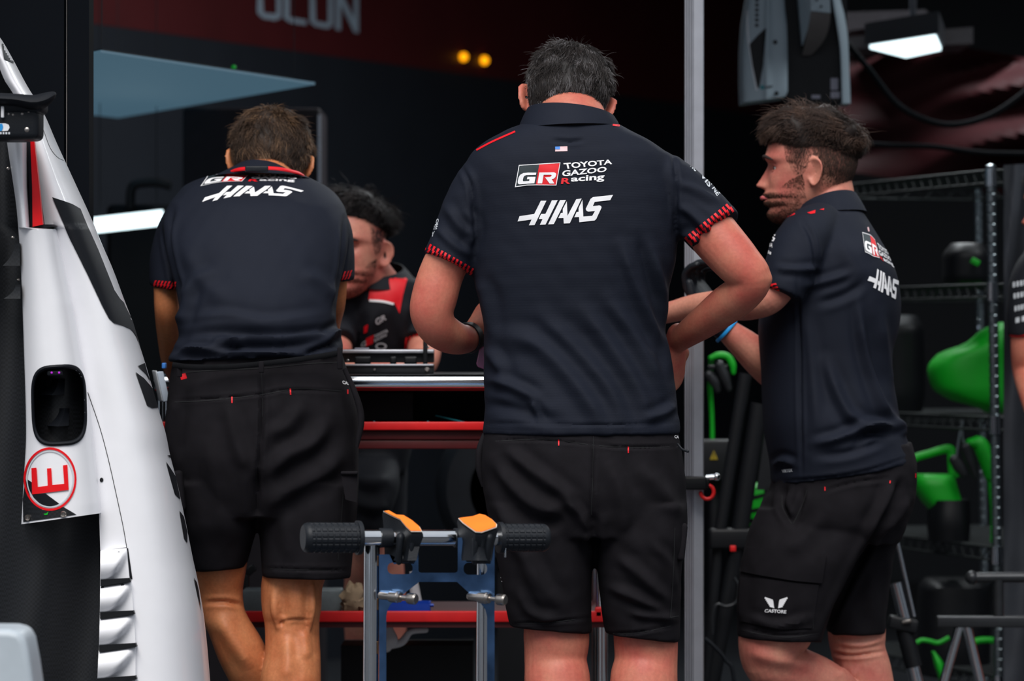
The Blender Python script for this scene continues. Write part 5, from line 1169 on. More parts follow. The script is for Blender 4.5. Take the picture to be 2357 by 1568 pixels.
# ================================================================== RACING CAR bodywork, cut by the left edge
def build_car():
    car = thing('racing_car', 'white racing car body with black and red stripes at the left edge', 'racing car', P(150, 784, 8.5) - Vector((0, 0, P(150, 784, 8.5).z)))
    ey = [60, 95, 135, 200, 255, 330, 380, 430, 500, 560, 620, 690, 740, 800, 838, 890, 940, 1000, 1045, 1100, 1190, 1290, 1340, 1430, 1568, 1720, 1900]
    ex = [-20, 6, 29, 64, 98, 131, 154, 177, 209, 234, 260, 286, 305, 323, 335, 350, 364, 382, 391, 405, 425, 445, 456, 471, 484, 496, 506]
    cy = [60, 135, 185, 215, 270, 330, 420, 520, 526, 560, 700, 850, 950, 1050, 1180, 1270, 1400, 1568, 1900]
    cx = [-60, -10, 10, 30, 55, 66, 76, 96, 126, 134, 165, 190, 205, 215, 228, 231, 230, 226, 222]
    xE = lambda y: pchip(ey, ex, np.atleast_1d(y))[0]; xC = lambda y: np.interp(y, cy, cx)
    Ym = lambda s: 8.50 - .035 * math.sin(PI * min(s, .9) / .9 * .5) + .30 * (1 - math.sqrt(max(0, 1 - min(1, s) ** 3.2)))
    # main flank: thick shell from the crease round the outer edge
    rings = []
    for y in np.linspace(62, 1890, 190):
        a, b = xC(y), xE(y); r = []
        for s in np.concatenate([np.linspace(0, .8, 26), np.sin(np.linspace(math.asin(.82), PI / 2, 14))]): r.append(list(P(a + (b - a) * s, y, Ym(s))))
        e = r[-1]; sc = e[1] / F
        for k in range(1, 7): r.append([e[0] - .01 * k, e[1] + .05 * k, e[2]])
        st = r[0]; r.append([st[0], st[1] + .35, st[2]]); rings.append(np.array(r))
    mb = MB(); mb.rings(rings); flank = mb.out('flank_panel', M_carw, car, smooth=35)
    FV, FF = np.array(mb.v), mb.f
    b = bv(FV, FF); z = lambda x, y, k=2.8, ox=0, oy=0: (ox + x / k, oy + y / k)
    dec = lambda pts, name, m, off=.0012, L=9: stick_out(name, [tri2d(pts, 6)], b, .0024, m, flank)
    dec([(120, 454), (140, 461), (165, 470), (184, 481), (198, 515), (225, 575), (262, 668), (275, 688), (284, 697), (300, 735), (313, 772), (300, 758), (283, 750), (262, 744), (250, 733), (235, 705), (200, 630), (160, 548)], 'black_stripe', M_carb)
    dec([(283, 697), (303, 736), (322, 798), (313, 775), (298, 752), (285, 730)], 'black_stripe', M_carb)
    for pl in ([(316, 843), (332, 836), (338, 858), (347, 882), (336, 862)], [(311, 857), (330, 871), (344, 887), (350, 895), (363, 939), (350, 940), (338, 934)], [(384, 1049), (391, 1048), (392, 1055)], [(381, 1063), (391, 1078), (403, 1097), (414, 1150), (402, 1138)], [(412, 1176), (422, 1190), (430, 1225), (430, 1250), (423, 1240)], [(445, 1330), (452, 1342), (456, 1360), (462, 1408)], [(2, 96), (8, 97), (36, 142), (30, 146), (8, 136)]):
        dec(pl, 'black_edge_mark', M_carb)
    stick_out('panel_seam', [strip2d([(202, 903), (230, 985), (250, 1060), (268, 1140), (283, 1210), (292, 1262)], 1.6), strip2d([(231, 1268), (260, 1265), (292, 1261)], 1.6), strip2d([(100, 300), (115, 340), (132, 362), (150, 371)], .8)], b, .0008, M_seam, flank)
    stick_out('vent_gap', [tri2d([(291, 1262), (295, 1262), (305, 1333), (298, 1334)], 8)], b, .001, M_black, flank)
    for x, y, r in ((234, 1105, 4.2), (224, 1172, 4)): stick_out('fastener', [ellipse2d(x, y, r, r * 1.25, n=16)], b, .0012, M_black, flank)
    # black carbon inner body left of the crease
    rings = []
    for y in np.linspace(100, 1890, 120):
        c = xC(y); r = [list(P(-160 + (c + 162) * t, y, 8.53 + .03 * math.sin(t * 9 + y * .004))) for t in np.linspace(0, 1, 30)]
        r += [[r[-1][0], 8.80, r[-1][2]], [r[0][0], 8.80, r[0][2]]]; rings.append(np.array(r))
    mb = MB(); mb.rings(rings); inner = mb.out('carbon_tub', M_carbon, car, smooth=35)
    # white raised channel with the oval opening
    ly = [335, 500, 620, 800, 1000, 1100, 1190]; lx = [17, 40, 48, 55, 60, 55, 50]
    xL = lambda y: pchip(ly, lx, np.atleast_1d(y))[0]
    hole = lambda x, y: (abs((x - 136 - (y - 933) * .03) / 60.5) ** 3.6 + abs((y - 933) / 89) ** 3.6) < 1
    ny, nx = 230, 44; V = []; Fc = []
    ys = np.linspace(328, 1207, ny); Yc = lambda t: 8.47 - .055 * (1 - abs(2 * t - 1) ** 2.6) 
    rx = lambda y: xC(y) if y >= 524 else min(xC(y), 64 + 6 * max(0, (y - 430) / 94))
    for y in ys:
        a, c = xL(y), rx(y)
        yb = lambda x: y if y < 1185 else y - (x - 50) * .055 * (y - 1185) / 8
        for t in np.linspace(0, 1, nx): x = a + (c - a) * t; V.append(P(x, y - (x - 50) * (.05 * min(1, max(0, (y - 850) / 150)) + .09 * max(0, (y - 1040) / 167)), Yc(t)))
    px = to_px(np.array([list(v) for v in V]))
    for j in range(ny - 1):
        for i in range(nx - 1):
            k = j * nx + i; q = (k, k + 1, k + nx + 1, k + nx); m = px[list(q)].mean(0)
            if hole(m[0], m[1]): continue
            Fc.append(q)
    n = len(V); V2 = V + [Vector((p.x, 8.62, p.z)) for p in V]
    wall = []
    for j in range(ny - 1): wall += [(j * nx, (j + 1) * nx, n + (j + 1) * nx, n + j * nx), (j * nx + nx - 1, n + j * nx + nx - 1, n + (j + 1) * nx + nx - 1, (j + 1) * nx + nx - 1)]
    for i in range(nx - 1): wall += [(i, n + i, n + i + 1, i + 1), ((ny - 1) * nx + i, (ny - 1) * nx + i + 1, n + (ny - 1) * nx + i + 1, n + (ny - 1) * nx + i)]
    mb = MB(); mb.add(V2, Fc + wall); ch = mb.out('white_channel', M_carw, car, smooth=35)
    bc = bv([tuple(v) for v in V2], Fc)
    # bottom carbon corner and the switch badge
    CP = [(59, 1100), (72, 1151), (98, 1174), (120, 1176), (146, 1167), (176, 1185), (120, 1193), (54, 1202), (53, 1150)]
    stick_out('carbon_corner', [tri2d(CP, 8)], bc, .0012, M_carbon, ch)
    stick_out('badge_ring', [ellipse2d(115.5, 1103, 60, 73, 55.5, 68)], bc, .0022, M_carred, ch)
    stick_out('badge_inner_ring', [ellipse2d(115.5, 1103, 53.5, 66, 51, 63)], bc, .0020, M_grey_print, ch)
    stick_out('badge_dark_area', [tri2d([(63, 1103), (75, 1111), (75, 1138), (105, 1136), (137, 1160), (118, 1166), (98, 1165), (78, 1145), (67, 1125)], 8)], bc, .0018, M_carb, ch)
    E = [z(x, y, 2.76, 0, 1000) for x, y in [(203, 215), (235, 212), (243, 335), (305, 326), (300, 217), (327, 215), (333, 322), (408, 314), (400, 197), (428, 193), (436, 353), (208, 382)]]
    stick_out('badge_letter', [tri2d(E, 8)], bc, .0026, M_carred, ch)
    stick_out('green_mark', [tri2d([(101, 1183), (107, 1182), (112, 1178), (110, 1185), (104, 1186)], 5)], bc, .0022, M_greenled if False else M_green, ch)
    # oval opening: rim, dark duct, two vanes, sensor dots
    a = np.linspace(0, 2 * PI, 64, endpoint=False); rim = []
    def hp(t, k): 
        c, s_ = math.cos(t), math.sin(t); x = 136 + 60.5 * k * math.copysign(abs(c) ** (2 / 3.6), c); y = 933 + 89 * k * math.copysign(abs(s_) ** (2 / 3.6), s_)
        return x + (y - 933) * .03, y - (x - 136) * .05
    def yat(x, y): 
        t = (x - xL(y)) / max(1, (rx(y) - xL(y))); return Yc(min(1, max(0, t)))
    for x, y in ((64, 1192), (146, 1184)):
        mb = MB(); mb.lathe(P(x, y, yat(x, y) - .003), (0, -1, 0), [(-.01, .0062), (.004, .0062), (.006, .005), (.004, .003), (.001, .003), (.001, 0)], 18); mb.out('fastener', M_pin, ch)
    mb = MB(); rr = []
    for k, dy in ((1.06, .004), (1.045, -.003), (1.0, -.005), (.955, -.002), (.94, .012), (.93, .10)): rr.append(np.array([list(P(*hp(t, k), yat(*hp(t, 1.0)) + dy)) for t in a]))
    mb.rings(rr, cap=False); mb.out('opening_rim', M_carb, ch)
    mb = MB(); mb.box(P(136, 933, 8.60), (.125, .02, .17)); mb.out('duct_back', M_black, ch)
    for x0, y0, x1, y1 in ((118, 872, 150, 908), (135, 940, 160, 980)):
        mb = MB(); rings = []
        for t in np.linspace(0, 1, 9):
            y = y0 + (y1 - y0) * t; wl = x0 + 2 - (t ** 2) * (30 if y0 < 900 else 28); wr = x1 - t * 2
            rings.append(np.array([list(P(wl, y, 8.50 - .02 * t)), list(P((wl + wr) / 2, y + 2 * t, 8.485 - .02 * t)), list(P(wr, y, 8.50 - .02 * t)), list(P(wr, y + 1, 8.55)), list(P(wl, y + 1, 8.55))]))
        mb.rings(rings); mb.out('vane', M_carb, ch)
    mb = MB(); mb.rbox(P(127, 859, 8.428), (.030, .02, .012), .004); sn = mb.out('sensor', M_carb, ch)
    for x in (119, 136):
        mb = MB(); mb.ball(P(x, 858, 8.418), .0022, 10); mb.out('sensor_light', M_purple, sn)
    # red and black recess strip above
    mb = MB(); mb.prism([P(62, 326, 8.455), P(74, 326, 8.455), P(86, 430, 8.45), P(97, 516, 8.45), P(127, 522, 8.45), P(70, 529, 8.45), P(66, 440, 8.45)], (0, .10, 0)); mb.out('black_recess', M_carb, ch, smooth=False)
    mb = MB(); mb.prism([P(70, 326, 8.448), P(79, 326, 8.448), P(90, 430, 8.443), P(98.5, 517, 8.443), P(75, 522, 8.443), P(74, 430, 8.445)], (0, .02, 0)); mb.out('red_stripe', M_carred, ch, smooth=False)
    # four louvres under the flank seam
    L4 = [((231, 1268), (291, 1262), (298, 1333), (231, 1337)), ((231, 1348), (302, 1338), (307, 1408), (230, 1412)), ((230, 1421), (308, 1412), (312, 1483), (228, 1488)), ((227, 1498), (312, 1485), (312, 1558), (224, 1565)), ((224, 1576), (312, 1563), (312, 1640), (222, 1646))]
    for tl, tr, br, bl in L4:
        mb = MB(); g = []
        for v in np.linspace(0, 1, 12):
            row = []
            for u in np.linspace(0, 1, 16):
                x = (tl[0] * (1 - u) + tr[0] * u) * (1 - v) + (bl[0] * (1 - u) + br[0] * u) * v; y = (tl[1] * (1 - u) + tr[1] * u) * (1 - v) + (bl[1] * (1 - u) + br[1] * u) * v
                ed = 1.02 - .62 * v ** 1.6; k_ = min(1, max(0, (ed - u) / .30 + .25)); k_ = k_ * k_ * (3 - 2 * k_); out = .026 * math.sin(PI * .86 * v ** .85) * k_
                row.append(list(P(x, y, 8.476 - out)))
            row += [[row[-1][0], 8.53, row[-1][2]], [row[0][0], 8.53, row[0][2]]]; g.append(np.array(row))
        mb.rings(g); lv = mb.out('louvre', M_carw, flank, smooth=50)
        mb = MB(); mb.prism([P(bl[0], bl[1] - 2, 8.462), P(br[0], br[1] - 2, 8.462), P(br[0] + 3, br[1] + 6, 8.462), P(bl[0], bl[1] + 13, 8.462)], (0, .02, 0)); mb.out('slot', M_black, lv, smooth=False)
    for x, y in ((274, 1273), (236, 1353), (282, 1347)):
        mb = MB(); mb.lathe(P(x, y, 8.470), (0, -1, 0), [(-.004, .003), (.004, .003), (.0045, 0)], 14); mb.out('rivet', M_black, flank)
    # mirror / camera pod at the upper left
    mb = MB(); mb.rbox(P(38, 278, 8.33), (.095, .10, .076), .012); mb.rbox(P(20, 245, 8.33), (.14, .11, .03), .010); pod = mb.out('camera_pod', M_black_rubber, car)
    mb = MB(); mb.tube([P(-30, 228, 8.30), P(40, 232, 8.30), P(80, 238, 8.30), P(104, 228, 8.31), P(113, 219, 8.32)], [(.012, .05), (.013, .05), (.016, .045), (.012, .035), (.003, .01)], n=18, k=5, round_ends=True); mb.out('winglet', M_carb, pod)
    for x, y, r in ((20, 262, .0026), (30, 264, .0026), (51, 262, .0028), (66, 255, .0036), (62, 299, .0046)):
        mb = MB(); mb.lathe(P(x, y, 8.282), (0, -1, 0), [(-.004, r), (.002, r), (.003, r * .6), (.003, 0)], 14); mb.out('bolt', M_pin, pod)
    mb = MB(); mb.prism([P(-6, 284, 8.279), P(12, 284, 8.279), P(20, 287, 8.279), P(22, 294, 8.279), P(18, 301, 8.279), P(-6, 303, 8.279)], (0, .004, 0)); mb.out('maker_emblem', M_white, pod, smooth=False)
    mb = MB(); mb.prism([P(-6, 285, 8.277), P(5, 285, 8.277), P(7, 292, 8.277), P(4, 301, 8.277), P(-6, 302, 8.277)], (0, .003, 0)); mb.out('maker_emblem', M_lightblue, pod, smooth=False)
    mb = MB(); V3, F3 = text_parts('IlIIlIl', ((-20, 304), (23, 304), (23, 309), (-20, 309)), 10); mb.add([P(x, y, 8.2785) for x, y in V3], F3); mb.out('maker_lettering', M_grey_print, pod, smooth=False)
    mb = MB(); mb.rbox(P(6, 258, 8.275), (.006, .01, .022), .002); mb.out('latch', M_white, pod)
    # curved flow vanes on the carbon side, cable
    for x0, y0, x1, y1 in ((34, 560, 46, 612), (36, 655, 47, 688)):
        mb = MB(); rings = []
        for t in np.linspace(0, 1, 10): y = y0 + (y1 - y0) * t; rings.append(np.array([list(P(x0 - (t ** 2) * 28, y, 8.46)), list(P(x1, y, 8.45)), list(P(x1, y, 8.52)), list(P(x0 - t * t * 28, y + 1, 8.52))]))
        mb.rings(rings); mb.out('flow_vane', M_carbon, inner)
    for x, y in ((29, 547), (42, 644), (18, 388)):
        mb = MB(); mb.ball(P(x, y, 8.49), .0035, 10); mb.out('fastener', M_pin, inner)
    return car
car = build_car()
# blurred pale corner of something close by, bottom left
mb = MB(); poly = [(-60, 1448), (20, 1449), (48, 1455), (60, 1478), (70, 1530), (80, 1600), (112, 1800), (140, 2120), (-60, 2120)]
yy = 7.2; floor_py = CY + CZ * F / yy
mb.prism([P(x, min(y, floor_py - .5), yy) for x, y in poly], (0, .16, 0)); o = mb.out('white_cover', mat('pale_grey_plastic', (176, 186, 194), 0.4, var=.03), smooth=25)
bvm = o.modifiers.new('b', 'BEVEL'); bvm.width = .012; bvm.segments = 4; bvm.limit_method = 'ANGLE'
tag(o, 'pale grey rounded cover in the bottom left corner', 'cover')

# ================================================================== TROLLEY in the foreground
def build_trolley():
    Y = 8.2; T = thing('trolley', 'polished steel push trolley with black grips and orange topped pads', 'trolley', Vector((P(985, 0, Y).x, Y + .1, 0)))
    q = lambda x, y, d=0: P(680 + x / 3.752, 1150 + y / 3.752, Y + d)
    S = Y / F
    bar = lambda t: Vector((P(768 + (1205 - 768) * t, 1236, Y).x, Y - .04 + .11 * t, P(0, 1236 + 6 * t, Y).z))
    r0 = 18.5 * S
    mb = MB(); mb.cyl(bar(-.05), bar(1.02), r0, 28); mb.out('handlebar', M_chrome, T)
    for s0, s1, sgn in ((-.155, .145, -1), (.86, 1.13, 1)):
        A, B = (bar(.145), bar(-.155)) if sgn < 0 else (bar(.865), bar(1.13)); ax = (B - A).normalized(); u = Vector((0, 0, 1)); w = ax.cross(u); L = (B - A).length; R = .0285 if sgn < 0 else .0265
        if sgn < 0: A, B = bar(.145), bar(-.155)
        rings = []; n = 96
        hs = np.concatenate([[0, .0005, .004, .008, .0085], np.linspace(.010, L - .012, 90), [L - .008, L - .004, L - .0015, L - .0002]])
        for h in hs:
            ring = []
            for k in range(n):
                t = 2 * PI * k / n
                if h <= .0005: rr = R * 1.10
                elif h <= .008: rr = R * 1.13
                elif h > L - .0125: rr = R * (1 - ((h - (L - .0125)) / .0125) ** 3 * .22)
                else:
                    g = (h % .0115) / .0115; c = (k % 6) / 6
                    rr = R * (.955 + (.045 if (.18 < g < .95 and c > .2) else 0))
                ring.append(tuple(A + ax * h + (u * math.cos(t) + w * math.sin(t)) * rr))
            rings.append(ring)
        mb = MB(); mb.rings(rings); mb.out('grip', M_black_rubber, T, smooth=30)
    # uprights
    zb = .12
    for x, d, w in ((856, .0, 36.5), (1112, .05, 30)):
        top = P(x, 1242, Y); base = Vector((P(x - 4, 0, Y).x, Y + d, zb)); top = Vector((top.x, Y + d, top.z)); mb = MB(); mb.cyl(base, top, w * S / 2, 28); mb.out('upright', M_chrome, T)
    # front plate with cut-outs
    outer = [(722, 475), (812, 475), (850, 560), (1035, 540), (1035, 395), (1062, 395), (1062, 610), (1068, 626), (1085, 633), (1380, 633), (1397, 625), (1402, 605), (1402, 330), (1442, 330), (1450, 500), (1480, 540), (1670, 540), (1690, 395), (1720, 395), (1720, 2600), (1655, 2600), (1655, 1010), (1640, 950), (1590, 885), (1500, 808), (1395, 712), (1070, 712), (955, 800), (870, 868), (820, 908), (795, 955), (785, 1010), (783, 2600), (722, 2600)]
    def rr(x0, y0, x1, y1, r, n=6):
        o = []
        for cxx, cyy, a0 in ((x1 - r, y0 + r, -90), (x1 - r, y1 - r, 0), (x0 + r, y1 - r, 90), (x0 + r, y0 + r, 180)):
            for k in range(n + 1): a = math.radians(a0 + 90 * k / n); o.append((cxx + r * math.cos(a), cyy + r * math.sin(a)))
        return o
    V2, F2 = letter(outer, [rr(795, 545, 1012, 645, 45), rr(1452, 545, 1655, 650, 45)], 'plate')
    mb = MB(); n = len(V2); fr = [q(x, y, -.012) for x, y in V2]; bk = [q(x, y, -.006) for x, y in V2]
    from collections import Counter
    ec = Counter(); dirn = {}
    for f in F2:
        for i in range(len(f)):
            a, b2 = f[i], f[(i + 1) % len(f)]; ec[frozenset((a, b2))] += 1; dirn[frozenset((a, b2))] = (a, b2)
    side = [(a, b2, b2 + n, a + n) for e, c in ec.items() if c == 1 for a, b2 in [dirn[e]]]
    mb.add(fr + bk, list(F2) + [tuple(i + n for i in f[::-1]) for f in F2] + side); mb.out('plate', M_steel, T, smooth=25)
    # weld beads
    for y0, y1 in ((490, 570), (860, 950), (1230, 1330)):
        mb = MB(); mb.tube([q(712, y, -.010 + .0006 * (i % 2)) for i, y in enumerate(np.linspace(y0, y1, 12))], [.0011 + .0005 * (i % 2) for i in range(12)], n=8, k=2, round_ends=True); mb.out('weld', M_weld, T)
    # black pads with orange tops
    def pad(top, low, feet, name):
        cxp = np.array(top, float); ymin, ymax = cxp[:, 1].min(), cxp[:, 1].max()
        dep = lambda y: -.065 + (ymax - y) / 180 * .085
        tp = [q(x, y, dep(y)) for x, y in top]; X0, X1 = cxp[:, 0].min(), cxp[:, 0].max()
        lw = [q(low[0] + (x - X0) / (X1 - X0) * (low[1] - low[0]), 528, dep(y) * .7 - .010) for x, y in top]
        mb = MB(); mid = [(a * .5 + b2 * .5) + Vector((0, .010, 0)) for a, b2 in zip(tp, lw)]
        cen = sum(tp, Vector()) / len(tp)
        mb.rings([[tuple(cen + (p - cen) * 1.03 + Vector((0, .002, -.001))) for p in tp], [tuple(cen + (p - cen) * 1.05 + Vector((0, .004, -.006))) for p in tp], [tuple(p) for p in mid], [tuple(p) for p in lw]]); body = mb.out('pad', M_black_rubber, T, smooth=45)
        mb = MB(); up = Vector((0, -.0030, .0030)); mb.prism([cen + (p - cen) * .995 + up * .4 for p in tp], up * .5); mb.out('pad_edge', M_wht_edge, body, smooth=False)
        mb = MB(); mb.prism([cen + (p - cen) * .95 + up * .7 for p in tp], up * .6); mb.out('pad_top', M_orange, body, smooth=False)
        for x, y0, y1, r in feet:
            mb = MB(); mb.tube([q(x + 12, y0, -.045), q(x + 4, (y0 + y1) / 2, -.042), q(x, y1, -.034)], [(.008, .012), (.0065, .012), (.007, .012)], n=14, round_ends=True); mb.out('pad_rib', M_black_rubber, body)
        mb = MB(); mb.cyl(q(feet[0][0] - 20, 515, -.03), q(feet[-1][0] + 25, 515, -.03), .009, 14); mb.out('pad_base', M_black_rubber, body)
    pad([(758, 112), (800, 106), (870, 145), (935, 150), (1010, 195), (1075, 250), (1096, 290), (1000, 290), (958, 250), (905, 185), (850, 160), (800, 135)], (775, 1045), [(895, 330, 520, 1), (1000, 330, 500, 1)], 'l')
    pad([(1405, 174), (1530, 158), (1590, 137), (1640, 148), (1700, 185), (1742, 228), (1738, 252), (1610, 297), (1555, 293), (1500, 255), (1445, 215)], (1435, 1695), [(1550, 330, 520, 1), (1660, 330, 505, 1)], 'r')
    for t in (.275, .665):
        mb = MB(); mb.lathe(bar(t - .03), bar(1) - bar(0), [(0, r0 * 1.0), (0, r0 * 1.22), (.022, r0 * 1.22), (.024, r0)], 28); mb.out('pad_collar', M_black_rubber, T)
    # spring plungers
    for x in (725, 1492):
        a = q(x, 828 if x < 1000 else 836, -.022); ax = Vector((.86, -.50, -.06)); ax.normalize(); k = 1.0
        mb = MB(); mb.lathe(a, ax, [(0, .0001), (0, .006), (.003, .0075), (.022, .0078), (.024, .0105), (.040, .0110), (.042, .0095), (.046, .0095), (.047, .0045), (.062, .0045), (.063, .0095), (.066, .0105), (.078, .0105), (.081, .0085), (.081, .0001)], 24); mb.out('spring_plunger', M_pin, T, smooth=30)
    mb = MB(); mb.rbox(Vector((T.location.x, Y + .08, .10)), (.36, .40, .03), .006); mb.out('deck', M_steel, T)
    for sx_ in (-1, 1):
        for sy in (-1, 1):
            mb = MB(); c = Vector((T.location.x + sx_ * .15, Y + .08 + sy * .17, .042)); mb.lathe(c - Vector((.012, 0, 0)), (1, 0, 0), [(0, .0001), (0, .034), (.004, .042), (.020, .042), (.024, .034), (.024, .0001)], 28); mb.out('wheel', M_black_rubber, T)
            mb = MB(); mb.box(c + Vector((0, 0, .035)), (.034, .02, .03)); mb.out('caster_fork', M_chrome, T)
    mb = MB(); mb.rbox(P(1163, 1272, Y + .05), (.004, .02, .018), .001); mb.out('grip_lever', M_chrome, T)
    return T
trolley = build_trolley()

# ================================================================== WORKBENCH behind the three standing people
YB = 9.66; SB = YB / F
def build_bench():
    x0, x1 = P(356, 0, YB).x, P(1402, 0, YB).x; xm = (x0 + x1) / 2; w = x1 - x0; dp = .56
    zz = lambda y: P(0, y, YB).z
    B = thing('workbench', 'red steel workbench with chrome front rail and open shelves behind the standing people', 'workbench', Vector((xm, YB + dp / 2, 0)))
    mb = MB(); mb.cyl((x0, YB, zz(879)), (x1, YB, zz(879)), 17 * SB, 28); mb.out('front_rail', M_chrome, B)
    mb = MB(); mb.rbox((xm, YB + dp / 2 + .018, zz(868)), (w, dp, .012), .003); mb.out('worktop', M_black, B)
    mb = MB(); mb.box((xm, YB + .025, zz(884)), (w, .012, .030)); mb.out('apron', M_redmetal, B, smooth=False)
    mb = MB(); mb.rbox((xm, YB + .008, zz(981)), (w, .016, 19 * SB), .002); mb.out('upper_shelf_lip', M_redmetal, B)
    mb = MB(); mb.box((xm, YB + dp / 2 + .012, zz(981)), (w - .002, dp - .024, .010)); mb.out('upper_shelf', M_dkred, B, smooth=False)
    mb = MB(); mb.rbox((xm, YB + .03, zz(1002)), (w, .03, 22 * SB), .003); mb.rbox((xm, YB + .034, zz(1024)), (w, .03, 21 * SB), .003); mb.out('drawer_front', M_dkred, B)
    mb = MB(); mb.box((xm, YB + dp - .01, zz(935)), (w, .012, zz(880) - zz(985))); mb.out('back_panel', M_black, B, smooth=False)
    mb = MB(); mb.box((xm - .16 * w, YB + dp * .55, zz(938)), (w * .45, dp * .6, .062)); mb.out('tool_tray', M_black, B, smooth=False)
    mb = MB(); mb.rbox((xm, YB + .008, zz(1420)), (w, .016, 25 * SB), .002); mb.out('lower_shelf_lip', M_redmetal, B)
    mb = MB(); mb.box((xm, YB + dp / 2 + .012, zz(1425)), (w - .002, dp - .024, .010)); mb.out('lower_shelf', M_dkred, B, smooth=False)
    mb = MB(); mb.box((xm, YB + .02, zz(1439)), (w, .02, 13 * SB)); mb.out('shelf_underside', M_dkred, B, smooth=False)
    for x in (x0 + .015, x1 - .015):
        for y in (YB + .035, YB + dp - .03):
            mb = MB(); mb.cyl((x, y, 0.0), (x, y, zz(872)), .0135, 20); mb.out('leg', M_chrome, B)
    mb = MB(); mb.rbox((P(1378, 0, YB).x, YB + .01, zz(1410)), (.016, .02, .022), .003); mb.out('shelf_bracket', M_redmetal, B)
    return B
bench = build_bench()
ztop = P(0, 868, YB).z + .006
zlow = P(0, 1425, YB).z + .005
zup = P(0, 981, YB).z + .005
# measuring device on the worktop
def build_device():
    x0, x1 = P(770, 0, YB + .08).x, P(998, 0, YB + .08).x; xm = (x0 + x1) / 2; w = x1 - x0; y = YB + .12
    D_ = thing('setup_fixture', 'long black and grey aluminium fixture with knobs lying on the bench', 'tool', Vector((xm, y, ztop)))
    mb = MB(); mb.rbox((xm, y, ztop + .011), (w, .10, .022), .002); mb.out('base_beam', M_dgrey, D_)
    mb = MB(); mb.rbox((xm, y - .052, ztop + .020), (w, .006, .004), .001); mb.out('base_edge', M_alu, D_)
    mb = MB(); mb.rbox((xm, y + .03, ztop + .040), (w, .05, .030), .002); mb.out('upper_beam', M_dgrey, D_)
    mb = MB(); mb.rbox((xm, y - .002, ztop + .050), (w, .012, .008), .002); mb.out('upper_rail', M_alu, D_)
    for px, ww in ((835, .036), (905, .014), (945, .028)):
        mb = MB(); mb.rbox((P(px, 0, y - .02).x, y - .02, ztop + .030), (ww, .03, .018), .004); mb.out('knob', M_black, D_)
    mb = MB(); mb.rbox((P(979, 0, y - .03).x, y - .03, ztop + .048), (.010, .012, .074), .003); mb.out('post', M_black, D_)
    for px, zb, r in ((862, .010, .0035), (983, .010, .0058), (800, .030, .003), (985, .060, .003)):
        mb = MB(); mb.lathe((P(px, 0, y - .055).x, y - .050, ztop + zb), (0, -1, 0), [(-.004, r), (.002, r), (.004, r * .6), (.004, 0)], 16); mb.out('bolt', M_pin, D_)
    mb = MB(); mb.rbox((P(833, 0, y).x, y + .0, ztop + .0565), (.032, .010, .003), .001); mb.out('label_strip', M_label, D_)
build_device()
# things on the shelves
mb = MB(); mb.rbox(P(675, 1383, YB + .18) * 1.0, (.222, .10, .052), .004); o = mb.out('alloy_block', M_stone); o.location.z = zlow; tag(o, 'grey metal block on the lower red shelf behind the bare legs', 'block')
mb = MB(); r2 = np.random.default_rng(5); rings = []
for t in np.linspace(0, 1, 12):
    rr_ = .030 * math.sin(PI * (.08 + .84 * t)) ** .6; an = np.linspace(0, 2 * PI, 22, endpoint=False)
    rings.append(np.stack([P(815, 0, YB + .1).x + .9 * rr_ * np.cos(an) * (1 + .18 * r2.normal(size=22)), YB + .10 + rr_ * np.sin(an), np.full(22, zlow + .068 * t ** 1.3) + .004 * r2.normal(size=22)], 1))
    rings[-1][:, 2] = np.maximum(rings[-1][:, 2], zlow)
mb.rings(rings); tag(mb.out('rag', M_rag), 'crumpled beige rag on the lower shelf behind the trolley', 'rag')
tr = thing('tray', 'blue plastic tray on the lower red shelf behind the trolley', 'tray', Vector((P(928, 0, YB + .1).x, YB + .1, zlow)))
mb = MB(); c = tr.location; w_, d_, h_ = .118, .12, .026
mb.box(c + Vector((0, 0, .002)), (w_, d_, .004)); mb.box(c + Vector((0, -d_ / 2, h_ / 2)), (w_, .004, h_)); mb.box(c + Vector((0, d_ / 2, h_ / 2)), (w_, .004, h_)); mb.box(c + Vector((-w_ / 2, 0, h_ / 2)), (.004, d_, h_)); mb.box(c + Vector((w_ / 2, 0, h_ / 2)), (.004, d_, h_)); mb.out('tray_body', M_blue, tr, smooth=False)
mb = MB(); mb.cyl(c + Vector((w_ / 2, -.05, h_ - .004)), c + Vector((w_ / 2 + .010, -.05, h_ - .004)), .004, 10); mb.out('tray_lug', M_blue, tr)
mb = MB(); o_ = Vector((P(962, 0, YB + .3).x, YB + .3, zlow)); mb.lathe(o_, (-.18, 0, 1), [(0, .001), (0, .012), (.06, .011), (.075, .005), (.085, .005), (.085, .0001)], 18); tag(mb.out('bottle', M_white), 'slim white bottle leaning behind the blue tray', 'bottle')
mb = MB(); mb.rbox((P(572, 0, YB + .2).x, YB + .25, zlow + .088), (.018, .012, .03), .003, rot=(0, .9, 0)); mb.rbox((P(560, 0, YB + .2).x, YB + .25, zlow + .04), (.02, .05, .08), .003); tag(mb.out('tool_holder', M_dgrey), 'grey tool holder on the lower shelf between the bare legs', 'tool')
for px in (861, 985):
    mb = MB(); mb.ball((P(px, 0, YB + .05).x, YB + .05, zup + .003), .003, 10); tag(mb.out('peg', M_teal), ('left' if px < 900 else 'right') + ' of two tiny teal pegs on the upper red shelf', 'peg')
mb = MB(); mb.tube([P(1003, 957, YB + .1), P(1070, 973, YB + .04)], .0022, n=8); tag(mb.out('scriber', M_teal), 'thin pale rod leaning on the upper red shelf', 'rod')
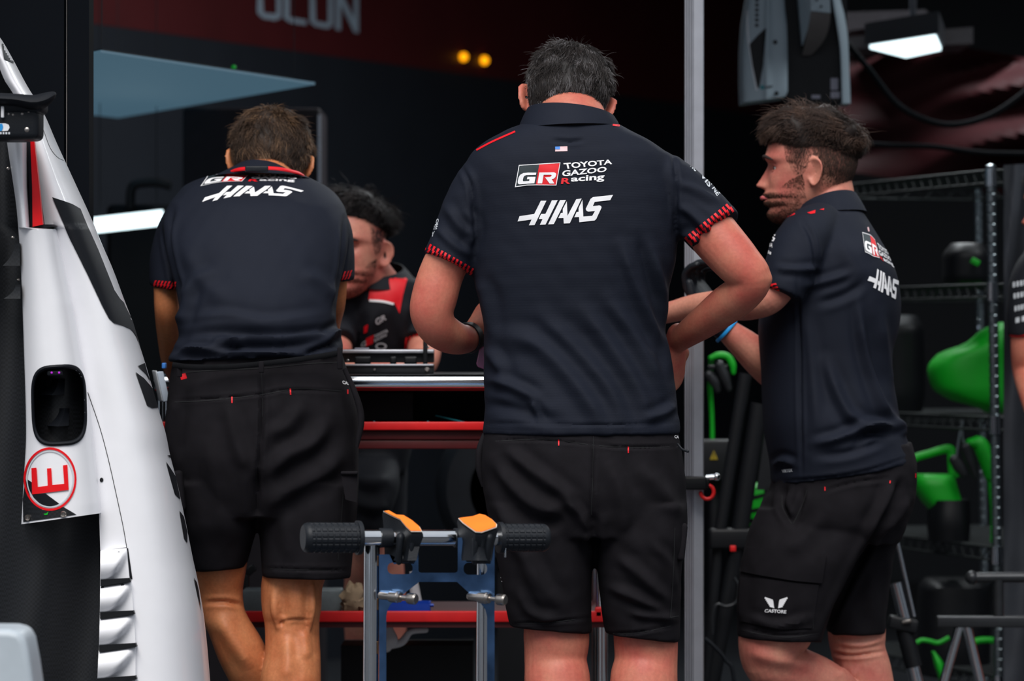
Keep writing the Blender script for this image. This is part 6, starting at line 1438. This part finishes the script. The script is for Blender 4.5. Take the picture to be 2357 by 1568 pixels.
# bracket hanging under the bench, wheel behind
mb = MB(); mb.tube([P(893, 1452, 9.9), P(896, 1475, 9.9), P(890, 1490, 9.9)], [.014, .02, .012], n=14, round_ends=True); mb.tube([P(893, 1490, 9.9), P(925, 1478, 9.9), P(945, 1455, 9.9), P(980, 1451, 9.9)], [.006, .009, .007, .006], n=12, round_ends=True); tag(mb.out('bracket', M_white), 'white forked bracket under the lower shelf of the bench', 'bracket')
mb = MB(); mb.box(((P(935, 0, 9.9).x), 10.06, (P(0, 1450, 9.9).z) / 2 - .02), (.30, .20, P(0, 1450, 9.9).z - .04)); o = mb.out('crate', M_black, smooth=False); tag(o, 'black equipment crate under the lower shelf of the bench', 'crate')
for px, Yt, lab in ((1190, 11.3, 'dark tyre on a black stand behind the workbench'),):
    c = Vector((P(px, 0, Yt).x, Yt, .72)); T_ = thing('tyre', lab, 'tyre', c - Vector((0, 0, .72)))
    mb = MB(); mb.lathe(c + Vector((0, -.14, 0)), (0, 1, 0), [(0, .12), (0, .18), (.02, .20), (.06, .21), (.22, .21), (.26, .20), (.28, .18), (.28, .12), (0, .12)], 56); mb.out('tread', M_black_rubber, T_)
    mb = MB(); mb.lathe(c + Vector((0, -.12, 0)), (0, 1, 0), [(0, .03), (.01, .11), (.0, .12), (.24, .12), (.24, .03), (0, .03)], 48); mb.out('rim', M_black, T_)
    mb = MB(); mb.box(c + Vector((0, 0, -.46)), (.10, .20, .52)); mb.out('stand', M_black, T_, smooth=False)
# pad and pink box held by the people
mb = MB(); np_ = thing('notepad', 'pale notepad sticking up beside the belt of the bent-over person', 'notepad', P(372, 890, 9.36))
mb.rbox(P(372, 890, 9.36), (.014, .035, .064), .0015, rot=(0, -.22, .3)); mb.out('pages', M_paper, np_)
mb = MB(); mb.rbox(P(363, 888, 9.362), (.003, .036, .066), .001, rot=(0, -.22, .3)); mb.out('cover', M_grey_print, np_)
mb = MB(); mb.rbox(P(378, 842, 9.37), (.008, .03, .012), .002); mb.out('clip', M_bluep, np_)
mb = MB(); a_ = [P(1112, 797, 9.16), P(1103, 806, 9.16), P(1096, 838, 9.16), P(1100, 845, 9.16), P(1135, 858, 9.16), P(1140, 800, 9.16)]; mb.prism(a_, (0, .05, 0)); o = mb.out('plastic_box', M_pink, smooth=25); bvx = o.modifiers.new('b', 'BEVEL'); bvx.width = .002; bvx.segments = 2; bvx.limit_method = 'ANGLE'
tag(o, 'pink plastic box held in the hand of the bowed person with greying hair', 'box')

# ================================================================== WIRE RACK with green gear on the right
def build_rack():
    A = P(2283, 0, 11.0); A.z = 0; d = Vector((-.26, .966, 0)); n = Vector((.966, .26, 0)); L, W = 1.25, .45
    R_ = thing('wire_rack', 'chrome wire shelving rack with grooved posts at the right', 'rack', A + d * L / 2 + n * W / 2)
    lean = Vector((-.016, 0, 1))
    for c in (A, A + d * L, A + n * W, A + d * L + n * W):
        prof = [(0, .0001), (0, .0125)]; h = .02
        while h < 1.52: prof += [(h, .0125), (h + .003, .0100), (h + .006, .0125)]; h += .0254
        prof += [(1.54, .0125), (1.545, .001)]
        mb = MB(); mb.lathe(c + Vector((.022, 0, 0)) * (1 if c == A else 1), lean, prof, 16); mb.out('post', M_wire, R_, smooth=30)
    for py in (392, 655, 962, 1262, 1560):
        z0 = P(0, py, 11.0).z; mb = MB(); off = Vector((.022 - .016 * z0, 0, 0)); c = [A + off, A + d * L + off, A + d * L + n * W + off, A + n * W + off]; Z = Vector((0, 0, 1))
        for i in range(4):
            a, b = c[i] + Z * z0, c[(i + 1) % 4] + Z * z0; mb.cyl(a, b, .0034, 8); mb.cyl(a - Z * .032, b - Z * .032, .0034, 8)
            m = max(6, int((b - a).length / .032)); pts = [a + (b - a) * (k / m) - Z * (.032 * (k % 2)) for k in range(m + 1)]
            for k in range(m): mb.cyl(pts[k], pts[k + 1], .0018, 6)
        for k in range(1, 40): t = k / 40; mb.cyl(c[0] + (c[1] - c[0]) * t + Z * z0, c[3] + (c[2] - c[3]) * t + Z * z0, .0018, 6)
        mb.out('wire_shelf', M_wired, R_)
        for q in (c[0],):
            mb = MB(); mb.lathe(q + Z * (z0 - .04), lean, [(0, .0126), (0, .017), (.045, .015), (.045, .0126)], 16); mb.out('shelf_collar', M_chrome, R_)
    return R_, A, d, n
rack, RA, Rd, Rn = build_rack()
def blob(name, rows, m, label, cat, Y, hd, parent=None, group=None, e=2.6):
    mb = MB(); mb.rings(row_rings([(y, a, b, Y, hd * k) for y, a, b, k in rows], e=e, n=40)); o = mb.out(name, m, parent, smooth=50)
    return tag(o, label, cat, group) if parent is None else o
blob('gear_bag', [(742, 2300, 2318, .5), (760, 2262, 2330, .8), (790, 2225, 2335, .95), (815, 2160, 2338, 1), (850, 2136, 2338, 1), (890, 2145, 2336, 1), (920, 2185, 2334, .95), (940, 2255, 2330, .8), (950, 2270, 2325, .7)], M_green, 'large rounded green bag on the second rack shelf from the bottom', 'bag', 11.45, .13)
g2 = thing('strap_bag', 'green bag with handle loop on the rack just behind the right person', 'bag', P(2170, 1250, 11.4))
blob('bag_body', [(1092, 2095, 2196, .8), (1110, 2098, 2200, 1), (1150, 2118, 2212, 1), (1180, 2140, 2222, .9), (1240, 2140, 2226, .8)], M_green, None, None, 11.4, .08, g2)
mb = MB(); mb.tube([P(2100, 1100, 11.4), P(2100, 1060, 11.4), P(2140, 1044, 11.4), P(2186, 1034, 11.4), P(2192, 1060, 11.4), P(2196, 1100, 11.4)], [.010, .010, .010, .012, .013, .014], n=12, k=5); mb.out('handle', M_green, g2)
blob('bag_flap', [(1150, 2140, 2230, 1), (1200, 2135, 2232, 1.1), (1245, 2138, 2230, 1)], M_black, None, None, 11.39, .09, g2)
mb = MB(); mb.tube([P(2236, 1020, 11.3), P(2254, 1022, 11.3), P(2268, 1050, 11.3), P(2282, 1095, 11.3)], [(.013, .02), (.02, .025), (.021, .025), (.018, .02)], n=16, k=6, round_ends=True); mb.tube([P(2282, 1095, 11.3), P(2290, 1180, 11.3), P(2290, 1252, 11.3)], .012, n=12); tag(mb.out('hose', M_green), 'thick bright green bent hose beside the rack post', 'hose')
gl = thing('glove_pair', 'pair of grey and black work gloves hanging left of the green hose', 'gloves', P(2225, 1060, 11.28))
mb = MB(); mb.tube([P(2222, 1030, 11.28), P(2232, 1060, 11.28), P(2245, 1098, 11.28)], [(.014, .01), (.012, .01), (.006, .006)], n=12, round_ends=True); mb.out('glove', M_dgrey, gl)
mb = MB(); mb.tube([P(2196, 1058, 11.28), P(2208, 1075, 11.28), P(2220, 1092, 11.28)], [(.014, .01), (.016, .01), (.010, .008)], n=12, round_ends=True); mb.out('glove', M_dgrey, gl)
mb = MB(); mb.tube([P(2222, 1030, 11.28), P(2215, 1005, 11.28), P(2215, 968, 11.28)], .003, n=8); mb.tube([P(2200, 1060, 11.28), P(2207, 1010, 11.28), P(2215, 968, 11.28)], .003, n=8); mb.out('hook', M_wire, gl)
blob('helmet_case', [(560, 2190, 2260, .7), (590, 2170, 2275, 1), (640, 2170, 2276, 1), (652, 2175, 2270, .9)], M_black, 'black case with a small green tag on the third rack shelf', 'case', 11.45, .10)
mb = MB(); mb.rbox(P(2245, 603, 11.32), (.024, .006, .016), .003, rot=(0, .5, 0)); mb.tube([P(2245, 603, 11.322), P(2245, 612, 11.36)], .002, n=6); tag(mb.out('tag', M_green), 'small green tag hanging on the black case in the rack', 'tag')
blob('dark_holdall', [(725, 2030, 2110, .6), (760, 2010, 2125, 1), (900, 2005, 2128, 1), (955, 2012, 2120, .9)], M_black, 'black holdall left of the large green bag on the rack', 'bag', 11.9, .12)
blob('dark_holdall', [(1330, 2130, 2260, .6), (1350, 2115, 2275, 1), (1480, 2110, 2278, 1), (1550, 2112, 2276, .9)], M_black, 'black holdall on the lowest rack shelf with green straps above', 'bag', 11.5, .12)
mb = MB(); mb.tube([P(2110, 1480, 11.2), P(2122, 1474, 11.2), P(2140, 1476, 11.2), P(2160, 1480, 11.2), P(2185, 1468, 11.2)], .006, n=10); mb.tube([P(2236, 1480, 11.2), P(2258, 1474, 11.2), P(2285, 1475, 11.2), P(2300, 1485, 11.2)], .009, n=10); tag(mb.out('strap', M_green), 'green strap looped over the black holdall on the lowest rack shelf', 'strap')
blob('gear_bag', [(1500, 2144, 2152, .6), (1530, 2150, 2172, 1), (1560, 2160, 2174, .9), (1575, 2162, 2172, .6)], M_green, 'narrow green bag low behind the jack', 'bag', 11.2, .03)
# leaning black stands and gear between the pole and the right person
st2 = thing('jack_stand', 'black leaning stand between the metal pole and the bearded person', 'stand', Vector((P(1660, 0, 10.5).x, 10.5, 0)))
for a, b, r in (((1716, 860), (1655, 1240), .016), ((1748, 930), (1700, 1240), .021), ((1700, 1240), (1640, 1568), .019), ((1655, 1240), (1628, 1568), .014)):
    mb = MB(); B_ = P(b[0], b[1], 10.5)
    if b[1] > 1500: k_ = (B_ - P(a[0], a[1], 10.5)); B_ = B_ + k_ * (B_.z - .0) / max(.01, -k_.z)
    mb.cyl(P(a[0], a[1], 10.5), B_, r, 18); mb.out('strut', M_black, st2)
mb = MB(); mb.rbox(P(1680, 1240, 10.5), (.10, .06, .05), .008); mb.out('joint', M_black, st2)
mb = MB(); mb.rbox(P(1687, 1263, 10.455), (.014, .01, .014), .002); mb.out('red_button', M_redmetal, st2)
mb = MB(); mb.prism([P(1762, 985, 10.7), P(1790, 985, 10.7), P(1790, 1128, 10.7), P(1742, 1128, 10.7)], (0, .02, 0)); mb.cyl(P(1770, 1120, 10.71), Vector((P(1770, 0, 10.71).x, 10.71, 0)), .012, 12); tag(mb.out('backing_plate', M_dgrey, smooth=False), 'grey metal plate on a post behind the hip of the bearded person', 'plate')
cb = thing('control_box', 'black box with a yellow warning triangle right of the metal pole', 'box', Vector((P(1648, 0, 10.9).x, 10.95, 0)))
mb = MB(); mb.rbox((P(1648, 0, 10.9).x, 10.98, P(0, 1060, 10.9).z), (.09, .12, .10), .006); mb.cyl(Vector((P(1648, 0, 10.9).x, 10.98, 0)), Vector((P(1648, 0, 10.9).x, 10.98, P(0, 1070, 10.9).z)), .015, 12); mb.out('housing', M_black, cb)
mb = MB(); mb.prism([P(1643, 1037, 10.918), P(1634, 1058, 10.918), P(1652, 1058, 10.918)], (0, -.002, 0)); mb.out('warning_sign', M_yellow, cb, smooth=False)
mb = MB(); mb.prism([P(1642, 1043, 10.915), P(1644, 1043, 10.915), P(1644, 1051, 10.915), P(1642, 1051, 10.915)], (0, -.001, 0)); mb.prism([P(1642, 1053, 10.915), P(1644, 1053, 10.915), P(1644, 1055, 10.915), P(1642, 1055, 10.915)], (0, -.001, 0)); mb.out('warning_mark', M_black, cb, smooth=False)['kind'] = 'stuff'
wg = thing('striped_bag', 'bright green bag with black stripes behind the shorts of the bearded person', 'bag', Vector((P(1735, 0, 10.8).x, 10.85, 0)))
mb = MB(); mb.rings(row_rings([(1112, 1718, 1790, 10.85, .03), (1125, 1712, 1795, 10.85, .05), (1180, 1716, 1795, 10.85, .05), (1218, 1728, 1795, 10.85, .04), (1230, 1732, 1795, 10.85, .03)], n=40)); bb = mb.out('bag_body', M_green, wg)
bvv = bv([Vector(v) for v in mb.v], mb.f)
stick_out('black_stripe', [tri2d(p, 6) for p in ([(1712, 1138), (1735, 1141), (1760, 1136), (1760, 1143), (1735, 1150), (1714, 1148)], [(1712, 1164), (1732, 1172), (1758, 1166), (1758, 1174), (1732, 1180), (1716, 1176)], [(1718, 1190), (1740, 1196), (1756, 1190), (1756, 1200), (1736, 1206), (1724, 1202)])], bvv, .002, M_black, bb)
mb = MB(); mb.cyl(Vector((P(1760, 0, 10.86).x, 10.86, 0)), P(1760, 1228, 10.86), .02, 12); mb.out('stand_post', M_black, wg)
mb = MB(); mb.tube([P(1637, 824, 10.9), P(1655, 818, 10.9), P(1675, 822, 10.9), P(1686, 840, 10.9), P(1688, 858, 10.9)], [.007, .009, .009, .009, .006], n=12, round_ends=True); mb.tube([P(1637, 824, 10.9), P(1634, 890, 11.08), P(1640, 1050, 11.12), Vector((P(1640, 0, 11.12).x, 11.12, 0.0))], .006, n=10); tag(mb.out('hose', M_green), 'green hose arching right of the metal pole', 'hose')
gg = thing('hanging_gloves', 'grey gloves hanging in the dark right of the metal pole', 'gloves', P(1655, 880, 10.85))
for pts in ([(1632, 862), (1645, 880), (1652, 898)], [(1656, 840), (1668, 868), (1678, 895)]):
    mb = MB(); mb.tube([P(x, y, 10.85) for x, y in pts], [(.012, .009), (.013, .01), (.008, .007)], n=12, round_ends=True); mb.out('glove', M_dgrey, gg)
mb = MB(); mb.rbox(P(1652, 846, 10.86), (.05, .012, .012), .003); mb.out('glove_hook', M_black, gg)
mb = MB(); mb.tube([P(1622, 1470, 10.3), P(1645, 1490, 10.3), P(1670, 1520, 10.3), P(1690, 1570, 10.3), Vector((P(1700, 0, 10.3).x, 10.3, .02))], .005, n=10); tag(mb.out('cable', M_black_rubber), 'black cable running down right of the foot of the metal pole', 'cable')
mb = MB(); mb.tube([P(1690, 1330, 10.45), P(1700, 1350, 10.45), P(1695, 1385, 10.45), P(1672, 1396, 10.45), P(1650, 1392, 10.45), P(1640, 1420, 10.45), P(1640, 1460, 10.45)], .004, n=8); tag(mb.out('cable', M_dgrey), 'grey cable looping in front of the leaning black stand', 'cable')
# chrome jack right of the bearded person's leg
jk = thing('air_jack', 'chrome and black cylindrical jack leaning right of the rear bare leg', 'jack', Vector((P(2080, 0, 10.3).x, 10.3, 0)))
def seg(a, b, r, name, m, Y=10.3, r2=None):
    mb = MB(); mb.cyl(P(a[0], a[1], Y), P(b[0], b[1], Y), r, 24, r2); return mb.out(name, m, jk)
seg((2062, 1342), (2083, 1425), .0155, 'upper_cylinder', M_chrome); seg((2062, 1232), (2104, 1420), .0055, 'rod', M_chrome, 10.33)
mb = MB(); mb.rbox(P(2078, 1437, 10.3), (.070, .05, .032), .006, rot=(0, .2, 0)); mb.out('clamp', M_black, jk)
mb = MB(); mb.cyl(P(2078, 1433, 10.272), P(2098, 1430, 10.265), .0045, 12); mb.out('clamp_bolt', M_pin, jk)
seg((2080, 1445), (2103, 1535), .020, 'black_sleeve', M_black); seg((2100, 1532), (2150, 1740), .0165, 'lower_cylinder', M_chrome); seg((2140, 1700), (2164, 1790), .02, 'foot', M_black)
# trestle stand at the lower right
ts = thing('trestle', 'steel trestle stand with tubular top bar at the lower right', 'stand', Vector((P(2280, 0, 10.4).x, 10.4, 0)))
mb = MB(); mb.cyl(P(2240, 1330, 10.35), P(2520, 1328, 10.35), .0125, 20); mb.ball(P(2237, 1330, 10.35), .0165, 18); mb.out('top_bar', M_dgrey, ts)
mb = MB(); mb.cyl(P(2298, 1335, 10.35), P(2298, 1425, 10.35), .0125, 18); mb.out('stem', M_dgrey, ts)
mb = MB(); mb.rbox(P(2350, 1431, 10.35), (.40, .03, .027), .004); mb.out('cross_beam', M_dgrey, ts)
for a, b in (((2208, 1440), (2120, 1760)), ((2225, 1440), (2300, 1760)), ((2470, 1440), (2420, 1760)), ((2480, 1440), (2560, 1760))):
    mb = MB(); A_ = P(a[0], a[1], 10.36); B_ = P(b[0], b[1], 10.36); k_ = B_ - A_; B_ = A_ + k_ * (A_.z / -k_.z); mb.cyl(A_, B_, .0115, 16); mb.out('leg', M_chrome, ts)
# ================================================================== hanging unit above the right person
def build_unit():
    Y = 11.3; U = thing('hanging_unit', 'grey and black plastic unit hanging from the ceiling above the curly-haired person', 'machine', P(1830, 240, Y))
    Lsh = [(-310, 1830), (-250, 1790), (-150, 1745), (-60, 1730), (0, 1721), (60, 1712), (150, 1708), (222, 1710), (234, 1718)]
    Rsh = [(-310, 1830), (-250, 1815), (-150, 1808), (0, 1806), (60, 1811), (150, 1813), (215, 1813), (224, 1806)]
    ys = np.linspace(-300, 222, 50); rings = []
    for y in ys:
        a = pchip([p[0] for p in Lsh], [p[1] for p in Lsh], [y])[0]; b = pchip([p[0] for p in Rsh], [p[1] for p in Rsh], [y])[0]; r = []
        for t in np.linspace(0, 1, 20): r.append(list(P(a + (b - a) * t, y + (14 - 14 * t) * max(0, (y - 120) / 102), Y - .10 - .018 * math.sin(PI * t) ** .5 - .010 * math.exp(-((t - .55) / .07) ** 2))))
        r += [[r[-1][0], Y + .08, r[-1][2]], [r[0][0], Y + .08, r[0][2]]]; rings.append(np.array(r))
    mb = MB(); mb.rings(rings); sh = mb.out('side_shell', M_grey_shell, U, smooth=40); bs = bv([Vector(v) for v in mb.v], mb.f)
    stick_out('black_window', [tri2d([(1764, 64), (1745, 80), (1725, 102), (1732, 150), (1743, 204), (1748, 200), (1757, 150)], 8)], bs, .002, M_black, sh)
    stick_out('pale_trim', [strip2d([(1720, 0), (1721, 60), (1725, 105), (1733, 160), (1742, 208)], 4)], bs, .0018, M_grey_print, sh)
    stick_out('dark_port', [ellipse2d(1784, 97, 5, 5, n=16), ellipse2d(1787, 215, 5, 5, n=16)], bs, .002, M_black, sh)
    stick_out('teal_logo', [ellipse2d(1755, 201, 5, 5, n=16)], bs, .002, M_teal, sh)
    stick_out('small_lettering', [text_parts('illi', ((1762, 199), (1778, 196), (1778, 201), (1762, 204)), 5)], bs, .002, M_dgrey, sh)
    stick_out('vertical_lettering', [text_parts('IIlIlIIlIl', ((1738, 62), (1739, -50), (1747, -50), (1746, 62)), 8)], bs, .002, M_dgrey, sh)
    mb = MB(); mb.rings([np.array([[p[0], p[1] + dy, p[2]] for p in [list(P(x, y, Y)) for x, y in ((1790, -300), (1930, -300), (1945, 0), (1950, 237), (1812, 239), (1790, 215), (1790, 0))]]) for dy in (-.055, .09)]); bk = mb.out('black_body', M_black, U, smooth=30)
    for x0, y0, x1, y1 in ((1912, 180, 1929, 207), (1912, 211, 1933, 226), (1868, 219, 1888, 227)):
        mb = MB(); mb.prism([P(x0, y0, Y - .056), P(x1, y0, Y - .056), P(x1, y1, Y - .056), P(x0, y1, Y - .056)], (0, -.002, 0)); mb.out('sticker', M_label, bk, smooth=False)
    Ri = [(-310, 1900), (-150, 1905), (0, 1917), (50, 1925), (120, 1935), (200, 1938), (240, 1939)]; Ro = [(-310, 1905), (-150, 1920), (0, 1935), (30, 1943), (90, 1952), (160, 1955), (240, 1958)]
    rings = []
    for y in np.linspace(-300, 238, 40):
        a = pchip([p[0] for p in Ri], [p[1] for p in Ri], [y])[0]; b = pchip([p[0] for p in Ro], [p[1] for p in Ro], [y])[0]
        r = [list(P(a + (b - a) * t, y, Y - .085 + .02 * t * t)) for t in np.linspace(0, 1, 10)]; r += [[r[-1][0], Y + .08, r[-1][2]], [r[0][0], Y + .08, r[0][2]]]; rings.append(np.array(r))
    mb = MB(); mb.rings(rings); mb.out('side_shell', M_grey_shell, U, smooth=40)
    # bracket arm in the middle
    mb = MB(); mb.prism([P(1862, -120, Y - .16), P(1906, -120, Y - .16), P(1912, 30, Y - .16), P(1866, 25, Y - .16)], (0, .08, 0)); mb.out('bracket_plate', M_grey_shell, U, smooth=False)
    mb = MB(); mb.prism([P(1828, -120, Y - .12), P(1864, -120, Y - .15), P(1868, 26, Y - .15), P(1865, 50, Y - .14), P(1847, 105, Y - .10)], (0, .06, 0)); mb.out('bracket_side', M_grey_shell, U, smooth=False)
    rings = []
    for t in np.linspace(0, 1, 14):
        y = 26 + 102 * t; xl = 1866 - 20 * t ** 1.2 ; xr = 1911 - 45 * t ** 2.6; yy2 = Y - .155 + .09 * t ** 1.6
        rings.append(np.array([list(P(xl, y, yy2)), list(P(xr, y, yy2)), list(P(xr, y, Y - .05)), list(P(xl, y, Y - .05))]))
    mb = MB(); mb.rings(rings); mb.out('ribbed_cover', M_grey_dark, U, smooth=40)
    for x, y in ((1880, 0), (1890, 15)):
        mb = MB(); mb.lathe(P(x, y, Y - .161), (0, -1, 0), [(-.002, .003), (.003, .003), (.003, 0)], 12); mb.out('screw', M_black, U)
    mb = MB(); mb.box(Vector((P(1865, 0, Y).x, Y + .02, 2.7)), (.06, .06, .6)); mb.out('ceiling_mount', M_black, U, smooth=False)
build_unit()
# unseen fill lights, added under the ceiling to lift the dark interior
for x, y, en in ((.9, 12.6, 65), (2.3, 11.0, 22)):
    li = bpy.data.lights.new('interior_fill_light', 'AREA'); li.shape = 'RECTANGLE'; li.size = 1.2; li.size_y = .25; li.energy = en; li.color = (.92, .97, 1.0)
    lo = bpy.data.objects.new('interior_fill_light', li); COL.objects.link(lo); lo.location = (x, y, 2.94)

centre = build_centre()
left = build_left()
right = build_right()
facing = build_facing()
edge = build_edge()
